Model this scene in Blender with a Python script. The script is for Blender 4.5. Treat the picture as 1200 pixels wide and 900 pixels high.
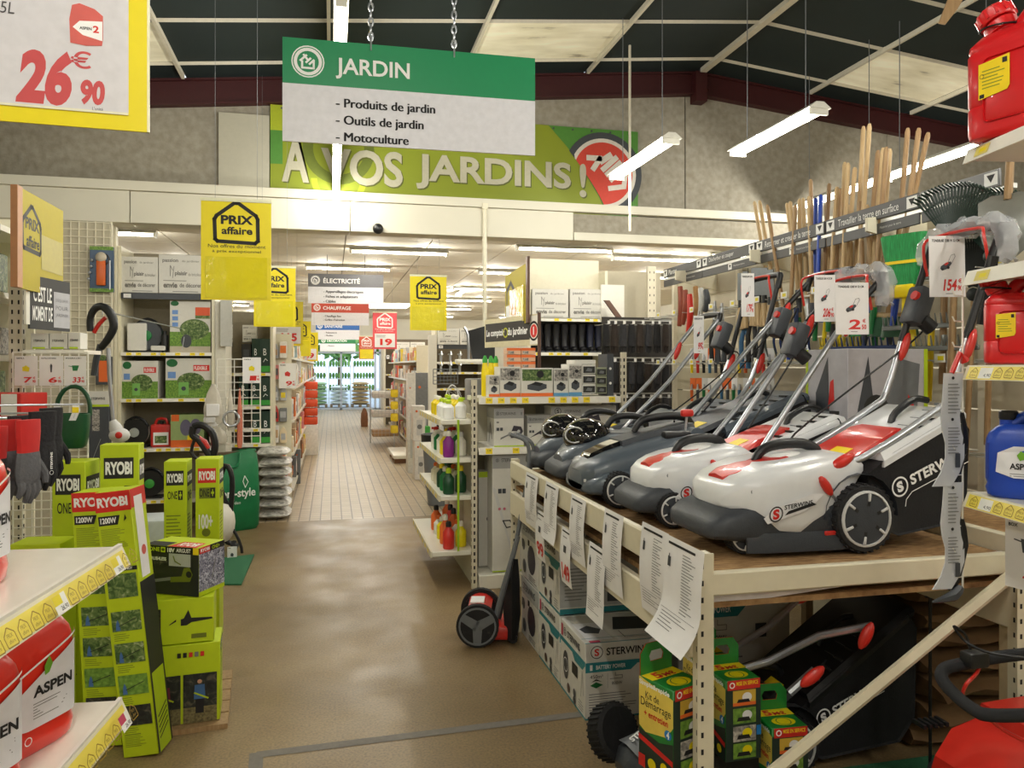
import bpy, bmesh, math, random
from mathutils import Vector, Matrix, Euler
random.seed(7)
R = math.radians
SC = bpy.context.scene
for o in list(bpy.data.objects): bpy.data.objects.remove(o)
C = SC.collection
# ---------------- camera, world, exposure ----------------
cam = bpy.data.objects.new('camera', bpy.data.cameras.new('camera')); C.objects.link(cam); SC.camera = cam
CZ = 1.6; PSI = math.atan(212/900.0)
cam.location = (0, 0, CZ); cam.rotation_euler = (R(90), 0, -PSI)
cam.data.sensor_width = 36; cam.data.lens = 27; cam.data.shift_y = -20/1200; cam.data.clip_end = 200
w = bpy.data.worlds.new('sky'); SC.world = w; w.use_nodes = True
bg = w.node_tree.nodes['Background']; bg.inputs[0].default_value = (0.80, 0.90, 1.0, 1); bg.inputs[1].default_value = 1.9
SC.view_settings.view_transform = 'Standard'; SC.view_settings.look = 'None'
SC.view_settings.gamma = 1; SC.view_settings.use_curve_mapping = False
SC.view_settings.exposure = 0.0
TUBE_W = 47.0      # watts of each fluorescent fitting's area light
BACK_W = 60.0
# ---------------- helpers ----------------
SN, CS = math.sin(PSI), math.cos(PSI)
def P(x, y, X=None, Y=None, Z=None, D=None):
    a = (x-600)/900.0; kx = a*CS+SN; ky = CS-a*SN; kz = (430-y)/900.0
    if D is None:
        if Y is not None: D = Y/ky
        elif X is not None: D = X/kx
        else: D = (Z-CZ)/kz
    return Vector((kx*D, ky*D, CZ+kz*D))
def lin(c): c = c/255.0; return c/12.92 if c <= .04045 else ((c+.055)/1.055)**2.4
MATS = {}
def M(name, rgb=None, rough=.5, metal=0, var=.06, scale=30, bump=0, emit=0, alpha=1, coat=0, trans=0):
    if name in MATS: return MATS[name]
    if rgb is None: print('MISSING MATERIAL', name); rgb = (128,128,128)
    m = bpy.data.materials.new(name); m.use_nodes = True; nt = m.node_tree; b = nt.nodes['Principled BSDF']
    col = [lin(c) for c in rgb]+[1]
    tc = nt.nodes.new('ShaderNodeTexCoord'); nz = nt.nodes.new('ShaderNodeTexNoise'); nz.inputs['Scale'].default_value = scale
    nz.inputs['Detail'].default_value = 3
    nt.links.new(tc.outputs['Object'], nz.inputs['Vector'])
    hs = nt.nodes.new('ShaderNodeHueSaturation'); hs.inputs['Color'].default_value = col
    mr = nt.nodes.new('ShaderNodeMapRange'); mr.inputs['From Min'].default_value = .25; mr.inputs['From Max'].default_value = .75
    mr.inputs['To Min'].default_value = 1-var; mr.inputs['To Max'].default_value = 1+var
    nt.links.new(nz.outputs['Fac'], mr.inputs['Value']); nt.links.new(mr.outputs[0], hs.inputs['Value'])
    nt.links.new(hs.outputs[0], b.inputs['Base Color'])
    b.inputs['Roughness'].default_value = rough; b.inputs['Metallic'].default_value = metal
    b.inputs['Coat Weight'].default_value = coat
    if trans: b.inputs['Transmission Weight'].default_value = trans; b.inputs['IOR'].default_value = 1.2
    if alpha < 1: b.inputs['Alpha'].default_value = alpha
    if emit:
        b.inputs['Emission Color'].default_value = col; b.inputs['Emission Strength'].default_value = emit
    if bump:
        bp = nt.nodes.new('ShaderNodeBump'); bp.inputs['Strength'].default_value = bump; bp.inputs['Distance'].default_value = .01
        nt.links.new(nz.outputs['Fac'], bp.inputs['Height']); nt.links.new(bp.outputs[0], b.inputs['Normal'])
    MATS[name] = m; return m
def ramp_mat(name, stops, scale, rough=.5, detail=6, stretch=(1,1,1), bump=0, dist=0, kind='noise', coat=0):
    if name in MATS: return MATS[name]
    m = bpy.data.materials.new(name); m.use_nodes = True; nt = m.node_tree; b = nt.nodes['Principled BSDF']
    tc = nt.nodes.new('ShaderNodeTexCoord'); mp = nt.nodes.new('ShaderNodeMapping'); mp.inputs['Scale'].default_value = stretch
    nt.links.new(tc.outputs['Object'], mp.inputs[0])
    if kind == 'voronoi':
        nz = nt.nodes.new('ShaderNodeTexVoronoi'); nz.inputs['Scale'].default_value = scale; out = nz.outputs['Color']
    else:
        nz = nt.nodes.new('ShaderNodeTexNoise'); nz.inputs['Scale'].default_value = scale; nz.inputs['Detail'].default_value = detail
        nz.inputs['Distortion'].default_value = dist; out = nz.outputs['Fac']
    nt.links.new(mp.outputs[0], nz.inputs['Vector'])
    cr = nt.nodes.new('ShaderNodeValToRGB'); e = cr.color_ramp.elements
    while len(e) < len(stops): e.new(.5)
    for i, (p, c) in enumerate(stops): e[i].position = p; e[i].color = [lin(k) for k in c]+[1]
    nt.links.new(out, cr.inputs[0]); nt.links.new(cr.outputs[0], b.inputs['Base Color'])
    b.inputs['Roughness'].default_value = rough; b.inputs['Coat Weight'].default_value = coat
    if bump:
        bp = nt.nodes.new('ShaderNodeBump'); bp.inputs['Strength'].default_value = bump; bp.inputs['Distance'].default_value = .01
        nt.links.new(out, bp.inputs['Height']); nt.links.new(bp.outputs[0], b.inputs['Normal'])
    MATS[name] = m; return m
_txt = {}; _raw = {}
def text_geo(s, bold=0):
    k = (s, bold)
    if k in _txt: return _txt[k]
    cu = bpy.data.curves.new('t', 'FONT'); cu.body = s; cu.offset = bold; cu.resolution_u = 4; cu.fill_mode = 'FRONT'
    o = bpy.data.objects.new('t', cu); C.objects.link(o)
    me = bpy.data.meshes.new_from_object(o)
    vs = [(v.co.x, v.co.y) for v in me.vertices]; fs = [tuple(p.vertices) for p in me.polygons]
    bpy.data.objects.remove(o); bpy.data.meshes.remove(me); bpy.data.curves.remove(cu)
    if vs:
        x0 = min(v[0] for v in vs); x1 = max(v[0] for v in vs); y0 = min(v[1] for v in vs); y1 = max(v[1] for v in vs)
        _raw[k] = (x0, y0, x1-x0, y1-y0)
        vs = [((x-x0)/(x1-x0+1e-9), (y-y0)/(y1-y0+1e-9)) for x, y in vs]; asp = (x1-x0)/(y1-y0+1e-9)
    else: asp = 1
    _txt[k] = (vs, fs, asp); return _txt[k]
class MB:
    def __init__(s): s.v = []; s.f = []; s.mi = []; s.mats = []
    def mid(s, m):
        if m not in s.mats: s.mats.append(m)
        return s.mats.index(m)
    def add(s, vs, fs, m, X=None):
        n = len(s.v); i = s.mid(m)
        s.v += [tuple(X @ Vector(v)) if X else tuple(v) for v in vs]
        s.f += [tuple(k+n for k in f) for f in fs]; s.mi += [i]*len(fs); return s
    def box(s, x0, x1, y0, y1, z0, z1, m, X=None):
        vs = [(x, y, z) for z in (z0, z1) for y in (y0, y1) for x in (x0, x1)]
        return s.add(vs, [(0,2,3,1),(4,5,7,6),(0,1,5,4),(2,6,7,3),(0,4,6,2),(1,3,7,5)], m, X)
    def rbox(s, x0, x1, y0, y1, z0, z1, r, m, X=None, seg=2):
        bm = bmesh.new(); bmesh.ops.create_cube(bm, size=1)
        for v in bm.verts:
            v.co = Vector(((x0+x1)/2+v.co.x*(x1-x0), (y0+y1)/2+v.co.y*(y1-y0), (z0+z1)/2+v.co.z*(z1-z0)))
        bmesh.ops.bevel(bm, geom=bm.edges[:], offset=r, segments=seg, affect='EDGES', profile=.5)
        bm.verts.index_update()
        vs = [v.co[:] for v in bm.verts]; fs = [tuple(v.index for v in f.verts) for f in bm.faces]; bm.free()
        return s.add(vs, fs, m, X)
    def ring_loft(s, rings, m, caps=True, X=None, closed=True):
        n = len(rings[0]); vs = [p for r in rings for p in r]; fs = []
        for i in range(len(rings)-1):
            for j in range(n if closed else n-1):
                k = (j+1) % n; fs.append((i*n+j, i*n+k, (i+1)*n+k, (i+1)*n+j))
        if caps: fs.append(tuple(range(n))[::-1]); fs.append(tuple((len(rings)-1)*n+j for j in range(n)))
        return s.add(vs, fs, m, X)
    def tube(s, pts, r, m, n=8, X=None, smooth=0, caps=True):
        pts = [Vector(p) for p in pts]
        if smooth: 
            rr = r if isinstance(r, (list, tuple)) else None
            out = []; ro = []
            for i in range(len(pts)-1):
                a = pts[max(i-1, 0)]; b = pts[i]; c = pts[i+1]; d = pts[min(i+2, len(pts)-1)]
                for k in range(smooth):
                    t = k/smooth
                    out.append(.5*((2*b)+(-a+c)*t+(2*a-5*b+4*c-d)*t*t+(-a+3*b-3*c+d)*t*t*t))
                    if rr: ro.append(rr[i]*(1-t)+rr[i+1]*t)
            out.append(pts[-1]); pts = out
            if rr: ro.append(rr[-1]); r = ro
        rs = r if isinstance(r, (list, tuple)) else [r]*len(pts)
        rings = []; prev = None
        for i, p in enumerate(pts):
            t = (pts[min(i+1, len(pts)-1)]-pts[max(i-1, 0)]).normalized()
            if prev is None:
                u = t.orthogonal().normalized()
            else:
                u = (prev - t*prev.dot(t)); u = u.normalized() if u.length > 1e-6 else t.orthogonal().normalized()
            prev = u; w_ = t.cross(u)
            rings.append([p+(u*math.cos(2*math.pi*k/n+.4)+w_*math.sin(2*math.pi*k/n+.4))*rs[i] for k in range(n)])
        return s.ring_loft(rings, m, caps, X)
    def cyl(s, p0, p1, r, m, n=16, r1=None, X=None): return s.tube([p0, p1], [r, r if r1 is None else r1], m, n, X)
    def lathe(s, prof, m, n=20, X=None, caps=True):
        rings = [[(r*math.cos(2*math.pi*k/n), r*math.sin(2*math.pi*k/n), z) for k in range(n)] for r, z in prof]
        return s.ring_loft(rings, m, caps, X)
    def prism(s, poly, a, b, m, axis='y', X=None):
        n = len(poly)
        if axis == 'y': vs = [(p[0], a, p[1]) for p in poly]+[(p[0], b, p[1]) for p in poly]
        elif axis == 'x': vs = [(a, p[0], p[1]) for p in poly]+[(b, p[0], p[1]) for p in poly]
        else: vs = [(p[0], p[1], a) for p in poly]+[(p[0], p[1], b) for p in poly]
        fs = [tuple(range(n)), tuple(range(2*n-1, n-1, -1))]+[(i, i+n, (i+1) % n+n, (i+1) % n) for i in range(n)]
        return s.add(vs, fs, m, X)
    def ell(s, c, r, m, n=14, k=9, X=None):
        rings = []
        for i in range(k):
            a = -math.pi/2+math.pi*(i+.0001)/(k-1)*.9998
            rings.append([(c[0]+r[0]*math.cos(a)*math.cos(2*math.pi*j/n), c[1]+r[1]*math.cos(a)*math.sin(2*math.pi*j/n), c[2]+r[2]*math.sin(a)) for j in range(n)])
        return s.ring_loft(rings, m, True, X)
    def build(s, name, parent=None, loc=None, rz=0, sharp=38, kind=None):
        me = bpy.data.meshes.new(name); me.from_pydata(s.v, [], s.f)
        for m in s.mats: me.materials.append(m)
        me.polygons.foreach_set('material_index', s.mi)
        if sharp is not None:
            me.polygons.foreach_set('use_smooth', [True]*len(s.f))
            try: me.set_sharp_from_angle(angle=R(sharp))
            except Exception: pass
        me.update()
        bm = bmesh.new(); bm.from_mesh(me); bmesh.ops.recalc_face_normals(bm, faces=[f for f in bm.faces if True]); 
        if name not in ('print',): bm.to_mesh(me)
        bm.free()
        o = bpy.data.objects.new(name, me); C.objects.link(o)
        if parent: o.parent = parent
        if loc is not None: o.location = loc
        if rz: o.rotation_euler = (0, 0, rz)
        if kind: o['kind'] = kind
        return o
def tag(o, label, cat, group=None):
    o['label'] = label; o['category'] = cat
    if group: o['group'] = group
    return o
def T(name, label, cat, loc=(0,0,0), rz=0, group=None, rot=None):
    o = bpy.data.objects.new(name, None); C.objects.link(o); o.empty_display_size = .05
    o.location = loc; o.rotation_euler = rot if rot else (0, 0, rz)
    return tag(o, label, cat, group)
def ST(o): o['kind'] = 'structure'; return o
def dup(root, loc, rz=0, label=None, group=None, rot=None, scale=None):
    r = root.copy(); C.objects.link(r); r.location = loc; r.rotation_euler = rot if rot else (0, 0, rz)
    if label: r['label'] = label
    if group: r['group'] = group
    if scale: r.scale = scale
    for ch in list(root.children):
        c = ch.copy(); C.objects.link(c); c.parent = r
        for g in list(ch.children):
            d = g.copy(); C.objects.link(d); d.parent = c
    return r
class F:
    """a printed face: u right, v up, n out of the face; everything drawn is a thin ink layer"""
    def __init__(s, O, u, v, lift=.0006, mb=None):
        s.O = Vector(O); s.u = Vector(u).normalized(); s.v = Vector(v).normalized(); s.n = s.u.cross(s.v)
        s.mb = mb or MB(); s.l = lift; s.k = 0
    def pt(s, a, b, l): return tuple(s.O+s.u*a+s.v*b+s.n*l)
    def L(s): s.k += 1; return s.l*(1+.35*s.k)
    def rect(s, a, b, c, d, m, l=None):
        l = s.L() if l is None else l
        s.mb.add([s.pt(a, b, l), s.pt(c, b, l), s.pt(c, d, l), s.pt(a, d, l)], [(0,1,2,3)], m)
    def poly(s, pts, m):
        l = s.L(); s.mb.add([s.pt(a, b, l) for a, b in pts], [tuple(range(len(pts)))], m)
    def text(s, t, a, b, c, d, m, bold=.0, keep=True, shear=0):
        vs, fs, asp = text_geo(t, bold); W = c-a; H = d-b
        if keep and asp*H < W: W = asp*H
        l = s.L(); s.mb.add([s.pt(a+x*W+shear*y*H, b+y*H, l) for x, y in vs], fs, m)
    def line(s, t, a, base, cap, m, bold=.0, width=None, heavy=False):
        vs, fs, asp = text_geo(t, bold); text_geo('H', bold); k = cap/_raw[('H', bold)][3]; x0, y0, w_, h_ = _raw[(t, bold)]
        kx = k if width is None else width/w_; l = s.L()
        for dx in ((0, cap*.045, cap*.09) if heavy else (0,)):
            s.mb.add([s.pt(a+x*w_*kx+dx, base+(y0+y*h_)*k, l) for x, y in vs], fs, m)
    def arc(s, cx, cy, r, th, m, a0, a1, n=40):
        l = s.L(); vs = []
        for i in range(n+1):
            q = R(a0+(a1-a0)*i/n); vs += [s.pt(cx+(r+th/2)*math.cos(q), cy+(r+th/2)*math.sin(q), l), s.pt(cx+(r-th/2)*math.cos(q), cy+(r-th/2)*math.sin(q), l)]
        s.mb.add(vs, [(2*i, 2*i+2, 2*i+3, 2*i+1) for i in range(n)], m)
    def disc(s, a, b, r, m, n=20, ry=None):
        ry = ry or r; s.poly([(a+r*math.cos(2*math.pi*i/n), b+ry*math.sin(2*math.pi*i/n)) for i in range(n)], m)
    def ring(s, a, b, r, t, m, n=24):
        l = s.L(); vs = []
        for i in range(n):
            q = 2*math.pi*i/n
            vs += [s.pt(a+r*math.cos(q), b+r*math.sin(q), l), s.pt(a+(r-t)*math.cos(q), b+(r-t)*math.sin(q), l)]
        s.mb.add(vs, [(2*i, 2*((i+1) % n), 2*((i+1) % n)+1, 2*i+1) for i in range(n)], m)
    def stroke(s, pts, t, m, close=False):
        l = s.L(); pts = [Vector(p) for p in pts]; n = len(pts)
        for i in range(n if close else n-1):
            p, q = pts[i], pts[(i+1) % n]; d = (q-p); 
            if d.length < 1e-6: continue
            d = d.normalized()*t*.5; e = Vector((-d.y, d.x)); p2 = p-d*.8; q2 = q+d*.8
            s.mb.add([s.pt(*(p2-e), l), s.pt(*(q2-e), l), s.pt(*(q2+e), l), s.pt(*(p2+e), l)], [(0,1,2,3)], m)
    def lines(s, a, b, c, d, n, m, t=.3):
        hh = (d-b)/n
        for i in range(n):
            s.rect(a, b+i*hh, a+(c-a)*random.uniform(.6, 1), b+i*hh+hh*t, m, l=s.l*1.5)
    def done(s, parent, name='print'): return s.mb.build(name, parent, sharp=None)
def house(f, cx, cy, r, t, m):   # rounded pentagon badge
    pts = [(-.86,-.85), (.86,-.92), (1,-.8), (.98,.25), (.9,.42), (.1,1), (-.1,1), (-.9,.38), (-1,.2), (-.97,-.75)]
    f.stroke([(cx+x*r, cy+y*r) for x, y in pts], t, m, close=True)
# colours
white = M('white_enamel', (236,233,222), .4, var=.03); paper = M('paper_white', (238,237,236), .6, var=.02)
cream = M('cream_steel', (226,220,196), .42, var=.03); black = M('black_plastic', (24,25,27), .42, var=.1)
ink = M('black_ink', (22,22,24), .6, var=.02); dgrey = M('dark_grey_plastic', (66,70,76), .45, var=.06)
mgrey = M('mid_grey_plastic', (110,114,118), .45, var=.05); silver = M('silver_tube', (190,194,200), .28, .85, var=.03)
chrome = M('zinc_wire', (200,200,196), .35, .6, var=.05); redp = M('red_plastic', (206,44,36), .38, var=.04)
lime = M('lime_card', (188,208,18), .5, var=.03); limed = M('lime_card_side', (172,196,20), .5, var=.03)
yel = M('yellow_card', (232,214,8), .35, var=.02); yelin = M('yellow_ink', (250,222,30), .5, var=.02)
green = M('sign_green', (16,140,86), .4, var=.02); whiteink = M('white_ink', (244,244,242), .5, var=.01)
redink = M('red_ink', (214,40,34), .5, var=.02); greyink = M('grey_ink', (120,120,120), .6, var=.02)
teal = M('teal_ink', (44,132,140), .5, var=.02); lgrey = M('light_grey_card', (206,206,204), .55, var=.03)
boxw = M('white_carton', (216,214,206), .55, var=.03); boxg = M('grey_carton', (160,160,158), .55, var=.03)
kraft = M('brown_cardboard', (168,126,80), .8, var=.08); wood = ramp_mat('ash_wood', [(.3,(178,148,104)),(.7,(204,178,134))], 8, .55, stretch=(8,8,.6))
wood2 = ramp_mat('dark_beech_wood', [(.3,(146,114,76)),(.7,(172,142,102))], 8, .55, stretch=(8,8,.6))
wheelb = M('black_rubber', (26,26,28), .75, var=.15, bump=.3, scale=60)
orange = M('orange_ink', (226,106,40), .5, var=.03); limeink = M('lime_ink', (184,210,30), .5, var=.03)
blue = M('blue_plastic', (24,66,170), .35, var=.04); greenp = M('green_plastic', (20,120,60), .45, var=.06)
garden = ramp_mat('garden_photo', [(.25,(28,44,20)),(.45,(70,100,46)),(.6,(120,140,80)),(.75,(196,200,170))], 40, .5, dist=1)
lawn = ramp_mat('lawn_photo', [(.3,(70,110,40)),(.6,(120,160,60)),(.8,(150,186,90))], 60, .5)
darkph = ramp_mat('dark_photo', [(.3,(14,16,16)),(.55,(40,44,40)),(.8,(120,110,90))], 30, .5, dist=1)
mixph = ramp_mat('mixed_photo', [(.3,(50,54,50)),(.5,(150,146,140)),(.7,(214,208,196))], 50, .5, dist=1)
leafph = ramp_mat('bluish_leaf_photo', [(.35,(60,62,78)),(.5,(130,130,150)),(.65,(214,216,226))], 60, .5, dist=2)
BL = Vector((0,0,0))
def logo(f, a, b, r, m, t=.16, red=None):
    f.ring(a, b, r, r*t, m); f.text('S', a-r*.38, b-r*.56, a+r*.38, b+r*.56, red or m, .03, keep=False)
def carton(name, label, cat, w_, d_, h_, loc, rz, mat, faces=None, group=None, rot=None, top=None, extra=None):
    """box: x -w/2..w/2, front at y=0 facing -y, back y=d"""
    t = T(name, label, cat, loc, rz, group, rot)
    b = MB(); e = min(.003, w_*.02)
    b.rbox(-w_/2, w_/2, 0, d_, 0, h_, e, mat, seg=1); b.build('carton_body', t)
    mb = MB()
    fr = {'front': ((-w_/2,0,0),(1,0,0),(0,0,1),w_,h_), 'left': ((-w_/2,d_,0),(0,-1,0),(0,0,1),d_,h_),
          'right': ((w_/2,0,0),(0,1,0),(0,0,1),d_,h_), 'top': ((-w_/2,0,h_),(1,0,0),(0,1,0),w_,d_)}
    for k, fn in (faces or {}).items():
        O, u, v, a, c = fr[k]; f = F(O, u, v, mb=mb); fn(f, a, c)
    if mb.f: mb.build('print', t, sharp=None)
    if extra: extra(t, w_, d_, h_)
    return t
def carton_px(x0, x1, yt, yb, Y, dep, name, label, cat, mat, faces=None, group=None, z=None, extra=None):
    a = P(x0, yb, Y=Y); b = P(x1, yb, Y=Y); c = P((x0+x1)/2, yt, Y=Y)
    zb = a.z if z is None else z
    return carton(name, label, cat, b.x-a.x, dep, max(.01, c.z-zb), ((a.x+b.x)/2, Y, zb), 0, mat, faces, group, extra=extra)
for n_, c_ in dict(card_black_print=(36,38,36), olive_badge=(110,120,30), card_red_print=(206,50,40), leaf_green_ink=(110,170,40), faded_can_red=(206,92,84), blue_clothes=(70,110,170),
                   grey_print=(180,182,180), skin_print=(200,150,120), leaf_green_dark=(20,100,50), blue_ink_pale=(110,150,210)).items(): M(n_, c_, .5)
# ================= THE HALL =================
def brick_mat(name, c1, c2, cm, bw, rh, mortar, rough, bump=.3):
    m = bpy.data.materials.new(name); m.use_nodes = True; nt = m.node_tree; b = nt.nodes['Principled BSDF']
    tc = nt.nodes.new('ShaderNodeTexCoord'); mp = nt.nodes.new('ShaderNodeMapping'); mp.inputs['Rotation'].default_value = (0,0,R(90))
    br = nt.nodes.new('ShaderNodeTexBrick')
    nt.links.new(tc.outputs['Object'], mp.inputs[0]); nt.links.new(mp.outputs[0], br.inputs['Vector'])
    br.inputs['Color1'].default_value = [lin(k) for k in c1]+[1]; br.inputs['Color2'].default_value = [lin(k) for k in c2]+[1]
    br.inputs['Mortar'].default_value = [lin(k) for k in cm]+[1]; br.inputs['Scale'].default_value = 1
    br.inputs['Brick Width'].default_value = bw; br.inputs['Row Height'].default_value = rh; br.inputs['Mortar Size'].default_value = mortar
    br.offset = 0; nt.links.new(br.outputs['Color'], b.inputs['Base Color']); b.inputs['Roughness'].default_value = rough
    bp = nt.nodes.new('ShaderNodeBump'); bp.inputs['Strength'].default_value = bump; bp.inputs['Distance'].default_value = .004
    bp.invert = True; nt.links.new(br.outputs['Fac'], bp.inputs['Height']); nt.links.new(bp.outputs[0], b.inputs['Normal']); return m
def floor_mat():
    m = bpy.data.materials.new('polished_resin_floor'); m.use_nodes = True; nt = m.node_tree; b = nt.nodes['Principled BSDF']
    tc = nt.nodes.new('ShaderNodeTexCoord')
    def nz(s, d): 
        n = nt.nodes.new('ShaderNodeTexNoise'); n.inputs['Scale'].default_value = s; n.inputs['Detail'].default_value = d
        nt.links.new(tc.outputs['Object'], n.inputs['Vector']); return n
    n1, n2, n3 = nz(1.1, 4), nz(90, 3), nz(3, 3)
    cr = nt.nodes.new('ShaderNodeValToRGB'); e = cr.color_ramp.elements; e.new(.5)
    for i, (p, c) in enumerate([(.3,(124,104,72)),(.5,(142,120,86)),(.7,(158,137,102))]): e[i].position = p; e[i].color = [lin(k) for k in c]+[1]
    nt.links.new(n1.outputs['Fac'], cr.inputs[0])
    cr2 = nt.nodes.new('ShaderNodeValToRGB'); e = cr2.color_ramp.elements
    e[0].position = .35; e[0].color = (.72,.72,.72,1); e[1].position = .65; e[1].color = (1.12,1.1,1.06,1)
    nt.links.new(n2.outputs['Fac'], cr2.inputs[0])
    mx = nt.nodes.new('ShaderNodeMix'); mx.data_type = 'RGBA'; mx.blend_type = 'MULTIPLY'; mx.inputs[0].default_value = 1
    nt.links.new(cr.outputs[0], mx.inputs[6]); nt.links.new(cr2.outputs[0], mx.inputs[7]); nt.links.new(mx.outputs[2], b.inputs['Base Color'])
    mr = nt.nodes.new('ShaderNodeMapRange'); mr.inputs['From Min'].default_value = .35; mr.inputs['From Max'].default_value = .65
    mr.inputs['To Min'].default_value = .3; mr.inputs['To Max'].default_value = .46; nt.links.new(n3.outputs['Fac'], mr.inputs['Value'])
    nt.links.new(mr.outputs[0], b.inputs['Roughness'])
    bp = nt.nodes.new('ShaderNodeBump'); bp.inputs['Strength'].default_value = .05; bp.inputs['Distance'].default_value = .01
    nt.links.new(n3.outputs['Fac'], bp.inputs['Height']); nt.links.new(bp.outputs[0], b.inputs['Normal']); return m
YW = 8.2
ST(MB().box(-7, 9.6, -4, YW+.05, -.12, 0, floor_mat()).build('floor'))
ST(MB().box(-7, 9.6, YW+.05, 29.4, -.12, 0, brick_mat('small_beige_floor_tiles', (176,158,128), (188,170,142), (112,100,84), .11, .11, .006, .38)).build('floor'))
# grey paint line on the resin floor
gl = M('grey_floor_paint', (118,112,104), .6, var=.12, scale=40)
a, b, c = P(300, 885, Z=0), P(690, 836, Z=0), P(296, 960, Z=0)
def strip(p, q, w_, m, z=.0015):
    d = (q-p).normalized(); n = Vector((-d.y, d.x, 0))*w_/2
    return MB().add([(p-n)+Vector((0,0,z)), (q-n)+Vector((0,0,z)), (q+n)+Vector((0,0,z)), (p+n)+Vector((0,0,z))], [(0,1,2,3)], m)
ST(strip(a, b, .055, gl).build('trim_1')); ST(strip(c, a+Vector((0,.02,0)), .055, gl, .002).build('trim_2'))
stucco = ramp_mat('rough_beige_stucco', [(.3,(138,132,116)),(.5,(150,144,129)),(.7,(160,155,140))], 14, .9, detail=10, bump=.8)
panelw = M('cream_fascia', (214,210,192), .5, var=.03, scale=2)
XR, ZR, SL = 4.12, 5.0, .1
def rz_(x): return ZR-SL*abs(x-XR)
zb0, zb1 = 3.0, 3.40      # beam under the gable
# gable wall, in panels
def gable(x0, x1, name='wall_back'):
    pts = [(x0, zb1), (x1, zb1), (x1, rz_(x1))]+([(XR, ZR)] if x0 < XR < x1 else [])+[(x0, rz_(x0))]
    ST(MB().prism(pts, YW, YW+.15, stucco).build(name))
for x0, x1 in ((-7,-1.06),(-1.06,-.52),(-.52,3.985),(4.0,6.7),(6.71,9.6)): gable(x0, x1)
ST(MB().box(3.985, 4.0, YW+.02, YW+.14, zb1, 4.9, M('joint_dark', (96,92,82), .9)).build('wall_back'))
ST(MB().box(P(257,200,Y=YW).x, P(316,200,Y=YW).x, YW-.05, YW-.001, zb1, 4.15, M('cream_column', (176,172,154), .6, var=.03)).build('trim_3'))
# beam: ledge + fascia panels
ST(MB().box(-7, 9.6, YW-.14, YW+.15, zb1-.09, zb1, panelw).build('trim_4'))
xs = [-7, P(155,250,Y=YW).x, P(410,260,Y=YW).x, P(567,270,Y=YW).x, P(669,270,Y=YW).x]
for i in range(4): ST(MB().rbox(xs[i]+.004, xs[i+1]-.004, YW-.1, YW+.15, zb0, zb1-.092, .004, panelw, seg=1).build('wall_back_beam'))
ST(MB().box(xs[4]+.004, 9.6, YW-.06, YW+.15, zb0+.09, zb1-.1, stucco).build('wall_back_beam'))
ST(MB().rbox(xs[4]+.004, 9.6, YW-.1, YW+.15, zb0, zb0+.09, .004, panelw, seg=1).build('wall_back_beam'))
# side, rear walls
wl = M('warm_white_wall', (206,202,188), .8, var=.04, scale=3)
ST(MB().box(-7.1, -7, -4, 29.4, -.1, 5, wl).build('wall_left')); ST(MB().box(9.6, 9.7, -4, 29.4, -.1, 5, wl).build('wall_right'))
ST(MB().box(-7, 9.6, -4.1, -4, -.1, 5.2, wl).build('wall_rear'))
# roof: dark green panels, some translucent, between white bars
groof = M('dark_green_roof_sheet', (12,30,31), .75, var=.1, scale=3)
sky_ = ramp_mat('dirty_translucent_roof_sheet', [(.25,(120,108,84)),(.36,(214,206,176)),(.7,(238,232,206))], 2.2, .5, detail=8, stretch=(1,3,1))
b = sky_.node_tree.nodes['Principled BSDF']; b.inputs['Emission Strength'].default_value = .22
sky_.node_tree.links.new(sky_.node_tree.nodes['Color Ramp'].outputs[0], b.inputs['Emission Color'])   # daylight glowing through the sheet
ys = [YW-.04, 7.7, 6.78, 5.86, 4.94, 4.02, 3.1, 2.2, 1.3, .4, -.5, -1.4, -2.3, -3.2, -4.0]
xst = [-7, -5.54, -4.16, -2.78, -1.4, -.02, 1.36, 2.74, 4.12, 5.5, 6.88, 8.26, 9.6]
ceil = ST(MB().add([(-7,-4,rz_(-7)+.2),(XR,-4,ZR+.2),(XR,YW+.1,ZR+.2),(-7,YW+.1,rz_(-7)+.2),(9.6,-4,rz_(9.6)+.2),(9.6,YW+.1,rz_(9.6)+.2)], [(0,1,2,3),(1,4,5,2)], groof).build('ceiling'))
for i in range(len(ys)-1):
    for j in range(len(xst)-1):
        x0, x1, y1, y0 = xst[j], xst[j+1], ys[i], ys[i+1]
        sk = (i == 1 and j in (6, 9, 3)) or (i in (5, 9) and j in (6, 9, 3))
        m = MB(); e = .012; tz = .03
        vs = [(x0+e,y0+e,rz_(x0)),(x1-e,y0+e,rz_(x1)),(x1-e,y1-e,rz_(x1)),(x0+e,y1-e,rz_(x0))]
        vs += [(a_,b_,c_+tz) for a_,b_,c_ in vs]
        m.add(vs, [(0,3,2,1),(4,5,6,7),(0,1,5,4),(1,2,6,5),(2,3,7,6),(3,0,4,7)], sky_ if sk else groof)
        o = m.build('translucent_panel' if sk else 'roof_panel', ceil, sharp=None)
        if sk: o['label'] = 'pale translucent roof sheet'
bar = M('white_roof_bar', (206,200,182), .5, var=.05)
for y in ys[1:]:
    m = MB()
    for (xa, xb) in ((-7, XR), (XR, 9.6)):
        m.tube([(xa, y, rz_(xa)-.012), (xb, y, rz_(xb)-.012)], .022, bar, 4)
    m.build('roof_bar', ceil)
for x in xst[1:-1]:
    ww = .075 if abs(x-XR) < .01 else .03
    MB().box(x-ww/2, x+ww/2, -4, YW-.2, rz_(x)-.05, rz_(x)-.005, bar).build('roof_bar', ceil)
maroon = M('maroon_steel', (62,18,20), .55, var=.1)
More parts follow.
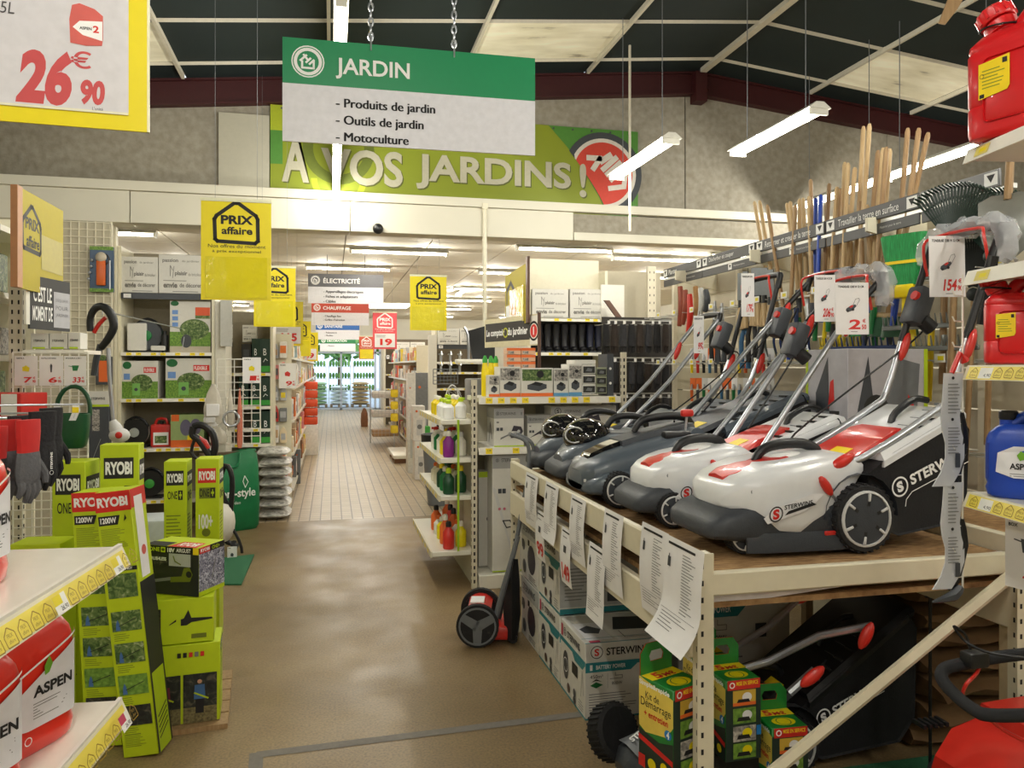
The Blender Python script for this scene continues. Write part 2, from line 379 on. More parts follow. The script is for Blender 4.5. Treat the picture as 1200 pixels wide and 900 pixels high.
for (xa, xb) in ((-7, XR-.05), (XR+.05, 9.6)):
    m = MB(); h_ = .24
    for dy0, dy1, z0, z1 in ((-.1,.0,-.02,0), (-.055,-.045,-h_,0), (-.1,.0,-h_-.02,-h_)):
        m.add([(xa,YW+dy0,rz_(xa)+z0),(xb,YW+dy0,rz_(xb)+z0),(xb,YW+dy1,rz_(xb)+z0),(xa,YW+dy1,rz_(xa)+z0),
               (xa,YW+dy0,rz_(xa)+z1),(xb,YW+dy0,rz_(xb)+z1),(xb,YW+dy1,rz_(xb)+z1),(xa,YW+dy1,rz_(xa)+z1)], [(0,3,2,1),(4,5,6,7),(0,1,5,4),(2,3,7,6),(1,2,6,5),(0,4,7,3)], maroon)
    ST(m.build('trim_5'))
ST(MB().box(XR-.07, XR+.07, YW-.16, YW-.01, ZR-.36, ZR-.02, maroon).cyl((XR+.1,YW-.14,ZR-.2),(XR+.1,YW-.02,ZR-.2),.02,maroon).build('trim_6'))
# ---- back store: ceiling tiles, far wall with glazed door ----
zc = 3.42; tilem = M('white_ceiling_tile', (214,208,190), .8, var=.03, scale=8); gridm = M('ceiling_grid', (150,144,128), .6)
c2 = ST(MB().box(-7, 9.6, YW+.15, 29.4, zc+.03, zc+.1, gridm).build('ceiling'))
tm = None; ty = YW+.2; n = 0; tl = []
y = YW+.2
while y < 17.5:
    for k in range(-4, 8):
        tl.append((k*1.22+.2, y))
    y += .92
lo = MB().box(.008, 1.212, .008, .912, 0, .02, tilem)
proto = None
for (x, y) in tl:
    if proto is None: proto = lo.build('ceiling_tile', c2, (x, y, zc)); continue
    o = proto.copy(); C.objects.link(o); o.location = (x, y, zc)
far = MB(); n = 0
for i in range(10):
    for k in range(-4, 8): far.box(k*1.22+.208, k*1.22+1.412, 17.5+i*1.2, 18.68+i*1.2, zc, zc+.02, tilem)
far.build('ceiling_tile_field', c2, kind='stuff')
dx0, dx1, dz1 = P(350,430,Y=29.4).x, P(446,430,Y=29.4).x, 2.75
for x0, x1, z0, z1 in ((-7,dx0,-.1,3.5),(dx1,9.6,-.1,3.5),(dx0,dx1,dz1,3.5)): ST(MB().box(x0, x1, 29.4, 29.55, z0, z1, wl).build('wall_far'))
dr = MB(); fm = M('blue_white_door_frame', (190,205,225), .5)
for x in (dx0, dx0+(dx1-dx0)*.12, (dx0+dx1)/2, dx1-(dx1-dx0)*.08, dx1-.06): dr.box(x, x+.07, 29.3, 29.4, 0, dz1, fm)
for z in (.0, 2.1, dz1-.08): dr.box(dx0, dx1, 29.3, 29.39, z, z+.07, fm)
d1 = ST(dr.build('door_1'))
glass = M('door_glass', (235,245,255), .02, trans=1)
MB().box(dx0, dx1, 29.34, 29.35, .05, dz1-.05, glass).build('pane', d1)
MB().box(-.6,-.55,29.25,29.3,.9,1.3,silver).build('door_handle', d1)
# outdoors beyond the door
ST(MB().box(-14, 16, 29.4, 60, -.12, -.01, M('outdoor_paving', (196,200,205), .8)).build('floor'))
leafs = ramp_mat('hedge_leaves', [(.3,(40,84,30)),(.5,(96,150,60)),(.7,(170,206,120))], 3, .7, bump=1)
def tree(name, label, x, y, h, r, seed):
    random.seed(seed); t = T(name, label, 'tree', (x, y, 0))
    MB().cyl((0,0,-.05),(0,0,h*.6),.09,M('bark',(96,76,56),.9),8,.05).build('trunk', t)
    m = MB()
    for i in range(220):
        v = Vector((random.gauss(0,1),random.gauss(0,1),random.gauss(0,1))).normalized()*r*random.uniform(.5,1); 
        c0 = Vector((v.x, v.y, h*.68+v.z*.8)); s = r*.16
        a_ = Vector((random.uniform(-1,1),random.uniform(-1,1),random.uniform(-1,1))).normalized()*s; b_ = a_.orthogonal().normalized()*s
        m.add([c0-a_-b_*.3, c0+a_*.2-b_, c0+a_, c0+b_], [(0,1,2,3)], leafs)
    m.ell((0,0,h*.68),(r*.7,r*.7,r*.6),leafs,10,7)
    m.build('foliage', t, kind='stuff')
for i, (x, y, h, r_) in enumerate([(-1.9,37,4.4,1.3),(.4,41,4.2,1.3),(2.6,37,4.6,1.2),(6,41,5,1.6),(-5.5,42,5,1.6)]):
    tree('garden_tree', ['leafy tree outside behind the left door jamb','leafy tree outside, middle one through the glazed door','leafy tree outside behind the right door jamb','bushy tree outside right of the glazed door','bushy tree outside left of the glazed door'][i], x, y, h, r_, i)
random.seed(11)
sackc = [M('pale_green_sack',(170,196,140),.5), M('white_sack',(226,228,216),.5), M('tan_sack',(196,160,104),.6)]
def sack(m, w_=.62, d_=.4, h_=.13):
    b = MB(); rings = []
    for i in range(7):
        t_ = i/6; x = (t_-.5)*w_; e = max(.12, math.sin(math.pi*min(1,max(0,t_)))**.35)
        rings.append([(x, d_/2*math.cos(a_)*(.8+.2*e), h_/2+h_/2*math.sin(a_)*e) for a_ in [2*math.pi*k/10 for k in range(10)]])
    return b.ring_loft(rings, m)
protos = {}
for st, (x, mk, rows) in enumerate([(-.5,0,6),(.32,1,5),(1.14,2,6)]):
    pt = T('pallet', ['wooden pallet outside at left under green sacks','wooden pallet outside in the middle under white sacks','wooden pallet outside at right under tan sacks'][st], 'pallet', (x, 31.2, -.01))
    for k in range(5): MB().box(-.36, .36, k*.16-.02, k*.16+.08, .1, .12, wood2).build('board', pt)
    for k in range(3): MB().box(-.36+k*.31, -.26+k*.31, -.02, .72, 0, .1, wood2).build('block', pt)
    for r0 in range(rows):
        lab = ['green', 'white', 'tan'][mk]+' garden sack stacked on the outdoor pallet, row %s from the ground' % ['one','two','three','four','five','six'][r0]
        o = sack(sackc[mk], .7, .6, .15).build('garden_sack', None, (x, 31.4, .11+r0*.15)); tag(o, lab, 'sack', 'sacks on the pallets outside the door')
# plant trolley racks outside
for k, x in enumerate((-.65, .35, 1.35)):
    t = T('plant_rack', ['outdoor rack of potted plants behind the left pallet','outdoor rack of potted plants behind the middle pallet','outdoor rack of potted plants behind the right pallet'][k], 'rack', (x, 33, -.01))
    for z in (.6, 1.1, 1.6):
        MB().box(-.45, .45, -.2, .2, z, z+.03, white).build('shelf', t)
        m = MB()
        for q in range(7): m.ell((-.38+q*.125, 0, z+.15), (.06,.08,.13), leafs, 8, 6)
        m.build('plants', t, kind='stuff')
    for sx in (-.45, .43): MB().box(sx, sx+.03, -.2, .2, 0, 1.7, white).build('upright', t)
# ---------------- fluorescent fittings ----------------
tubem = M('fluorescent_tube', (255,250,232), .4, emit=14, var=0); fitm = M('fitting_white', (210,208,196), .4)
def fitting(label, x, y, z, L=1.25, rz=0, watts=None, hang=None, group=None, twin=True, name='fluorescent_light', rt=.014, rw=1.0):
    t = T(name, label, 'light', (x, y, z), rz, group)
    m = MB(); m.prism([(-.09*rw,.03),(-.03*rw,.075),(.03*rw,.075),(.09*rw,.03),(.085*rw,.028),(-.085*rw,.028)], -L/2, L/2, fitm); m.build('reflector', t)
    for sx in ((-.035, .035) if twin else (0,)):
        MB().cyl((sx,-L/2+.04,.012),(sx,L/2-.04,.012),rt,tubem,12).build('tube', t)
    for sy in (-1, 1): MB().box(-.07*rw,.07*rw,sy*(L/2-.02)-.012,sy*(L/2-.02)+.012,-.015,.04,fitm).build('tube_holder', t)
    if hang:
        for sy in (-.35, .35): MB().cyl((0,sy*L,.07),(0,sy*L,hang-z),.004,mgrey,6).build('hanger_rod', t)
    for sy in (-.3, .3):
        ld = bpy.data.lights.new('tube_light', 'POINT'); ld.shadow_soft_size = .03; ld.energy = (watts or TUBE_W)/2
        ld.color = (1, .965, .88); lo_ = bpy.data.objects.new('tube_light', ld); C.objects.link(lo_); lo_.parent = t; lo_.location = (0, sy*L, -.04-rt)
    return t
zl = 3.4
fitting('twin tube light hanging in front of the round red hand badge', 2.65, 6.3, zl, 1.25, hang=4.85)
fitting('twin tube light hanging left of the pale roof sheet, over the rakes', 3.36, 5.35, zl, 1.15, hang=4.9)
for i, y in enumerate((.7, 4.58, 6.02, 7.45)):
    fitting('tube light in the row above the green garden sign, ' + ['over the aisle front','first behind the sign','second behind the sign','third behind the sign','farthest, by the stucco wall'][i], .05, y, zl+.0, 1.38, hang=4.55, watts=(26 if i == 3 else None), group='light row above the aisle', twin=False, rt=.034, rw=.42)
for i, y in enumerate((2.6, 4.2, 5.7, 7.1)):
    fitting('tube light of the right hand row, ' + ['nearest, behind the red can','second, over the leaf rakes','third, behind the tool handles','farthest, behind the tool handles'][i], 5.2, y, zl, 1.4, hang=4.85, group='light row at right')
for i, (x, y) in enumerate([(2.65,2.2),(2.65,-.6),(.05,-.85),(.05,-2.5),(-3,.5),(-3,4.6),(-3,-2),(5.2,.3),(3.4,-2)]):
    fitting('tube light outside the picture over the sales floor', x, y, zl, 1.3, hang=4.5, group='tube lights above and behind the camera')
# back store lights
bl = [(P(468,297,Z=3.34),R(90),'cross light right under the white beam'),(P(768,305,Z=3.34),R(90),'cross light at right near the tool wall'),
      (P(542,343,Z=3.34),0,'short light between the yellow card and the folded totem')]
for p_, r_, lb in bl: fitting(lb, p_.x, p_.y, 3.33, 1.5 if r_ else 1.2, r_, BACK_W, twin=False)
k = 0
for y in (11, 14, 17, 20, 23, 26.5):
    for x in (-3, .3, 3.4, 6.5):
        if y == 11 and x in (.3,): continue
        k += 1; fitting('back store tube light across the ceiling of the long aisle', x, y, 3.33, 1.5, R(90), BACK_W*.9, twin=False, group='back store ceiling lights')
o = MB().rbox(0, 1.15, 0, 1.15, 3.36, 3.41, .01, M('backlit_diffuser', (255,252,240), .4, emit=5, var=0)).build('ceiling_light_panel', None, (P(432,359,Z=3.36).x, P(432,359,Z=3.36).y-.5, 0))
tag(o, 'square glowing light panel in the white ceiling by the grey sign', 'light')
# ================= SIGNS =================
# banner on the gable wall
def banner():
    a, b = P(317,200,Y=YW-.03), P(747,200,Y=YW-.03); z0 = P(532,252,Y=YW-.03).z; z1 = P(532,139,Y=YW-.03).z
    W, H = b.x-a.x, z1-z0
    t = T('wall_banner', 'long olive banner reading A VOS JARDINS with red hand badge on stucco wall', 'banner', (a.x, YW-.02, z0))
    ol = M('olive_banner', (128,140,20), .5, var=.03, scale=3); ol2 = M('dark_olive', (92,104,22), .5); ol3 = M('bright_olive', (158,170,30), .5); gb = M('banner_green', (72,128,44), .5)
    MB().box(0, W, -.025, 0, 0, H, gb).build('panel', t)
    f = F((0,-.026,0),(1,0,0),(0,0,1), lift=.0015)
    edge = [(W*.735,H),(W*.79,H*.78),(W*.84,H*.52),(W*.885,H*.25),(W*.915,0)]
    f.poly([(0,0)]+edge[::-1]+[(0,H)], ol)
    f.ring(W*.16, H*.45, H*.62, H*.16, ol3, 40) if False else None
    arc = f.arc
    arc(W*.17, H*.6, H*.3, H*.1, ol2, 0, 360); 
    f.rect(0, H*.42, W*.03, H*.75, gb); f.rect(0, H*.75, W*.05, H, ol3)
    arc(W*.17, H*.3, H*.24, H*.06, ol3, 180, 360);
    gr = M('banner_letter_grey', (176,172,150), .5); sh = M('banner_letter_shadow', (84,88,24), .5)
    for dx, dy, m in ((.012,-.014,sh), (0,0,gr)):
        x0 = W*.035
        for wd, xa, xb in (('À', .028, .095), ('VOS', .125, .335), ('JARDINS', .37, .80), ('!', .825, .845)):
            if wd == 'À': f.text(wd, W*xa+dx, H*.25+dy, W*xb+dx, H*.80+dy, m, .03, keep=False)
            else: f.text(wd, W*xa+dx, H*.25+dy, W*xb+dx, H*.61+dy, m, .03 if wd != '!' else .02, keep=False)
    f.done(t)
    cx, cy, r = W*.895, H*.52, H*.42
    g = F((0,-.027,0),(1,0,0),(0,0,1), lift=.003)
    dk = M('badge_dark', (58,62,66), .5); lt = M('badge_light', (206,200,188), .5); rd = M('badge_red', (196,60,42), .5)
    # badge clipped on the left by the olive curve
    def clip(rr):
        out = []
        for i in range(48):
            q = 2*math.pi*i/48; x = cx+rr*math.cos(q); y = cy+rr*math.sin(q)
            fy = max(0, min(1, y/H)); lim = W*(.915-.18*fy**1.35)
            out.append((max(x, lim), max(.01, min(H-.01, y))))
        return out
    g.poly(clip(r*1.06), dk); g.poly(clip(r*.9), lt); g.poly(clip(r*.8), rd)
    s = r
    for pts, th in (([(-.05,.35),(.2,.52)],.16), ([(.0,.12),(.38,.46)],.14), ([(.12,-.02),(.5,.32)],.14), ([(.24,-.16),(.6,.16)],.14), ([(-.45,.42),(-.1,.42),(-.3,.12)],.14), ([(.7,.2),(.62,-.35)],.13), ([(.62,-.35),(.2,-.42)],.13)):
        g.stroke([(cx+x*s*.9, cy+y*s*.9) for x, y in pts], th*s, lt)
    g.done(t, 'badge')
    m = MB()
    for i in range(18):
        for zz in (.03, H-.03): m.cyl((W*(i+.5)/18,-.034,zz),(W*(i+.5)/18,-.024,zz),.01,dgrey,8)
    m.build('screw', t, kind='stuff')
banner()
def chain(m, p0, p1, pitch=.035, r=.0045):
    d = p1-p0; n = int(d.length/pitch)
    for i in range(n):
        c = p0+d*((i+.5)/n); a_ = (i % 2)*math.pi/2; ux = Vector((math.cos(a_), math.sin(a_), 0))*pitch*.3; uz = Vector((0,0,pitch*.62))
        m.tube([c+ux*math.cos(q)+uz*math.sin(q) for q in [2*math.pi*k/8 for k in range(9)]], r, silver, 5)
def facing(pl, pr):   # origin, length and rotation of a panel whose lower edge runs pl -> pr
    d = pr-pl; return math.atan2(d.y, d.x), Vector((d.x, d.y, 0)).length
def aisle_sign(name, label, pl, rz, W, H, col, title, lines, chains=None, small=False):
    t = T(name, label, 'sign', pl, rz)
    MB().box(0, W, 0, .008, 0, H, white if not small else white).build('board', t)
    f = F((0,0,0),(1,0,0),(0,0,1)); f.rect(0, 0, W, H, M('sign_white', (226,226,232), .4)); f.rect(0, H*.56, W, H, col)
    cx, cy, r = W*.095, H*.78, H*.155
    f.ring(cx, cy, r, r*.08, whiteink); f.ring(cx, cy, r*.86, r*.2, whiteink)
    for pts in ([(-.35,.0),(-.35,-.4),(.35,-.4),(.35,.05)], [(-.45,.05),(-.1,.38)], [(-.1,-.05),(.15,.2)], [(.1,-.15),(.35,.1)], [(-.25,.4),(-.05,.15)]):
        f.stroke([(cx+x*r, cy+y*r) for x, y in pts], r*.13, whiteink)
    f.line(title, W*.2, H*.69, H*.155, whiteink, .02)
    for i, l_ in enumerate(lines):
        y1 = H*.46-i*H*.165
        f.line('- '+l_, W*.2, y1-H*.1, H*.085, ink, 0, heavy=True)
    f.done(t)
    for cxp in (chains or ()):
        m = MB(); chain(m, Vector((W*cxp, .004, H+.02)), Vector((W*cxp, .004, H+1.5)))
        m.cyl((W*cxp,-.004,H-.03),(W*cxp,-.004,H+.04),.004,silver,6); m.build('chain', t)
    return t
pl, pr = P(331,165,D=3.55), P(627,184,D=3.80); rz, W = facing(pl, pr)
H = P(331,43,D=3.55).z-pl.z
aisle_sign('garden_sign', 'large green and white JARDIN sign hanging on two chains in front', pl, rz, W, H, green, 'JARDIN', ['Produits de jardin', 'Outils de jardin', 'Motoculture'], (.335, .665))
def far_sign(x, z0, D, label, col, title, lines):
    p = P(x, 430, D=D)
    aisle_sign('aisle_sign', label, Vector((p.x, p.y, z0)), -.045, 1.2, .48, col, title, lines)
    sg = [q for q in C.objects if q.get('label') == label][0]
    for sx in (.3, .9): MB().cyl((sx,0,.48),(sx,0,zc-z0),.004,dgrey,5).build('hanger_rod', sg)
far_sign(361, 2.63, 12.4, 'grey ELECTRICITE aisle sign, nearest of the hanging row', M('sign_grey',(104,104,108),.5), 'ÉLECTRICITÉ', ['Appareillages électriques','Fiches et adaptateurs','Câbles'])
far_sign(365, 2.49, 16.3, 'red topped CHAUFFAGE sign hanging just behind the grey one', M('sign_red',(196,70,48),.5), 'CHAUFFAGE', ['Chauffage fixe','Grilles d\'aération'])
far_sign(370, 2.37, 21.5, 'blue topped SANITAIRE sign hanging behind the red one', M('sign_blue',(24,96,176),.5), 'SANITAIRE', ['Robinetterie','Meubles'])
far_sign(375, 2.14, 26.5, 'green topped small sign hanging farthest along the aisle', M('sign_green2',(20,110,60),.5), 'DÉCORATION', ['Peinture'])
# yellow hanging cards
def prix_card(label, px, D, z0=2.0, w_=.4, h_=.6, mat=yel, inkm=ink, rz=-.02, group=None, price=None, cat='sign', back=False):
    p = P(px, 430, D=D); t = T('hanging_price_card', label, cat, (p.x, p.y, z0), rz, group)
    MB().box(-w_/2, w_/2, 0, .004, 0, h_, mat).build('card', t)
    MB().box(-w_/2-.004, w_/2+.004, -.003, .007, h_-.012, h_+.008, M('clear_strip',(220,220,190),.3)).build('clip_rail', t)
    m = MB()
    for sx in (-.12, .12): m.cyl((sx,0,h_),(sx,0,zc-z0 if p.y > YW else 4.5-z0),.0012,mgrey,4)
    m.build('cord', t)
    f = F((-w_/2,0,0),(1,0,0),(0,0,1)); W, H = w_, h_
    house(f, W*.5, H*.76, W*.31, W*.055, inkm)
    f.text('PRIX', W*.28, H*.755, W*.74, H*.845, inkm, .04, keep=False); f.text('affaire', W*.29, H*.655, W*.73, H*.73, inkm, .03, keep=False)
    f.text('Nos offres du moment', W*.1, H*.52, W*.92, H*.555, inkm, .0, keep=False); f.text('à prix exceptionnel', W*.16, H*.465, W*.85, H*.50, inkm, 0, keep=False)
    f.done(t)
    if price:
        MB().box(-w_*.42, w_*.42, -.006, -.002, H*.05, H*.42, paper).build('price_slip', t)
        g = F((-w_/2,-.007,0),(1,0,0),(0,0,1)); g.text(price, W*.3, H*.1, W*.8, H*.28, redink, .04, keep=False); g.lines(W*.15,H*.32,W*.6,H*.4,2,greyink); g.done(t)
    else:
        MB().box(-w_*.44, w_*.44, -.003, -.0015, H*.02, H*.43, M('crinkled_clear_pocket',(224,210,40),.12,bump=.5,scale=14,coat=.6,var=.02)).build('plastic_pocket', t)
    return t
prix_card('yellow PRIX affaire card, nearest and largest of the hanging row', 277, 4.6)
prix_card('yellow PRIX affaire card half hidden behind the nearest one', 322, 7.66, group=None)
prix_card('yellow PRIX affaire card with a red 115 euro slip below', 337, 10.2, z0=1.88, price='115')
prix_card('yellow hanging card just behind the one with the price slip', 350, 12.9, z0=1.78)
prix_card('yellow hanging card, farthest of the left hand row', 361, 15.8, z0=1.72, price='89')
prix_card('yellow PRIX affaire card hanging over the right side of the aisle', 502, 8.4)
pk = M('pink_red_card', (226,84,92), .5); rk = M('brick_red_card', (190,78,50), .5)
prix_card('pink red PRIX card with a pale blue price slip, back of the store', 451, 12.9, z0=1.9, w_=.4, h_=.62, mat=pk, inkm=whiteink, price='19')
prix_card('small brick red PRIX card with a yellow foot, far down the aisle', 429.5, 20, z0=1.8, w_=.38, h_=.6, mat=rk, inkm=whiteink)
# left foreground price board
def big_board():
    pr = P(173,155,D=2.0); pl = P(-150,127,D=1.83); rz, W = facing(pl, pr); H = .5
    t = T('price_board', 'big yellow framed board with 26 euro 90 price at upper left', 'sign', (pl.x, pl.y, pr.z), rz)
    MB().box(0, W, 0, .006, 0, H, yel).build('board', t)
    f = F((0,0,0),(1,0,0),(0,0,1)); b_ = .045
    bw = M('board_sheet', (214,212,216), .3, coat=.5); f.rect(b_, b_, W-b_, H+.0, bw)
    fr = M('faded_red_print', (196,72,74), .5); gi = M('faded_black', (70,68,70), .5)
    def X(px): return W-(173-px)*2.0/900*1.02
    def Z(py, px=120): return (155-(py+ (173-px)*.09))*2.0/900
    f.text('26', X(40), Z(123,60), X(93), Z(60,60), fr, .05, keep=False, shear=.12)
    f.text('€', X(94), Z(82,104), X(115), Z(62,104), fr, .01, keep=False)
    f.text('90', X(103), Z(124,115), X(128), Z(95,115), fr, .05, keep=False, shear=.06)
    f.text('L\'unité', X(116), Z(130,120), X(127), Z(126,120), gi, 0, keep=False)
    f.text('ASPEN PRE 2T 5L', X(-70), Z(19,0), X(39), Z(6,0), gi, .0, keep=False, shear=.1)
    cr_ = M('faded_can_red', (206,92,84), .5)
    x0, x1, z0, z1 = X(93), X(127), Z(56,110), Z(8,110)
    w2 = x1-x0; h2 = z1-z0
    f.poly([(x0+w2*.03,z0+.004),(x0+w2*.5,z0),(x1-w2*.03,z0+.004),(x1,z0+h2*.2),(x1,z1-h2*.25),(x1-w2*.25,z1-h2*.1),(x0+w2*.3,z1),(x0+w2*.08,z1-h2*.06),(x0,z0+h2*.6)], cr_)
    f.poly([(x0+w2*.1,z0+h2*.42),(x0+w2*.3,z0+h2*.58),(x1-w2*.02,z0+h2*.62),(x1-w2*.02,z0+h2*.15),(x0+w2*.4,z0+h2*.25)], whiteink)
    f.text('ASPEN', x0+w2*.3, z0+h2*.38, x0+w2*.66, z0+h2*.45, ink, .03, keep=False); f.text('2', x0+w2*.7, z0+h2*.33, x0+w2*.88, z0+h2*.5, redink, .03, keep=False)
    f.done(t)
    m = MB()
    for sx in (.15, W-.12): m.cyl((sx,0,H),(sx,0,2.4),.002,silver,4)
    m.build('cord', t)
    MB().box(W-.001, W+.004, -.002, .008, 0, H, M('yellow_white_edge',(235,232,190),.5)).build('edge_trim', t)
    MB().box(b_, W-b_, -.0035, -.0025, b_-.006, b_, M('clear_pocket_edge',(230,228,200),.2)).build('pocket_edge', t)
big_board()
# counter sign hanging by the gondola: Le comptoir du jardinier
def counter_sign():
    a, b = P(568,405,D=7.0), P(631,396,D=6.15)
    rz, W = facing(a, b); H = P(568,379,D=7.0).z-a.z
    t = T('counter_sign', 'cream framed black sign reading Le comptoir du jardinier above the pole', 'sign', a, rz)
    MB().box(0, W, 0, .02, -.02, H+.03, M('cream_frame',(216,206,170),.5)).build('frame', t)
    f = F((0,0,0),(1,0,0),(0,0,1)); f.rect(.02, .03, W-.01, H-.01, M('sign_charcoal',(52,48,46),.5))
    f.text('Le comptoir', W*.04, H*.3, W*.40, H*.68, whiteink, .03, keep=False); f.text('du jardinier', W*.46, H*.28, W*.82, H*.7, whiteink, .03, keep=False)
    f.ring(W*.42, H*.5, H*.22, H*.07, M('yellow_green_ink',(190,190,40),.5))
    f.rect(W*.86, -.01, W, H+.02, white); f.ring(W*.925, H*.48, H*.4, H*.09, ink); f.disc(W*.925, H*.48, H*.27, redink); f.rect(W*.915, H*.33, W*.93, H*.65, whiteink)
    f.done(t)
    MB().cyl((W*.995,.01,-.62),(W*.995,.01,H+.04),.014,M('brown_post',(88,62,50),.6),8).build('post', t)
counter_sign()
# thin pole from the beam down behind the counter sign
p = P(568,268,Y=YW-.12)
o = MB().cyl((0,0,1.0),(0,0,2.38),.022,cream,10).box(-.03,.03,-.03,.03,2.34,2.4,cream).build('vertical_pole', None, (p.x, p.y, .95)); tag(o, 'thin cream vertical pole rising to the beam beside the counter sign', 'pole')
p = P(738,80,Y=6.9)
o = MB().cyl((0,0,3.75),(0,0,4.68),.012,bar,8).cyl((0,0,2.9),(0,0,3.75),.012,bar,8).build('hanging_rod', None, (p.x, p.y, 0)); tag(o, 'white vertical rod hanging from the roof in front of the badge', 'rod')
# black dome camera on the beam
p = P(443,268,Y=YW-.16)
t = T('dome_camera', 'small black ball shaped camera fixed on the white beam', 'camera', p)
MB().ell((0,0,0),(.055,.055,.055),black,16,10).build('ball', t); MB().cyl((0,.04,0),(0,.1,0),.03,white,12).build('mount', t)
# wooden fan blade at upper right
p = P(1112,8,D=4.8)
o = MB().prism([(-.02,-.11),(.05,-.02),(.12,.1),(.06,.14),(0,.06),(-.06,-.1)], 0, .012, wood2, 'y').build('ceiling_fan', None, p, rz=-.3); tag(o, 'wooden blade tip just under the dark roof at upper right', 'ceiling fan')
# yellow totem at left (PRIX affaire) with orange wooden edge and its post
def totem(label, p0, p1, z0, z1, flip=False):
    pass
a, b = P(24,330,D=3.6), P(74,336,D=4.15); rz, W = facing(a, b); z0 = a.z; z1 = P(24,212,D=3.6).z
t = T('price_totem', 'tilted yellow PRIX affaire panel with a tan wooden edge at left', 'sign', Vector((a.x,a.y,z0-.03)), rz)
H = z1-z0
my = M('mustard_yellow_panel', (176,160,14), .65, var=.03)
MB().box(0, W, 0, .012, 0, H, my).build('panel', t)
MB().box(-.06, -.002, -.01, .02, .0, H, M('tan_edge',(176,120,70),.5)).build('edge', t)
f = F((0,0,0),(1,0,0),(0,0,1)); house(f, W*.24, H*.62, W*.2, W*.04, ink)
f.text('PRIX', W*.1, H*.62, W*.4, H*.74, ink, .03, keep=False); f.text('affaire', W*.12, H*.44, W*.4, H*.56, ink, .02, keep=False)
f.rect(W*.45, H*.25, W*.98, H*.62, M('mustard_pocket',(160,146,14),.5)); f.done(t)
# blackboard
a, b = P(35,385,D=3.75), P(82,389,D=4.1); rz, W = facing(a, b); H = P(35,322,D=3.75).z-a.z
t = T('slogan_board', 'blackboard panel reading C\'EST LE MOMENT DE under the yellow panel', 'sign', a, rz)
MB().box(0, W, 0, .01, 0, H, M('slate',(46,46,48),.6)).build('panel', t)
f = F((0,0,0),(1,0,0),(0,0,1))
f.text('C\'EST LE', W*.08, H*.52, W*.52, H*.82, whiteink, .02, keep=False); f.text('MOMENT DE', W*.06, H*.16, W*.54, H*.44, whiteink, .02, keep=False)
f.rect(W*.57, H*.06, W*.99, H*.76, M('grey_slip',(176,176,182),.5))
for i, s in enumerate(('S\'ÉQUIPER','POUR','JARDINER')): f.text(s, W*.62, H*(.56-i*.15), W*.94, H*(.64-i*.15), M('pencil',(110,110,116),.6), .0, keep=False)
f.done(t)
MB().box(-.03, 0, .0, .012, .02, H, white).build('sleeve', t)
# folded totem with plastic (right, over counter)
a, b = P(592,370,D=7.2), P(616,366,D=6.3); rz, W = facing(a, b); H = P(604,316,D=6.7).z-a.z
t = T('price_totem', 'folded yellow totem with crinkled plastic and brown edge over the counter sign', 'sign', a, rz)
MB().box(0, W, 0, .01, -.12, H, my).build('panel', t); MB().box(W, W+.07, 0, .02, -.12, H+.05, M('brown_edge',(96,66,50),.5)).build('edge', t)
f = F((0,0,0),(1,0,0),(0,0,1)); f.stroke([(W*.1,H*.3),(W*.1,H*.6),(W*.3,H*.75),(W*.5,H*.5)], W*.05, ink)
f.rect(W*.05,-.1,W*.45,H*.22,M('pale_slip',(210,216,222),.4)); f.done(t)
MB().box(W*.3, W*.95, -.012, -.002, -.1, H*.55, M('crinkled_plastic',(206,190,90),.1,bump=.9,scale=16,coat=1)).build('plastic_sleeve', t)
# ================= LEFT SIDE =================
pmust = M('label_badge_ink', (150,120,10), .5); ystrip = M('yellow_shelf_strip', (240,222,90), .4); pricew = M('white_price_tag', (236,236,230), .5)
def label_strip(parent, x0, x1, y, z, h=.04, tilt=.25, badges=True, n=None, seed=1, w2=None):
    """front label rail lying along x, facing -y"""
    random.seed(seed)
    X = Matrix.Translation((0, y, z)) @ Matrix.Rotation(-tilt, 4, 'X')
    m = MB(); m.box(x0, x1, -.006, 0, -h, 0, white if not badges else cream, X); o = m.build('label_rail', parent)
    f = F(X @ Vector((x0, -.006, -h)), (1,0,0), X.to_3x3() @ Vector((0,0,1)), lift=.0005)
    W = x1-x0
    if badges:
        f.rect(0, h*.08, W, h*.92, ystrip); a_ = h*.2; i = 0
        while a_ < W-h:
            if i % 5 == 3 :
                f.rect(a_, h*.12, a_+h*1.0, h*.88, pricew); f.rect(a_, h*.55, a_+h*.5, h*.88, yel); f.text('25,90', a_+h*.5, h*.2, a_+h*.95, h*.4, ink, 0, keep=False); f.lines(a_+h*.1,h*.2,a_+h*.45,h*.5,2,greyink)
                a_ += h*1.15
            else:
                house(f, a_+h*.42, h*.48, h*.34, h*.05, pmust); f.text('PRIX', a_+h*.22, h*.48, a_+h*.62, h*.62, pmust, 0, keep=False); f.text('affaire', a_+h*.22, h*.3, a_+h*.62, h*.42, pmust, 0, keep=False)
                a_ += h*.98
            i += 1
    else:
        a_ = .05
        while a_ < W-.08:
            f.rect(a_, h*.1, a_+.05, h*.9, yelin); f.text('7,90', a_+.012, h*.4, a_+.04, h*.7, ink, 0, keep=False); a_ += random.choice((.09, .14, .2))
    f.done(parent); return o
# ---- foreground gondola with the red cans; local x to the right = along -edge ; built in a rotated frame ----
ang = R(-5.66)      # edge direction
pc = P(141, 640, Z=1.215)
g = T('shelf_unit', 'white shelf unit in the left foreground carrying red fuel cans', 'shelving', (pc.x, pc.y, 0), ang)
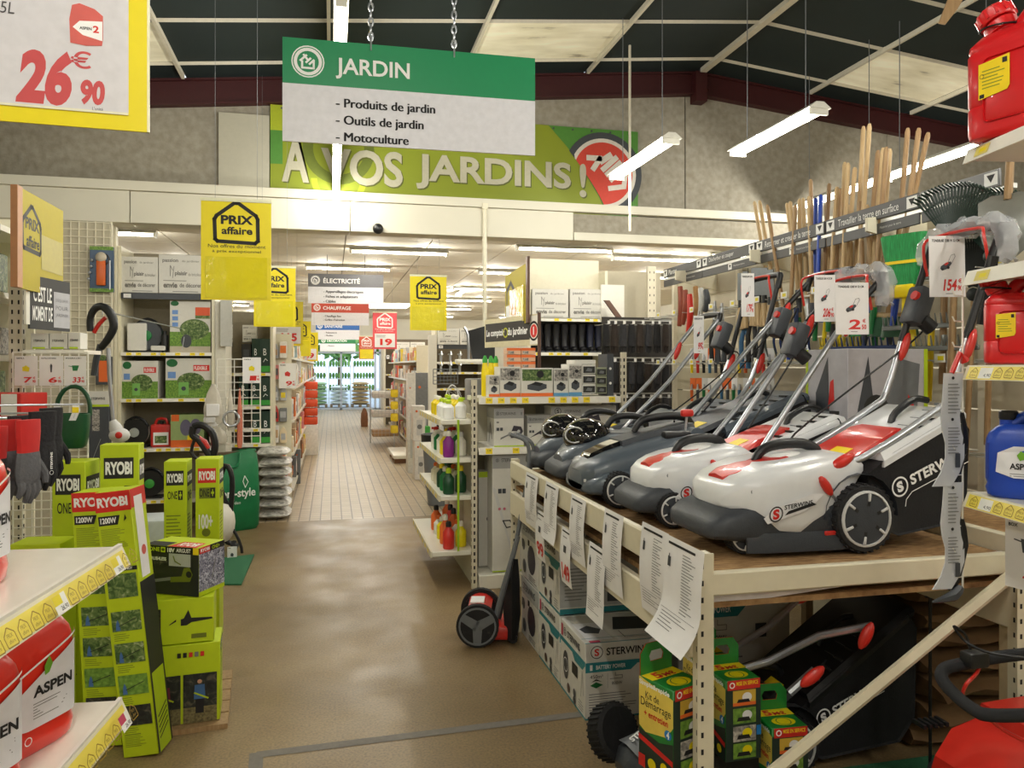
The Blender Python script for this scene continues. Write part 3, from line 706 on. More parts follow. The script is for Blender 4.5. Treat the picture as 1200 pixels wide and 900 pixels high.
# local: +y away from camera along the edge (corner at y=0), -x into the gondola
shelf_w = M('white_shelf_board', (238,235,222), .3, var=.02, coat=.3)
for i, z in enumerate((1.215, .885, .55, .2)):
    m = MB(); m.rbox(-.5, 0, -1.7, 0, z-.03, z, .004, shelf_w, seg=1)
    s = m.build('shelf', g)
    m = MB(); m.box(-.004, .004, -1.7, 0, z-.004, z+.006, white); m.build('shelf_lip', s)
    rl = bpy.data.objects.new('label_holder', None)
    X = Matrix.Translation((.004, 0, z-.002)) @ Matrix.Rotation(R(90), 4, 'Z')   # along y
    # rail facing +x
    m = MB(); h = .042
    m.add([(.004,-1.7,z),(.004,0,z),(.022,0,z-h),(.022,-1.7,z-h),(.0,-1.7,z),(.0,0,z),(.016,0,z-h),(.016,-1.7,z-h)], [(0,1,2,3),(4,7,6,5),(3,2,6,7),(0,4,5,1),(1,5,6,2),(0,3,7,4)], cream)
    m.build('label_rail', g)
    f = F((.0225, -1.7, z-h), (0,1,0), Vector((-.018,0,h)), lift=.0006); W = 1.7
    f.rect(0, h*.1, W-.012, h*.95, ystrip); a_ = .02; q = 0
    while a_ < W-.05:
        if q % 6 == 2 + i:
            f.rect(a_, h*.14, a_+h*1.1, h*.9, pricew); f.rect(a_, h*.5, a_+h*.7, h*.9, yel if i == 0 else M('magenta_tag',(190,60,90),.5)); f.text('26,90', a_+h*.4, h*.2, a_+h*1.0, h*.42, ink, 0, keep=False); a_ += h*1.2
        else:
            house(f, a_+h*.38, h*.5, h*.36, h*.05, pmust); f.text('PRIX', a_+h*.2, h*.5, a_+h*.56, h*.66, pmust, 0, keep=False); f.text('affaire', a_+h*.18, h*.3, a_+h*.58, h*.44, pmust, 0, keep=False); a_ += h*.92
        q += 1
    f.done(g)
MB().box(-.5, -.49, -1.7, 0, .1, 1.9, cream).build('back_panel', g)
MB().box(-.5, -.02, -1.7, -.02, 0, .17, cream).build('plinth', g)
canred = M('fuel_can_red', (222,46,28), .28, var=.03, coat=.4); canlab = M('can_label', (226,226,230), .35)
capw = M('can_cap_beige', (206,196,176), .4)
def sup_ring(x0, x1, y0, y1, z, p=.35, n=24):
    cx, cy, rx, ry = (x0+x1)/2, (y0+y1)/2, (x1-x0)/2, (y1-y0)/2; out = []
    for k in range(n):
        q = 2*math.pi*(k+.5)/n; c_, s_ = math.cos(q), math.sin(q)
        out.append((cx+rx*math.copysign(abs(c_)**p, c_), cy+ry*math.copysign(abs(s_)**p, s_), z))
    return out
def fuel_can(label, loc, rz, col=canred, writing='ASPEN', num=None, w_=.19, d_=.135, h_=.285, group=None):
    """label face at y=-d/2 facing -y"""
    t = T('fuel_can', label, 'can', loc, rz, group); m = MB(); x, y = w_/2, d_/2
    prof = [(0,.86,.86),(.008,.96,.96),(.03,1,1),(.045,.965,.97),(.06,1,1),(.17,1,1),(.19,.985,.98),(.21,.93,.93),(.228,.8,.82),(.24,.62,.66)]
    m.ring_loft([sup_ring(-x*a, x*a, -y*b, y*b, z*h_/.285) for z, a, b in prof], col)
    m.build('body', t)
    m = MB(); s = h_/.285   # handle bridging from back of the shoulder to the neck
    m.tube([(x*.78,0,.2*s),(x*.66,0,.262*s),(x*.25,0,.275*s),(-x*.2,0,.262*s),(-x*.42,0,.235*s)], [.026*s,.022*s,.02*s,.021*s,.026*s], col, 10, smooth=3)
    m.build('handle', t)
    MB().cyl((-x*.55,0,.232*s),(-x*.55,0,.252*s),.026*s,col,14).build('neck', t)
    MB().lathe([(.026*s,0),(.028*s,.004),(.028*s,.026*s),(.024*s,.03*s)], capw if col == canred else black, 18, Matrix.Translation((-x*.55,0,.252*s))).build('cap', t)
    f = F((-x, -y*1.0-.0012, 0), (1,0,0), (0,0,1), lift=.0007); W = w_
    if num is None:
        line = whiteink
        lx = lambda a_: W*a_
        lz = lambda b_: h_*b_
        def strip(tb, m_):
            l_ = f.L(); vs = []
            for i in range(25):
                u_ = .04+.94*i/24; a_, b_ = tb(u_); vs += [f.pt(lx(u_), lz(a_), l_), f.pt(lx(u_), lz(b_), l_)]
            f.mb.add(vs, [(2*i, 2*i+2, 2*i+3, 2*i+1) for i in range(24)], m_)
        strip(lambda u_: (.18+.15*max(0,1-u_/.4)**2, .31+.36*u_**.9), canlab)
        strip(lambda u_: (.46+.24*u_, .475+.24*u_), whiteink)
        f.poly([(lx(.55),lz(.49)),(lx(.6),lz(.5)),(lx(.64),lz(.55)),(lx(.6),lz(.61)),(lx(.545),lz(.55))], M('leaf_green_ink',(110,170,40),.5))
        f.text(writing, lx(.42), lz(.375), lx(.88), lz(.445), ink, .035, keep=False)
        f.lines(lx(.42), lz(.24), lx(.85), lz(.35), 6, greyink)
        for q in range(3): f.ring(lx(.12+.12*q), lz(.12), h_*.028, h_*.006, whiteink, 12)
    else:
        f.rect(W*.03, h_*.22, W*.97, h_*.62, M('can_label_blue',(22,50,140),.4)); f.poly([(W*.12,h_*.3),(W*.3,h_*.24),(W*.96,h_*.24),(W*.96,h_*.6),(W*.3,h_*.6),(W*.14,h_*.52)], canlab)
        f.poly([(W*.36,h_*.44),(W*.41,h_*.46),(W*.42,h_*.52),(W*.37,h_*.55),(W*.33,h_*.5)], M('leaf_green_ink'))
        f.text(writing, W*.26, h_*.34, W*.5, h_*.41, ink, .03, keep=False); f.text(num, W*.56, h_*.32, W*.7, h_*.54, M('blue_ink',(20,50,150),.5), .03, keep=False)
        f.rect(W*.78, h_*.34, W*.94, h_*.5, kraft); f.lines(W*.26,h_*.26,W*.7,h_*.31,2,greyink)
    pp = 2/.35
    f.mb.v = [(a_, -(y+.0012)*max(0, 1-min(1, abs(a_)/x)**pp)**(1/pp)-(-y-b_)-.0012*0, c_) for a_, b_, c_ in f.mb.v]
    f.done(t); return t
def gl_(x, y, z):   # gondola local -> world
    return g.matrix_world @ Vector((x, y, z)) if False else Vector((pc.x+x*math.cos(ang)-y*math.sin(ang), pc.y+x*math.sin(ang)+y*math.cos(ang), z))
for i, (y, lb) in enumerate([(-.2,'red fuel can on the lower left shelf, farthest one with the whole label showing'),(-.405,'red fuel can on the lower left shelf, middle one'),(-.61,'red fuel can on the lower left shelf, nearest one at the picture corner')]):
    fuel_can(lb, gl_(-.125, y, .886), ang+R(90)-R(22), h_=.288, w_=.195)
fuel_can('red fuel can on the upper left shelf at the picture edge', gl_(-.165, -.33, 1.215), ang+R(90))
fuel_can('red fuel can further along the upper left shelf, outside the picture', gl_(-.165, -.6, 1.215), ang+R(90))
# ---- lime power tool cartons ----
def fine(f, W, H, a, b, c, d, n=6): f.lines(W*a, H*b, W*c, H*d, n, M('olive_fine_print',(120,136,30),.6), .35)
def tall_pix(f, W, H):
    f.rect(0, H*.925, W, H, redink); f.text('RYOBI', W*.06, H*.943, W*.92, H*.98, whiteink, .045, keep=False)
    f.poly([(W*.05,H*.875),(W*.58,H*.875),(W*.66,H*.91),(W*.05,H*.91)], ink); f.text('1200W', W*.1, H*.882, W*.55, H*.904, whiteink, .035, keep=False)
    f.poly([(W*.76,H*.885),(W*.84,H*.895),(W*.80,H*.912)], ink)
    fine(f, W, H, .08, .79, .8, .865, 12); fine(f, W, H, .08, .715, .6, .78, 8)
    f.rect(W*.3, H*.70, W*.98, H*.715, ink); f.text('MULTI KIT', W*.4, H*.703, W*.85, H*.712, whiteink, .02, keep=False)
    f.rect(W*.1, H*.6, W*.93, H*.69, garden)
    for k, b_ in enumerate((.44, .31, .18, .06)):
        pass
    for b_, mt in ((.475, garden), (.355, garden), (.235, lawn), (.12, darkph)):
        f.rect(W*.1, H*b_, W*.93, H*(b_+.075), mt); fine(f, W, H, .12, b_-.035, .6, b_-.005, 4)
        f.poly([(W*.2,H*b_+.004),(W*.33,H*b_+.004),(W*.31,H*(b_+.03)),(W*.27,H*(b_+.045)),(W*.22,H*(b_+.03))], M('blue_clothes',(70,110,170),.6))
        f.stroke([(W*.3,H*(b_+.02)),(W*.8,H*(b_+.045))], W*.02, black)
    fine(f, W, H, .1, .04, .75, .09, 8)
def black_side(f, W, H):
    f.rect(0, H*.93, W, H, M('card_red_print',(206,50,40),.5)); f.rect(W*.2, H*.66, W*.75, H*.97, paper); f.disc(W*.5, H*.76, W*.15, M('faded_can_red'))
    f.rect(0, 0, W, H*.65, M('card_black_print',(36,38,36),.45)) ; f.rect(W*.1, H*.0, W*.9, H*.3, limed)
    for k in range(5): f.stroke([(W*.2,H*(.05+k*.02)),(W*.8,H*(.08+k*.02))], H*.006, ink)
def one_front(red=False, tall=True):
    def fn(f, W, H):
        s = H; c_ = redink if red else ink
        f.rect(W*.1, H*.87, W*.86, H*.95, c_); f.text('RYOBI', W*.14, H*.885, W*.82, H*.935, whiteink, .045, keep=False)
        if red: f.rect(W*.16, H*.785, W*.84, H*.845, M('olive_badge',(110,120,30),.5))
        f.text('ONE', W*.16, H*.795, W*.58, H*.838, ink, .01, keep=False); f.rect(W*.62, H*.79, W*.82, H*.842, ink); f.text('+', W*.66, H*.797, W*.78, H*.835, lime, .05, keep=False)
        if red:
            f.text('100+', W*.14, H*.62, W*.72, H*.7, paper, .03, keep=False); f.disc(W*.45, H*.6, W*.18, M('olive_badge')); fine(f, W, H, .1, .1, .85, .45, 24)
        else:
            fine(f, W, H, .1, .15, .75, .72, 30); f.rect(W*.06, H*.05, W*.42, H*.09, M('olive_badge')); 
    return fn
def one_side(f, W, H):
    f.rect(W*.05, H*.86, W*.95, H*.94, ink); f.text('RYOBI', W*.12, H*.88, W*.9, H*.92, whiteink, .045, keep=False)
    f.text('ONE+', W*.1, H*.78, W*.9, H*.83, ink, .02, keep=False); fine(f, W, H, .1, .4, .8, .72, 16)
def leaning(A, B, w_, d_, h_, lean, back=0, **k):
    rz = math.atan2(B.y-A.y, B.x-A.x)
    mt = Matrix.Rotation(rz, 4, 'Z') @ Matrix.Rotation(-lean, 4, 'Y') @ Matrix.Rotation(back, 4, 'X')
    off = mt @ Vector((w_/2, 0, 0))
    return carton(loc=A+off, rz=0, rot=mt.to_euler(), w_=w_, d_=d_, h_=h_, **k)
A, B = P(145,889,Z=0.0), P(184,888,Z=0)
leaning(A, B, .142, .14, 1.09, R(6.3), name='tool_carton', label='tall lime carton with red header leaning in front, its photo strip down to the floor', cat='box', mat=lime, faces={'front': tall_pix, 'right': black_side})
A, B = P(100,876,Z=0.0), P(126,876,Z=0)
leaning(A, B, .155, .14, 1.07, R(3.2), name='tool_carton', label='tall lime carton with red header just left of the leaning one', cat='box', mat=lime, faces={'front': tall_pix, 'right': one_side})
carton_px(117,163,521,800,3.95,.10,'tool_carton','tall lime carton with a black header, tallest of the group by the wire grid','box',lime,{'front':one_front(),'right':one_side},z=0)
A = P(62,545,D=3.55); B = P(99,545,D=3.55)
carton('tool_carton','lime carton with black header standing left behind the two red headed ones','box',(B-A).length*1.0,.16,1.16,((A+B)/2).xy.to_3d(),-.12,lime,{'front':one_front(),'right':one_side})
carton('tool_carton','low lime carton under the hanging gloves','box',.2,.16,.86,P(40,600,D=3.2).xy.to_3d(),-.1,lime,{'front':one_front()})
# pallet board and the two big lime cartons with the black blower carton on top
q = P(198,851,Z=.03); q2 = P(258,843,Z=.03); rz0 = math.atan2(q2.y-q.y, q2.x-q.x)
pb = T('low_pallet', 'thin wooden board under the lime cartons at the aisle edge', 'pallet', (q2.x+.035, q2.y-.03, 0), rz0)
for k in range(5): MB().box(-.52, 0, k*.13, k*.13+.12, 0, .022, wood2).build('board', pb)
def pics_front(f, W, H):
    f.rect(W*.0, 0, W*.52, H*.62, darkph); f.rect(W*.55, 0, W*.96, H*.62, darkph)
    f.rect(W*.55, 0, W*.96, H*.2, ramp_mat('leafy_ground_photo',[(.3,(70,60,40)),(.6,(130,120,80))],80)); f.rect(0, 0, W*.52, H*.2, MATS['leafy_ground_photo'])
    for cx, col in ((.33, M('maroon_vest',(120,40,60),.6)), (.75, M('blue_shirt',(60,100,150),.6))):
        c_ = W*cx; f.poly([(c_-W*.05,H*.12),(c_+W*.05,H*.12),(c_+W*.05,H*.36),(c_-W*.05,H*.36)], ink)
        f.poly([(c_-W*.07,H*.3),(c_+W*.07,H*.3),(c_+W*.06,H*.48),(c_-W*.06,H*.48)], col); f.disc(c_, H*.52, W*.028, M('skin_print',(200,150,120),.6)); f.stroke([(c_-W*.06,H*.38),(c_+W*.1,H*.3)], W*.02, lime)
    for k, c_ in enumerate((ink, ink, redink, greyink, redink)): f.rect(W*(.48+.07*k), H*.84, W*(.525+.07*k), H*.9, c_)
def saw_front(f, W, H):
    f.rect(W*.0, H*.08, W*.3, H*.8, darkph); f.stroke([(W*.08,H*.2),(W*.22,H*.6)], W*.05, M('worn_wood_print',(150,110,100),.6))
    f.poly([(W*.4,H*.42),(W*.5,H*.5),(W*.5,H*.55),(W*.42,H*.46)], ink)
    f.poly([(W*.56,H*.4),(W*.64,H*.4),(W*.7,H*.46),(W*.98,H*.5),(W*.98,H*.54),(W*.7,H*.56),(W*.66,H*.74),(W*.6,H*.56),(W*.56,H*.54)], ink); f.rect(W*.7,H*.1,W*.9,H*.2,M('olive_badge'))
ctr = lambda px, py, z, D: P(px, py, D=D)
V = P(258,843,Z=.024)
def place_right(corner, rz, w_, d_): # carton whose front right bottom corner is given
    return corner - Vector((math.cos(rz), math.sin(rz), 0))*w_/2
carton('tool_carton','big lime carton with photos of two gardeners, lowest of the aisle stack','box',.34,.2,.35,place_right(V,rz0,.34,.2),rz0,lime,{'front':pics_front,'right':one_side})
V2 = place_right(V,rz0,.34,.2); V2 = V2+Vector((-.012,.005,.352))
carton('tool_carton','lime carton with chainsaw print, middle of the aisle stack','box',.31,.19,.20,V2,rz0,lime,{'front':saw_front})
c0, c1, c2 = P(233,700,Z=.58), P(172,694.5,Z=.58), P(265,687,Z=.58)
rzS = math.atan2(c0.y-c1.y, c0.x-c1.x)
def blower_front(f, W, H):
    f.rect(0,0,W,H,M('card_black_print')); f.rect(0,H*.86,W,H,ink); f.text('ONE', W*.1,H*.88,W*.3,H*.97,lime,.03,keep=False); f.rect(W*.32,H*.87,W*.4,H*.98,lime); f.text('+',W*.33,H*.89,W*.39,H*.96,ink,.05,keep=False)
    f.text('18V',W*.44,H*.88,W*.57,H*.97,whiteink,.04,keep=False); f.text('AIRGUST',W*.6,H*.89,W*.86,H*.97,whiteink,.02,keep=False); f.rect(W*.9,H*.86,W,H,yelin)
    f.rect(W*.08,H*.6,W*.44,H*.84,darkph); f.text('BRUSHLESS', W*.12,H*.7,W*.42,H*.77,whiteink,.03,keep=False); f.rect(W*.47,H*.6,W*.86,H*.86,M('grey_print',(180,182,180),.5)); f.stroke([(W*.55,H*.8),(W*.58,H*.7),(W*.68,H*.64)],W*.02,M('olive_badge'))
    f.poly([(W*.05,H*.2),(W*.5,H*.3),(W*.5,H*.37),(W*.05,H*.26)], M('grey_ink')); f.poly([(W*.5,H*.26),(W*.85,H*.3),(W*.9,H*.45),(W*.84,H*.6),(W*.74,H*.57),(W*.7,H*.4),(W*.5,H*.37)], M('olive_badge')); f.disc(W*.83,H*.45,W*.05,ink)
def leaf_side(f, W, H): 
    f.rect(0,0,W,H*.87,leafph); f.rect(0,H*.87,W,H,ink); f.rect(0,0,W,H*.09,lime); f.rect(W*.02,H*.87,W*.42,H*1.0,redink); f.text('RYOBI',W*.06,H*.9,W*.4,H*.97,whiteink,.04,keep=False); f.text('ONE+',W*.5,H*.89,W*.8,H*.97,lime,.02,keep=False)
    f.stroke([(W*.5,H*.3),(W*.62,H*.66)],W*.04,M('grey_ink'))
def blow_top(f, W, H): f.poly([(W*.45,0),(W*.95,0),(W*.9,H*.5),(W*.5,H*.5)], redink); f.text('RYOBI',W*.55,H*.1,W*.88,H*.42,whiteink,.04,keep=False); f.rect(0,0,W*.42,H*.4,ink)
carton('tool_carton','black carton with blower print and leafy side, on top of the aisle stack','box',.29,(c2-c0).length,.215,place_right(c0,rzS,.29,.2),rzS,lime,{'front':blower_front,'right':leaf_side,'top':blow_top})
for (x0,x1,yt,red,lb) in ((192,219,541,False,'slim lime carton with black header behind the black blower carton'),(229,257,538,True,'slim lime carton with red header behind the black blower carton')):
    carton_px(x0,x1,yt,700,4.75,.17,'tool_carton',lb,'box',lime,{'front':one_front(red),'right':one_side},z=0)
# white tub behind them
o = MB().rbox(-.14,.14,0,.3,0,.62,.02,M('pale_grey_plastic',(196,204,206),.4)).build('storage_tub',None,P(176,650,D=4.9).xy.to_3d()); tag(o,'pale grey tub standing behind the tall lime carton','tub')
# ---- left gondola: posts, shelves, wire grid, price cards ----
def wiregrid(name, p0, W, H, step, rz=0, parent=None, r=.0025, m_=None, label=None, cat='rack'):
    m = MB(); mt = m_ or white; nx = int(round(W/step)); nz = int(round(H/step))
    for i in range(nx+1): m.box(i*W/nx-r, i*W/nx+r, -r, r, 0, H, mt)
    for j in range(nz+1): m.box(0, W, -r*2, 0, j*H/nz-r, j*H/nz+r, mt)
    t = T(name, label, cat, p0, rz)
    m.build('wire_mesh', t, kind='stuff')
    fr = MB()
    for a_, b_ in (((0,0,0),(W,0,0)),((0,0,H),(W,0,H))): fr.cyl(a_, b_, r*1.8, mt, 6)
    fr.build('frame_bar', t); fr = MB()
    for a_, b_ in (((0,0,0),(0,0,H)),((W,0,0),(W,0,H))): MB().cyl(a_, b_, r*1.8, mt, 6).build('frame_bar', t)
    return t
p = P(15,600,Y=4.35); W = P(103,500,Y=4.35).x-p.x
wiregrid('wire_grid_panel', Vector((p.x,4.35,.3)), W, P(60,413,Y=4.35).z-.3, .045, label='white wire grid panel behind the gloves and green scoop', cat='grid')
def price_card(name, label, loc, w_, h_, rz, title, price, cents, pic=None, tiltx=0, group=None, euro=True, redc=None):
    t = T(name, label, 'price card', loc, rot=(tiltx, 0, rz), group=group)
    MB().box(-w_/2, w_/2, 0, .0015, 0, h_, paper).build('card', t)
    f = F((-w_/2,0,0),(1,0,0),(0,0,1), lift=.0005); W, H = w_, h_; rc = redc or redink
    for i, l_ in enumerate(title): f.text(l_, W*.08, H*(.9-.07*i), W*.85, H*(.945-.07*i), ink, .03, keep=True)
    f.text(price, W*.38, H*.1, W*.74, H*.29, rc, .03, keep=False, shear=.12); f.text(cents, W*.78, H*.1, W*.92, H*.19, rc, .03, keep=False)
    if euro: f.text('€', W*.8, H*.23, W*.9, H*.3, rc, .02, keep=False)
    f.rect(W*.45, H*.05, W*.65, H*.06, greyink)
    if pic: pic(f, W, H)
    f.done(t); return t
def pic_mower(f, W, H):
    f.poly([(W*.3,H*.46),(W*.36,H*.43),(W*.5,H*.46),(W*.62,H*.54),(W*.6,H*.58),(W*.46,H*.56),(W*.32,H*.5)], dgrey); f.poly([(W*.4,H*.53),(W*.46,H*.51),(W*.54,H*.55),(W*.5,H*.57)], redink)
    f.stroke([(W*.52,H*.56),(W*.6,H*.68),(W*.7,H*.7),(W*.72,H*.66),(W*.62,H*.55)], W*.012, greyink); f.disc(W*.36,H*.45,W*.035,ink); f.disc(W*.52,H*.48,W*.04,ink)
def pic_c(col, kind):
    def fn(f, W, H):
        if kind == 0: f.poly([(W*.35,H*.5),(W*.62,H*.47),(W*.66,H*.6),(W*.5,H*.68),(W*.34,H*.62)], col)
        elif kind == 1: f.poly([(W*.47,H*.45),(W*.53,H*.45),(W*.55,H*.68),(W*.5,H*.75),(W*.45,H*.68)], col)
        else: f.poly([(W*.4,H*.5),(W*.6,H*.5),(W*.68,H*.68),(W*.36,H*.68)], col); f.stroke([(W*.22,H*.66),(W*.4,H*.64)], W*.03, col)
    return fn
for i,(x0,x1,ti,pr_,ce,pc_,lb) in enumerate([(17,44,'GRIFFE A','7','90',pic_c(yel,0),'price card with a small yellow picture, left of three on the wire grid'),
        (46,74,'OUTILS D\'ETERRE','6','90',pic_c(dgrey,1),'price card with a dark peg picture, middle of three on the wire grid'),(75,101,'EPANDEUR 2 EN 1','33','90',pic_c(greenp,2),'price card with a green scoop picture, right of three on the wire grid')]):
    a_, b_ = P(x0,452,Y=4.33), P(x1,452,Y=4.33); zt = P(x0,417,Y=4.33).z
    price_card('price_card', lb, (a_+b_)/2, b_.x-a_.x, zt-a_.z, 0, [ti], pr_, ce, pc_)
# green scoop / hand spreader
p = P(84,525,Y=4.25); t = T('hand_spreader', 'dark green plastic hand spreader hanging on the wire grid', 'garden tool', p)
gd = M('dark_green_plastic', (14,74,42), .35, var=.06)
s = .17/.082*.04
m = MB(); rings = []
for z, a_ in ((0,.55),(.012,.68),(.06,.8),(.13,.86),(.17,.86)): rings.append([(x, y, z) for x, y, _ in sup_ring(-.092*a_*1.05,.092*a_*1.05,-.07*a_,.06*a_,z,.6,20)])
ring_i = [[(x*.93,y*.93,z+.004) for x,y,z in r] for r in rings]
m.ring_loft(rings+ring_i[::-1], gd, caps=False); m.add(rings[0], [tuple(range(20))], gd); m.add(ring_i[0], [tuple(range(20))], gd); m.build('hopper', t)
m = MB(); m.tube([(-.075,.03,.16),(-.07,.03,.24),(-.03,.03,.3),(.03,.03,.3),(.07,.03,.24),(.075,.03,.16)], .011, gd, 8, smooth=3); m.build('handle', t)
m = MB(); m.box(-.015,.015,-.045,-.04,.03,.06,orange); m.build('lever', t)
# cream end post and shelves of the gondola further left
post = M('slotted_post', (214,206,184), .5, var=.03)
def slotted_post(name, label, p, h, w_=.05, d_=.03, step=.05, rz=0, sides='f'):
    t = T(name, label, 'post', p, rz); MB().box(-w_/2, w_/2, 0, d_, 0, h, post).build('upright', t)
    m = MB(); k = int(h/step); sl = M('slot_shadow', (40,38,36), .9)
    for i in range(k):
        z = .02+i*step
        if 'f' in sides:
            for sx in (-.25, .25): m.box(w_*sx-.004, w_*sx+.004, -.0008, .001, z, z+.022, sl)
        if 'l' in sides: m.box(-w_/2-.0008, -w_/2+.001, d_*.3, d_*.6, z, z+.022, sl)
        if 'r' in sides: m.box(w_/2-.001, w_/2+.0008, d_*.3, d_*.6, z, z+.022, sl)
    m.build('slot', t, kind='stuff'); return t
p = P(18,413,Y=4.4); slotted_post('gondola_post', 'cream slotted post under the tan edged yellow panel', Vector((p.x,4.4,0)), P(18,318,Y=4.4).z, .06, .05, .05, sides='fr')
t = T('shelf_unit', 'cream shelf unit cut off by the left picture edge', 'shelving', (p.x-.05, 4.35, 0))
for k, z in enumerate((2.32, 1.98, 1.66)):
    MB().box(-1.1, 0, 0, .45, z-.03, z, shelf_w).build('shelf', t); MB().box(-1.1, 0, -.01, 0, z-.05, z, dgrey if k == 0 else white).build('label_rail', t)
MB().box(-1.1, 0, .45, .47, .0, 2.42, cream).build('back_panel', t)
MB().box(-1.12, -1.1, 0, .47, .0, 2.42, cream).build('side_panel', t)
random.seed(3)
for z, lst in ((1.98, [(-.1,.16,.2,garden),(-.28,.14,.22,lime)]), (1.66, [(-.09,.15,.14,mixph),(-.26,.15,.2,darkph)]), (1.3, [(-.12,.18,.28,garden)])):
    for (x, w_, h_, mt) in lst:
        lb = {garden:'leafy printed', lime:'lime', mixph:'grey printed', darkph:'dark printed'}[mt]+' packet on the cut off left shelves at %s height' % {1.98:'head',1.66:'chest',1.3:'waist'}[z]
        tag(MB().rbox(-w_/2, w_/2, 0, .12, 0, h_, .006, mt, seg=1).build('seed_packet', None, (p.x-.05+x, 4.38, z)), lb, 'packet')
MB().box(-1.1, 0, 0, .45, 1.27, 1.3, shelf_w).build('shelf', t)
# small printed cartons on top of the grid, white row
for i, (x0, x1) in enumerate(((36,57),(58,79),(80,94))):
    carton_px(x0,x1,391 if i < 2 else 390,409,4.42,.12,'small_carton','small white carton %s in the row under the blackboard' % ('first from left','in the middle','at the right')[i],'box',boxw,{'front':lambda f,W,H:(f.text('STERWINS',W*.15,H*.45,W*.8,H*.6,ink,.02,keep=False), f.rect(W*.1,0,W*.8,H*.12,limeink))})
o = MB().box(P(28,409,Y=4.4).x,P(100,409,Y=4.4).x,0,.3,-.02,0,shelf_w).build('top_shelf',None,(0,4.38,P(60,410,Y=4.4).z)); tag(o,'narrow shelf board carrying the small white cartons over the wire grid','shelf')
carton_px(103,128,459,477,8.0,.1,'small_carton','small white carton with lime base behind the green scoop','box',boxw,{'front':lambda f,W,H:(f.text('STERWINS',W*.15,H*.45,W*.8,H*.62,ink,.02,keep=False), f.rect(0,0,W,H*.15,limeink))})
carton_px(103,128,477,540,8.0,.08,'small_carton','dark grey blister pack under the small white carton','box',dgrey,{'front':lambda f,W,H:(f.rect(W*.2,H*.55,W*.55,H*.95,mixph), f.stroke([(W*.2,0),(W*.6,H*.4)],W*.02,silver))})
# red and white carton behind the pegs
t = carton('tool_carton','red carton with white lettering behind the glove pegs','box',.36,.2,.11,P(-20,489,D=3.6),-.25,M('carton_red',(204,36,30),.4),{'front':lambda f,W,H:(f.text('IRON',W*.2,H*.35,W*.72,H*.85,whiteink,.05,keep=False), f.rect(W*.74,H*.05,W*.95,H*.98,paper), f.lines(W*.76,H*.5,W*.92,H*.8,3,ink), f.text('OS',W*.4,H*-.0,W*.65,H*.3,whiteink,.05,keep=False))})
# pegs with price flags
pg = T('peg_rail', 'silver display pegs with price flags holding the gloves', 'rack', P(-10,476,D=2.95), -.1)
L0 = (P(92,472,D=2.95)-P(-10,476,D=2.95)).length
MB().cyl((-.5,0,0),(L0,0,.005),.0045,silver,6).build('peg', pg); MB().cyl((-.5,.05,-.035),(L0*.55,.05,-.03),.0045,silver,6).build('peg', pg); MB().cyl((-.5,-.06,-.05),(L0*.58,-.06,-.04),.0045,silver,6).build('peg', pg)
MB().box(-.55,-.5,-.6,.4,-1.4,.5,cream).build('back_panel', pg)
for x, y, z in ((L0*.44,-.06,-.04),(L0*.72,0,0),(L0*.92,0,.003)):
    MB().tube([(x,y,z),(x+.004,y-.012,z-.02),(x-.006,y-.016,z-.05)], .001, silver, 4).build('flag_wire', pg)
    m = MB(); pts = [(0,0),(.004,-.02),(-.004,-.04),(-.012,-.06)]
    m.ring_loft([[(x-.012+a_,y-.014,z+b_),(x+.014+a_,y-.014,z+b_)] for a_, b_ in pts], paper, caps=False, closed=False); o = m.build('price_flag', pg)
    MB().box(x-.011,x+.013,y-.0155,y-.0148,z-.03,z-.008,yelin).build('yellow_band', pg)
# gloves
def glove(label, loc, rz, body, cuff, group, flip=1, txt=True, s=1.0):
    t = T('work_glove', label, 'glove', loc, rz, group)
    m = MB(); rings = []
    for z, w_, d_ in ((-.0,.05,.02),(-.04,.05,.021),(-.08,.046,.02),(-.11,.043,.019)): rings.append(sup_ring(-w_*s,w_*s,-d_,d_,z*s,.7,14))
    m.ring_loft(rings, cuff); m.build('cuff', t)
    m = MB(); rings = []
    for z, w_, d_ in ((-.108,.044,.02),(-.13,.048,.022),(-.17,.052,.022),(-.2,.05,.019),(-.215,.046,.014)): rings.append(sup_ring(-w_*s,w_*s,-d_,d_,z*s,.7,14))
    m.ring_loft(rings, body)
    for k, (x, L, b_) in enumerate(((-.036,.055,.0),(-.012,.075,.006),(.012,.08,.0),(.036,.068,-.006))):
        m.tube([(x*s,0,-.2*s),(x*1.08*s,-.006,(-.2-L*.5)*s),(x*1.1*s+b_,.006,(-.2-L)*s)], [.0125*s,.0125*s,.008*s], body, 8, smooth=2)
    m.tube([(flip*.04*s,0,-.14*s),(flip*.066*s,-.012,-.185*s),(flip*.062*s,-.018,-.22*s)], [.016*s,.014*s,.009*s], body, 8, smooth=2)
    m.build('hand', t)
    if txt:
        f = F((0.02*s,-.0225,-.205*s),(0,0,1),(-1,0,0)); f.text('STERWINS', 0, 0, .06*s, .009, whiteink, .03, keep=False); f.ring(-.012,.0045,.008,.0015,whiteink,12); f.done(t)
    return t
gb = M('glove_black_knit', (32,32,36), .85, var=.2, bump=.3, scale=90); gg = M('glove_grey_palm', (92,92,96), .8, var=.1, bump=.3, scale=90); gr_ = M('glove_red', (204,36,34), .7, var=.06); 
specs = [(8,492,2.62,gg,gr_,'grey glove with a red cuff hanging at the far left'),(24,487,2.7,gg,gb,'grey glove behind the red striped ones'),(33,492,2.52,gg,gr_,'grey glove with a red cuff, second from left'),
         (50,482,2.66,gb,gb,'black glove with small white lettering, right of the red ones'),(60,478,2.86,gb,gb,'black glove behind the lettered one, under the price flag'),(-6,500,2.5,gb,gr_,'black glove with a red cuff cut by the picture edge')]
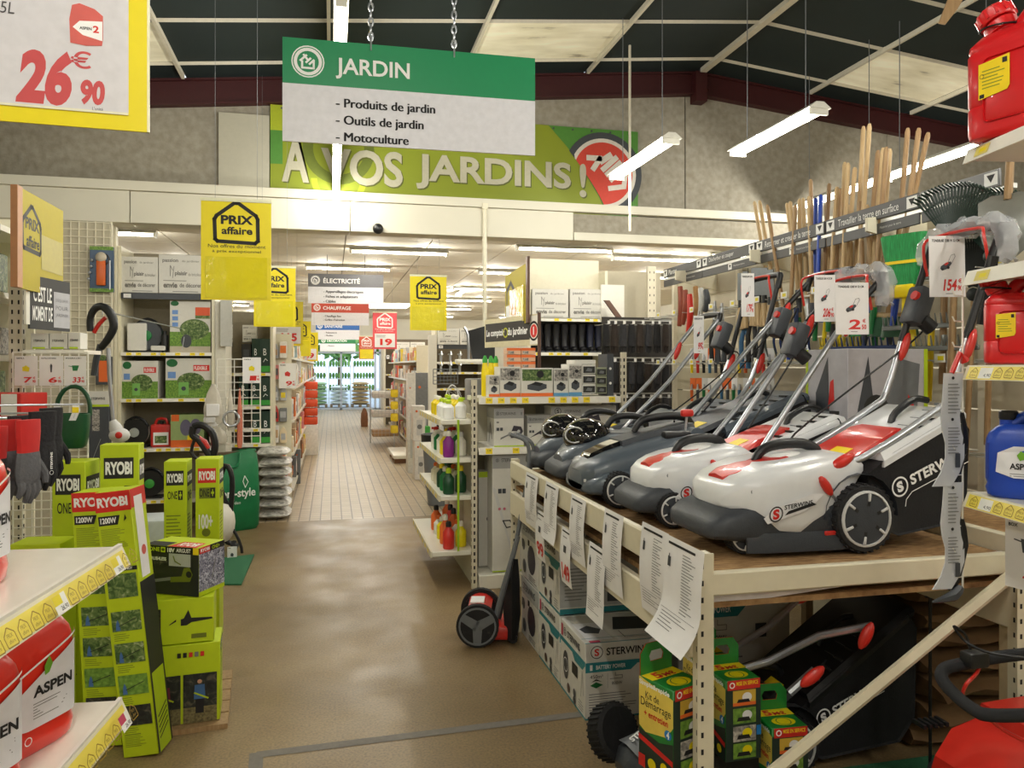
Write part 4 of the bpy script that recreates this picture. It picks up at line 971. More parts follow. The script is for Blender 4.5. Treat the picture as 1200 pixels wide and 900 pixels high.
for i, (x, y, D, b_, c_, lb) in enumerate(specs):
    glove(lb, P(x, y, D=D), 1.0+.15*(i % 3), b_, c_, 'gloves on the left pegs', flip=-1 if i % 2 else 1, txt=(i == 3), s=.98)
# ---- alcove behind the beam: hose reel shelves ----
YA = 8.42
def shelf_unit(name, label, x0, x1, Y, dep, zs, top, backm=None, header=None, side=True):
    t = T(name, label, 'shelving', (x0, Y, 0)); W = x1-x0; bmm = backm or M('dim_back_panel', (150,142,122), .7)
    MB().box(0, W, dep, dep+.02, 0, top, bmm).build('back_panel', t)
    if side:
        for sx in (-.03, W): MB().box(sx, sx+.03, 0, dep, 0, top, cream).build('side_panel', t)
    for z in zs:
        s = MB().rbox(0, W, -.01, dep, z-.03, z, .003, shelf_w, seg=1).build('shelf', t); label_strip(t, 0, W, -.012, z-.001, .034, .1, False, seed=int(z*100))
    if header:
        MB().box(0, W, -.015, 0, header[0], header[1], dgrey).build('header_rail', t)
        f = F((0,-.015,header[0]),(1,0,0),(0,0,1)); hh = header[1]-header[0]
        for cx in (.06, W-.06, W*.94 if W > 2 else .06): f.rect(cx-.035, .01, cx+.035, hh-.01, whiteink); f.poly([(cx-.02,hh-.03),(cx+.02,hh-.03),(cx,.03)][::-1], ink)
        f.done(t)
    return t
xa, xb = P(142,400,Y=YA).x, P(248,400,Y=YA).x
za = lambda y, x=195, Y=YA: P(x, y, Y=Y).z
shelf_unit('shelf_unit', 'shelf unit with hose reel cartons under the white beam at left', xa, xb, YA, .5, [za(413), za(467), za(525), .25], za(290), header=(za(351), za(344)))
ST(MB().box(P(131,300,Y=YW+.1).x, xa-.035, YW+.16, YW+.25, 0, zb0, cream).build('trim_7'))
ST(MB().box(xb+.035, P(262,300,Y=YA).x+.02, YA, YA+.5, 0, za(352), M('white_side_wall',(224,220,206),.6)).build('trim_8'))
def deco(f, W, H):
    gk = M('grey_script', (120,118,112), .6)
    f.text('passion', W*.08, H*.78, W*.42, H*.9, gk, .02, keep=False); f.text('du jardinier', W*.5, H*.8, W*.88, H*.87, gk, 0, keep=False)
    f.text('plaisir', W*.35, H*.44, W*.62, H*.58, gk, .03, keep=False); f.text('du bricoleur', W*.64, H*.46, W*.93, H*.54, gk, 0, keep=False)
    f.text('envie', W*.1, H*.14, W*.4, H*.28, gk, .04, keep=False); f.text('de décorer', W*.45, H*.16, W*.93, H*.27, gk, .02, keep=False); f.rect(W*.1,H*.32,W*.6,H*.335,gk); f.rect(W*.3,H*.04,W*.85,H*.055,gk)
    f.stroke([(W*.25,H*.45),(W*.25,H*.72),(W*.3,H*.6)], W*.012, gk); f.stroke([(W*.3,H*.4),(W*.33,H*.7)], W*.01, gk)
i = 0
for (x0,x1,yt,yb) in ((142,185,301,343),(186,240,299,343)):
    carton_px(x0,x1,yt,yb,YA+.02,.1,'printed_panel','pale printed panel with grey handwriting, %s of two over the hose reels' % ('left','right')[i],'panel',boxw,{'front':deco},z=za(343.5)); i += 1
def hose_box(f, W, H):
    f.rect(0,0,W,H*.45,lawn); f.disc(W*.55,H*.42,W*.3,garden,24,H*.22); f.rect(W*.6,H*.68,W*.95,H*.83,redink); f.text('FLEXIBLE',W*.62,H*.71,W*.9,H*.8,whiteink,.02,keep=False)
    f.disc(W*.14,H*.88,W*.12,M('leaf_green_dark',(20,100,50),.5),20,H*.1); f.rect(W*.05,H*.5,W*.22,H*.66,M('blue_ink_pale',(110,150,210),.5))
    f.rect(W*.28,H*.08,W*.5,H*.4,M('mint_reel_print',(120,180,90),.5)); f.disc(W*.39,H*.24,W*.05,dgrey)
def reel_box(f, W, H):
    f.rect(0,0,W,H*.4,lawn); f.rect(0,0,W,H*.12,M('paving_print',(190,180,160),.6)); f.disc(W*.6,H*.45,W*.36,garden,24,H*.2); f.disc(W*.4,H*.22,W*.13,dgrey,20,H*.13); f.stroke([(W*.3,H*.05),(W*.35,H*.3)],W*.015,silver)
    f.rect(W*.62,H*.7,W*.98,H*.88,M('orange_red_print',(220,90,50),.5)); f.rect(W*.62,H*.66,W*.98,H*.72,garden); f.disc(W*.12,H*.95,W*.1,M('leaf_green_dark'),16,H*.05)
    for k in range(3): f.rect(W*.06,H*(.5+.12*k),W*.2,H*(.58+.12*k),M('blue_ink_pale'))
carton_px(199,247,353,412,YA+.03,.25,'hose_reel_carton','carton with hose trolley photo on the upper shelf','box',boxw,{'front':reel_box},z=za(413))
carton_px(143,185,423,463,YA+.03,.3,'hose_reel_carton','white and green hose box at left on the middle shelf','box',boxw,{'front':hose_box},z=za(467))
carton_px(194,248,420,463,YA+.03,.3,'hose_reel_carton','white and green hose box at right on the middle shelf','box',boxw,{'front':hose_box},z=za(467))
carton_px(200,239,486,521,YA+.03,.25,'hose_reel_carton','green and orange carton with two reels on the lower shelf','box',garden,{'front':lambda f,W,H:(f.rect(0,0,W,H*.22,orange), f.rect(0,H*.22,W,H,M('sage_print',(150,170,110),.5)), f.disc(W*.45,H*.6,W*.17,M('violet_grey',(100,96,120),.5),20,H*.25), f.disc(W*.75,H*.62,W*.17,MATS['violet_grey'],20,H*.25), f.rect(W*.5,H*.22,W*.8,H*.35,yelin), f.rect(W*.02,H*.8,W*.25,H,orange))},z=za(525))
def hose_reel(label, x, y0, y1, z, D_off, col, rimc, hub, name='hose_reel', w_=.2, cards=False):
    p = P(x, y1, Y=YA+.12); h = P(x, y0, Y=YA+.12).z-z; r = h*.42
    t = T(name, label, 'hose reel', (p.x, YA+.16, z))
    X = Matrix.Translation((0,0,r+.02)) @ Matrix.Rotation(R(90), 4, 'X')
    MB().lathe([(r*.98,-.06),(r,-.055),(r,-.045),(r*.6,-.04),(r*.6,.04),(r,.045),(r,.055),(r*.98,.06)], rimc, 26, X).build('drum', t)
    m = MB()
    for k in range(4):
        rr = r*(.66+.07*k); m.tube([(rr*math.cos(q), (k%2-.5)*.03, r+.02+rr*math.sin(q)) for q in [2*math.pi*j/24 for j in range(25)]], .016, col, 6)
    m.build('hose', t)
    MB().lathe([(r*.35,0),(r*.35,.02),(r*.1,.03)], hub, 18, Matrix.Translation((0,-.06,r+.02)) @ Matrix.Rotation(R(90),4,'X')).build('hub', t)
    MB().tube([(-r*.8,0,r+.05),(-r*.7,0,r*1.9),(0,0,r*2.3),(r*.7,0,r*1.9),(r*.8,0,r+.05)], .014, black, 8, smooth=3).build('carry_handle', t)
    MB().box(-r*.9,r*.9,-.08,.08,0,.02,black).build('foot', t)
    return t
hose_reel('black and white cased hose reel on the lower shelf', 158, 488, 522, za(525), 0, white, black, M('reel_face_grey',(170,176,172),.5))
hose_reel('green hose reel standing on the upper shelf at left', 172, 372, 411, za(413), 0, gd, dgrey, greenp)
hose_reel('black hose reel with a bright green hub on the bottom shelf', 176, 548, 600, .25, 0, black, black, M('bright_green',(60,160,60),.5))
p = P(187,522,Y=YA+.05); t = T('fuel_can', 'small red flat can with white label on the lower shelf', 'can', (p.x, YA+.1, za(525)))
hh = P(187,491,Y=YA+.05).z-za(525); ww = .1
m = MB(); m.rbox(-ww, ww, 0, .1, 0, hh*.8, .02, redp); m.build('body', t); MB().tube([(-ww*.6,.05,hh*.76),(-ww*.4,.05,hh*.97),(ww*.4,.05,hh*.97),(ww*.6,.05,hh*.76)], .014, redp, 8, smooth=2).build('handle', t)
MB().cyl((0,.05,hh*.78),(0,.05,hh*.9),.02,black,12).build('cap', t)
f = F((-ww,-.001,0),(1,0,0),(0,0,1)); f.rect(ww*.3,hh*.08,ww*1.75,hh*.52,whiteink); f.rect(ww*.45,hh*.14,ww*1.6,hh*.4,garden); f.done(t)
for i, (x, y0) in enumerate(((160,357),(160,384))):
    pass
tag(MB().rbox(-.09,.09,0,.06,0,.28,.008,boxw,seg=1).build('blister_card', None, P(160,411,Y=YA+.06)), 'white accessory card standing by the green hose reel', 'packet')
tag(MB().rbox(-.07,.07,0,.06,0,.05,.008,boxw,seg=1).build('small_carton', None, P(185,411,Y=YA+.04)), 'tiny white carton beside the hose trolley carton', 'box')
tag(MB().cyl((0,0,0),(0,0,.16),.035,black,12).cyl((0,0,.16),(0,0,.2),.02,black,10).build('nozzle_bottle', None, P(193,411,Y=YA+.08)), 'small black nozzle bottle beside the hose trolley carton', 'bottle')
# wire board on the wall left of the alcove, blister pack and hanging trimmer
p = P(73,400,Y=YW-.085); W = P(131,400,Y=YW-.085).x-p.x
wiregrid('wire_grid_panel', Vector((p.x,YW-.085,.8)), W, P(100,243,Y=YW-.085).z-.8, .07, r=.004, m_=cream, label='tall cream wire grid panel left of the hose reel shelves', cat='grid')
o = ST(MB().box(-7, P(131,300,Y=YW).x, YW-.08, YW+.1, 0, zb0, M('beige_partition',(190,182,158),.8)).build('wall_back_left'))
c_ = carton_px(105,133,289,342,8.06,.03,'blister_pack','blister pack with an orange pruner hanging high on the wire panel','packet',M('blue_green_card',(52,80,110),.4),{'front':lambda f,W,H:(f.rect(0,H*.92,W,H,lawn), f.rect(0,0,W,H*.08,lawn), f.ring(W*.55,H*.72,W*.3,W*.08,black))})
m = MB(); c = P(120,325,Y=8.0); m.rbox(-.04,.04,-.03,.0,-.1,.14,.01,M('orange_plastic',(206,96,30),.4)); o = m.build('orange_tool', c_, (0,-.005,.16)); m = MB(); m.ell((0,-.02,.33),(.05,.03,.05),M('pale_plastic',(190,180,160),.5)); m.build('white_head', c_)
for k in range(4): MB().ell((-.11+.01*k,-.015,.12+.06*k),(.016,.016,.016),silver,8,6).build('fitting', c_)
MB().cyl((.08,-.03,.02),(.08,-.03,.3),.008,silver,6).build('rod', c_)
t = T('string_trimmer', 'string trimmer with black handle hanging head down by the wire panel', 'garden tool', P(120,380,D=4.6)); MB().tube([(0,0,.06),(-.08,.3,.1),(-.1,P(100,300,Y=YW-.09).y-P(120,380,D=4.6).y,.12)],.005,silver,5).build('long_hook', t)
def q_(x, y, D=4.6): return P(x, y, D=D)-P(120,380,D=4.6)
MB().tube([q_(106,388),q_(106,372),q_(112,361),q_(122,360),q_(131,370),q_(133,384),q_(126,398),q_(118,408)], [.02,.02,.022,.024,.026,.024,.022,.02], black, 10, smooth=3).build('handle', t)
MB().tube([q_(110,390),q_(116,380),q_(124,372)], .012, redp, 8, smooth=2).build('trigger', t)
MB().tube([q_(118,404),q_(113,420),q_(110,440)], .018, dgrey, 8).build('shaft_grip', t)
MB().tube([q_(127,408),q_(128,440),q_(131,475),q_(133,495)], .011, silver, 8).build('shaft', t)
m = MB(); m.tube([q_(132,493),q_(135,500),q_(138,508)], [.02,.035,.04], lgrey, 10); m.ell(q_(140,510),(.06,.05,.045),lgrey); m.build('motor_head', t)
MB().ell(q_(139,510,4.54),(.02,.01,.02),redp).build('red_badge', t)
o = carton_px(112,131,418,451,8.04,.04,'blister_pack','orange and grey blister pack low on the wire panel behind the trimmer','packet',dgrey,{'front':lambda f,W,H:(f.rect(W*.2,H*.1,W*.75,H*.85,orange), f.disc(W*.45,H*.95,W*.2,garden))})
# ================= LEFT AISLE END: bag, pebble sacks, wire grid =================
p0, p1 = P(238,629,Z=.0), P(307,620,Z=0.0)
rzb = math.atan2(p1.y-p0.y, p1.x-p0.x); Wb = (p1-p0).length; Hb = P(303,531,D=7.55).z
t = T('garden_bag', 'large green woven bag with white leaf lettering standing at the aisle corner', 'bag', (p0+p1)/2, rzb)
gm = M('green_woven_bag', (16,118,70), .42, var=.08, bump=.25, scale=12)
rings = []
for z, a_, b_ in ((0,.46,.1),(.04,.5,.13),(.3,.51,.14),(.6,.5,.11),(Hb-.05,.49,.07),(Hb,.48,.05)):
    rings.append([(x, y+.16, z+(.03*math.sin(x*7) if z > .5 else 0)) for x, y, _ in sup_ring(-Wb*a_,Wb*a_,-b_,b_,z,.35,28)])
MB().ring_loft(rings, gm).build('bag_body', t)
MB().box(-Wb*.47,Wb*.47,.11,.2,Hb-.01,Hb+.012,M('brown_hem',(96,78,56),.7)).build('hem', t)
MB().tube([(-.1,.08,Hb),(-.08,.05,Hb-.1),(0.05,.04,Hb-.12),(.09,.08,Hb)], .012, gm, 6, smooth=3).build('handle', t)
f = F((-Wb/2,.0,0),(1,0,0),(0,0,1), lift=.006)
f.text('Vert-style', Wb*.2, Hb*.42, Wb*.88, Hb*.56, whiteink, .02, keep=False); f.text('garden', Wb*.42, Hb*.35, Wb*.62, Hb*.4, whiteink, 0, keep=False); f.stroke([(Wb*.7,Hb*.57),(Wb*.66,Hb*.65),(Wb*.69,Hb*.72),(Wb*.75,Hb*.64),(Wb*.7,Hb*.57)], .007, whiteink); f.done(t)
# green mat
a_, b_, c_, d_ = P(262,686,Z=0), P(283,686,Z=0), P(298,651,Z=0), P(262,655,Z=0)
o = MB().add([v+Vector((0,0,.001)) for v in (a_,b_,c_,d_)]+[v+Vector((0,0,.012)) for v in (a_,b_,c_,d_)], [(0,3,2,1),(4,5,6,7),(0,1,5,4),(1,2,6,5),(2,3,7,6),(3,0,4,7)], M('green_turf_mat',(44,110,74),.9,bump=.6,scale=200,var=.15)).build('turf_mat'); tag(o, 'small green turf mat lying on the floor by the lime cartons', 'mat')
# pressure washer / garden vac with black handle standing behind the slim cartons
pv = P(262,648,Z=0); t = T('garden_vacuum', 'white and black wheeled garden machine with price tag behind the slim lime cartons', 'garden machine', (pv.x,pv.y,0)); D_ = pv.y/ (CS-(262-600)/900*SN)
def g_(x, y, dd=0): v = P(x, y, D=D_+dd)-Vector((pv.x,pv.y,0)); return v
m = MB(); m.ell(g_(263,612),(.09,.12,.17),white); m.ell(g_(246,600),(.11,.12,.12),white); m.build('body', t)
MB().tube([g_(270,600),(g_(258,570)),g_(264,545),g_(272,560),g_(270,600),g_(262,630),g_(279,640)], .022, black, 8, smooth=3).build('hose', t)
MB().tube([g_(265,610),g_(276,625),g_(283,642),g_(283,655),g_(276,655)], .013, black, 8, smooth=2).build('strap', t)
for sx in (258, 274):
    X = Matrix.Translation(g_(sx,642)) @ Matrix.Rotation(R(90),4,'Y'); MB().lathe([(.03,-.02),(.06,-.02),(.065,0),(.06,.02),(.03,.02)], wheelb, 16, X).build('wheel', t)
MB().tube([g_(268,640,-.15), g_(275,688,-.15)], .012, wood2, 6).build('leg', t)
price_card('price_card', 'small price tag hanging on the white and black garden machine', P(272,663,D=D_-.2), .075, .16, .1, ['TRIM'], '89','90', pic_c(dgrey,0))
# black D handle of a tool standing between
pv = P(232,560,D=5.6); t = T('hedge_trimmer', 'black D handle with red inside, rising behind the slim lime cartons', 'garden tool', (pv.x,pv.y,0)); D_ = 5.6
g_ = lambda x, y, dd=0: P(x, y, D=5.6+dd)-Vector((pv.x,pv.y,0))
MB().tube([g_(227,500),g_(236,498),g_(248,506),g_(252,522),g_(248,535),g_(234,516),g_(226,510),g_(227,500)], .026, black, 8, smooth=3).build('handle', t)
MB().tube([g_(230,512),g_(240,518),g_(244,526)], .02, redp, 8).build('inner_grip', t)
MB().tube([g_(250,528),g_(247,560),g_(246,690)], .02, black, 8).build('shaft', t); MB().tube([g_(228,515),g_(224,530),g_(232,538),g_(240,535)], .012, black, 8, smooth=2).build('guard', t)
# pebble sacks, two columns of seven
peb = ramp_mat('pebble_sack', [(.3,(120,118,112)),(.5,(196,194,188)),(.7,(232,230,224))], 26, .35, bump=.5, coat=.4)
random.seed(5)
names7 = ['bottom','second','third','fourth','fifth','sixth','top']
sp = None
for k in range(7):
    p = P(322,612,Z=0)
    for cidx in range(1):
        o = sack(peb, .5, .34, .106).build('pebble_sack', None, (p.x-.02+random.uniform(-.012,.012), p.y+.3, k*.108), rz=R(90)); tag(o, 'white pebble sack behind the green bag, %s of its stack' % names7[k], 'sack', 'pebble sacks stacked behind the green bag')
# gondola behind the bag
xg = P(310,500,Y=9.0).x
su = shelf_unit('shelf_unit', 'shelf unit with dark green cartons behind the wire grid at the aisle', xg-1.1, xg+.05, 9.15, .45, [P(300,520,Y=9.15).z, P(300,476,Y=9.15).z, P(300,437,Y=9.15).z, .9, .5], 2.25)
dkg = M('dark_green_card', (20,52,40), .45, var=.08)
def dk_front(f, W, H): f.rect(0,0,W,H*.18,M('bright_green')); f.text('B', W*.3, H*.5, W*.6, H*.7, whiteink, .0); f.stroke([(W*.3,H*.3),(W*.5,H*.4),(W*.7,H*.34)], W*.05, whiteink)
for i,(x0,x1,yt,z) in enumerate([(305,317,397,437),(295,305,397,437),(283,294,403,437),(305,317,442,476),(293,304,442,476),(280,291,442,476),(306,318,482,520),(294,305,482,520)]):
    carton_px(x0,x1,yt,z-1,9.16,.25,'dark_carton','dark green carton %s behind the wire grid' % ['right on the top shelf','second from right on the top shelf','left on the top shelf','right on the middle shelf','second from right on the middle shelf','left on the middle shelf','right on the low shelf','left on the low shelf'][i],'box',dkg if i != 2 else black,{'front':dk_front} if i != 2 else {'front':lambda f,W,H:(f.disc(W*.5,H*.4,W*.22,redp), f.rect(W*.2,H*.55,W*.8,H*.8,dgrey))})
for i,(x0,x1,yt,yb) in enumerate(((284,301,381,397),)):
    carton_px(x0,x1,yt,yb,9.3,.1,'printed_panel','pale panel with grey handwriting above the dark green cartons','panel',boxw,{'front':deco},z=P(300,401,Y=9.15).z)
p = P(258,530,Y=7.9); W = P(305,530,Y=7.9).x-p.x
wg = wiregrid('wire_grid_panel', Vector((p.x-.03,7.9,.85)), W+.03, P(280,421,Y=7.9).z-.85, .078, r=.0035, label='white wire grid panel at the aisle corner over the green bag', cat='grid')
price_card('price_card', 'price card with a small yellow picture at the top of the corner wire grid', P(295,449,Y=7.85), .17, .25, 0, ['CORDE A'], '1','90', pic_c(yel,0))
clearb = M('clear_bag', (206,200,186), .15, var=.15, coat=.8, bump=.5, scale=12)
for i,(x,yt,yb,w_,col,lb) in enumerate([(250,450,497,.17,clearb,'clear bag of wooden parts hanging on the corner wire grid at left'),(247,478,500,.13,paper,'white labelled pouch hanging below the bag of wooden parts'),(270,455,505,.06,clearb,'bagged grey hook hanging in the middle of the corner wire grid'),(281,455,525,.05,M('salmon_handle',(206,120,96),.5),'salmon handled brush hanging on the corner wire grid'),(256,500,520,.16,clearb,'crumpled clear bag hanging low on the corner wire grid')]):
    b_ = P(x,yb,Y=7.8); zt = P(x,yt,Y=7.8).z-b_.z; t = T('hanging_pouch', lb, 'packet', b_)
    m = MB(); m.ring_loft([sup_ring(-w_*a_,w_*a_,-.03*a_,.03*a_,zt*z,.7,12) for z,a_ in ((0,.35),(.08,.5),(.4,.52),(.75,.35),(.97,.12),(1,.1))], col); m.build('pouch', t)
    MB().cyl((0,-.03,zt*.98),(0,.08,zt*.98),.004,silver,6).build('hook', t)
    if i in (0,1): MB().rbox(-w_*.35,w_*.35,-.04,-.028,zt*.2,zt*.5,.004,paper if i == 0 else lgrey,seg=1).build('label_card', t)
p = P(271,491,Y=7.72); tag(MB().tube([(.07*math.cos(q),0,.07*math.sin(q)) for q in [2*math.pi*k/16 for k in range(17)]],.012,silver,8).cyl((0,0,.08),(0,.17,.08),.004,silver,5).build('hose_clamp',None,p),'round silver ring hanging in the middle of the corner wire grid','ring')
# TV like clear plastic box top-left of grid
o = carton_px(258,272,352,406,8.355,.06,'plastic_display_case','tilted clear plastic case fixed beside the alcove wall','case',M('pale_clear',(190,190,184),.1,coat=1))
# ================= THE LONG AISLE BEYOND =================
pal = [('white',(232,228,222)),('cream',(224,206,170)),('red',(196,50,44)),('pink',(226,140,140)),('orange',(226,120,50)),('grey',(120,122,124)),('brown',(140,96,64)),('black',(34,34,36)),('pale blue',(170,196,216)),('yellow',(232,206,40)),('silver',(176,178,182)),('tan',(196,160,120))]
pm = {n_: M('goods_'+n_.replace(' ','_'), c_, .5, var=.12, scale=25) for n_, c_ in pal}
def goods(kind, w_, d_, h_, mt, mt2, X0=None):
    m = MB()
    if kind == 0: m.rbox(-w_/2,w_/2,-d_/2,d_/2,0,h_,.006,mt,seg=1); m.box(-w_*.4,w_*.4,-d_/2-.002,-d_/2,h_*.3,h_*.75,mt2)
    elif kind == 1: m.cyl((0,0,0),(0,0,h_*.75),min(w_,d_)*.45,mt,12); m.cyl((0,0,h_*.75),(0,0,h_),min(w_,d_)*.2,mt2,10)
    else: m.ring_loft([sup_ring(-w_/2*a_,w_/2*a_,-d_*.3*a_,d_*.3*a_,h_*z,.6,12) for z,a_ in ((0,.9),(.3,1),(.7,.9),(.92,.5),(1,.3))], mt); m.box(-w_*.3,w_*.3,-d_*.32,-d_*.3,h_*.2,h_*.6,mt2)
    return m
def aisle_run(side, X, Y0, nb, seed, heights=(.12,.55,.95,1.35,1.72), top=2.0, nper=6, tag_='left', dens=1.0, bay=1.33):
    random.seed(seed); s = 1 if side == 'left' else -1
    words = ['nearest','second','third','fourth','fifth','sixth','seventh','eighth','ninth','tenth']; lev = ['floor','knee','waist','chest','eye','top']
    for b in range(nb):
        y0 = Y0+b*bay
        t = T('shelf_unit', '%s bay of the %s hand shelving along the tiled aisle' % (words[b], side), 'shelving', (X, y0, 0), 0, side+' hand aisle shelving')
        MB().box(-s*.45-.01, -s*.45+.01, 0, bay-.02, 0, top, pm['cream'] if (b % 2) else cream).build('back_panel', t)
        for z in heights: MB().box(min(0,-s*.45), max(0,-s*.45), 0, bay-.02, z-.03, z, shelf_w).build('shelf', t)
        MB().box(-s*.25-.22,-s*.25+.22, -.02, 0, 0, top, cream).build('side_panel', t)
        for li, z in enumerate(heights):
            n = nper if b < 3 else max(2, nper-3-(b > 6))
            for i in range(n):
                if random.random() > dens: continue
                cn = random.choice(pal if random.random() > .45 else pal[:2]+pal[-2:]); c2 = random.choice(pal[:6]); w_ = bay/n*random.uniform(.6,.85); h_ = random.uniform(.16,.3) if z < 1.6 else random.uniform(.15,.28)
                kd = random.choice((0,0,1,2)); o = goods(kd, w_, .2, h_, pm[cn[0]], pm[c2[0]]).build('shelf_goods', None, (X-s*.115, y0+(i+.5)*bay/n, z), rz=s*R(90))
                pos = ['nearest end','near end','near middle','middle','far middle','far end','farthest end'][min(6,int(i*6/n))]
                tag(o, '%s %s, %s of %s level, %s bay, %s aisle side' % (cn[0], ('carton','bottle','pouch')[kd], pos, lev[li], words[b], side), ('box','bottle','packet')[kd], 'goods along the %s hand tiled aisle' % side)
aisle_run('left', P(340,600,Z=0).x+.0, 9.75, 10, 21)
aisle_run('right', 1.5, 14.2, 5, 33, nper=5)
# hanging white price placards along the left edge
for i,(x,y,D) in enumerate([(337,455,9.2),(345,442,11.5),(352,450,14),(356,442,16.5)]):
    price_card('price_card', 'white placard on a tall stem beside the left hand aisle shelves, %s' % ['nearest','second','third','fourth'][i], P(x,y,D=D), .2, .3, .0, ['PROMO'], ['9','7','5','3'][i], '90', pic_c(redp,0), group='placards along the left hand aisle')
random.seed(14)
for r_ in range(7):
    for c_ in range(4):
        cn = random.choice([pal[0],pal[0],pal[3],pal[2],pal[5],pal[10],pal[1]]); p = P(300+c_*9.5, 408+r_*25, Y=9.62); o = goods(2 if (r_+c_)%3 else 0, .085, .06, random.uniform(.16,.22), pm[cn[0]], pm[random.choice(pal)[0]]).build('hanging_packet', None, (p.x+.03, 9.685, p.z-.12)); tag(o, '%s packet hanging at the end of the left aisle shelving, %s row, %s' % (cn[0], names7[6-r_], ('first','second','third','fourth')[c_]), 'packet', 'packets hanging on the left aisle end')
# orange bins column and small grey tower on left
for i in range(5):
    p = P(353,520,D=14.0)+Vector((.17,0,0)); o = MB().rbox(-.12,.12,-.12,.12,0,.14,.02,M('orange_bin',(220,80,40),.4)).build('stacking_bin', None, (p.x, p.y, .55+i*.16)); tag(o,'small orange stacking bin on the left side of the tiled aisle, %s in its column' % names7[i],'bin','orange bins by the left aisle')
    if i == 0: tag(MB().rbox(-.13,.13,-.13,.13,0,.55,.01,pm['white']).build('bin_stand', None, (p.x, p.y, 0)),'white stand under the orange stacking bins','stand')
carton_px(344,352,527,560,10.9,.14,'tower_carton','grey tower carton standing at the left edge of the tiled aisle','box',pm['grey'],{'front':lambda f,W,H:(f.disc(W*.5,H*.3,W*.25,pm['black']), f.disc(W*.5,H*.85,W*.12,orange))},z=0)
# ---- right side of the aisle, nearer goods ----
def bin_(name, label, p, r, h, col, rim, n=24):
    t = T(name, label, 'bin', p); MB().lathe([(r*.82,0),(r,h*.96),(r*1.05,h*.97),(r*1.05,h),(r*.97,h),(r*.8,.02)], col, n).build('body', t)
    MB().lathe([(r*1.0,h*.72),(r*1.04,h*.74),(r*1.08,h*.99),(r*1.04,h),(r*1.0,h*.9)], rim, n).build('rim_band', t)
pb_ = P(515,591,Z=0)
bin_('dustbin', 'lower grey dustbin under the stack with black rim, end of the aisle', pb_, .165, .34, mgrey, mgrey)
bin_('dustbin', 'tall grey dustbin with black rim stacked beside the side shelves', pb_+Vector((0,0,.2)), .2, .62, mgrey, black)
def wcart(x0,x1,yt,yb,Y,dep,lb,z=None,col=None,dot=True):
    carton_px(x0,x1,yt,yb,Y,dep,'fan_carton',lb,'box',col or pm['white'],{'front':lambda f,W,H:((f.disc(W*.3,H*.85,min(W,H)*.1,orange) if dot else None), f.rect(W*.3,H*.15,W*.8,H*.6,lgrey), f.disc(W*.55,H*.4,min(W,H)*.2,greyink))},z=z)
wcart(486,499,517,560,10.9,.3,'white fan carton lowest in the stack behind the dustbin',z=0.0)
wcart(484,498,476,517,10.95,.3,'white fan carton on top of the stack behind the dustbin',z=P(490,517,Y=10.9).z)
wcart(478,487,437,557,11.6,.3,'tall pale carton standing behind the white fan cartons',z=0)
wcart(487,503,437,478,12.2,.4,'grey fan carton high behind the stack, with an orange dot',z=.0,col=pm['grey'])
carton_px(498,504,500,556,11.2,.2,'flat_pack','narrow bright green pack between the fan cartons and the dustbin','packet',M('bright_green'),z=0)
carton_px(506,520,492,512,9.5,.02,'price_placard','white placard with a small black picture above the dustbin','sign',paper,{'front':lambda f,W,H:f.rect(W*.4,H*.3,W*.6,H*.7,ink)},extra=lambda t_,w_,d_,h_:MB().box(-.01,.01,.003,.017,-t_.location.z,0,silver).build('stem',t_))
t = T('pallet_display', 'low white platform at the right edge of the tiled aisle', 'platform', (1.0, 12.75, 0)); MB().rbox(0,.48,-.0,1.35,.08,.14,.01,shelf_w).build('board', t)
for k in range(3): MB().box(.03,.45,.1+k*.5,.2+k*.5,0,.08,pm['brown']).build('foot', t)
# standing fan
def fan(lb, p, r, z, tilt=.3):
    t = T('standing_fan', lb, 'fan', (p.x,p.y,0)); gr = M('fan_white',(214,214,208),.4); X = Matrix.Translation((0,0,z)) @ Matrix.Rotation(tilt,4,'Z') @ Matrix.Rotation(R(90),4,'X')
    m = MB()
    for k in range(24): 
        q = 2*math.pi*k/24; m.tube([(r*.15*math.cos(q),r*.15*math.sin(q),.06),(r*.7*math.cos(q),r*.7*math.sin(q),.06),(r*math.cos(q),r*math.sin(q),.0)], .0022, gr, 4, X=X)
    m.build('grille', t, kind='stuff')
    for rr, zz in ((r,.0),(r*.15,.06)): MB().tube([(rr*math.cos(q),rr*math.sin(q),zz) for q in [2*math.pi*k/28 for k in range(29)]], .006, gr, 6, X=X).build('ring', t)
    for k in range(3):
        q = 2*math.pi*k/3; MB().add([X @ Vector((r*a_*math.cos(q+b_),r*a_*math.sin(q+b_),c_)) for a_,b_,c_ in ((.12,-.3,.0),(.8,-.1,-.02),(.85,.7,.02),(.14,.6,.01))], [(0,1,2,3)], M('fan_blade_clear',(196,198,196),.3)).build('blade', t)
    MB().cyl(X @ Vector((0,0,.03)),X @ Vector((0,0,-.14)),.045,gr,14).build('motor', t); MB().cyl((0,.05,.02),(0,.05,z),.014,gr,10).build('pole', t); MB().lathe([(.2,0),(.2,.02),(.03,.04)],gr,20,Matrix.Translation((0,.05,0))).build('base', t)
fan('white standing fan turned sideways behind the side shelves', P(530,470,D=8.2), .18, P(530,471,D=8.2).z, 1.0)
fan('white standing fan behind the grey fan carton, seen from its side', P(489,445,D=12.9), .24, P(489,452,D=12.9).z, .8)
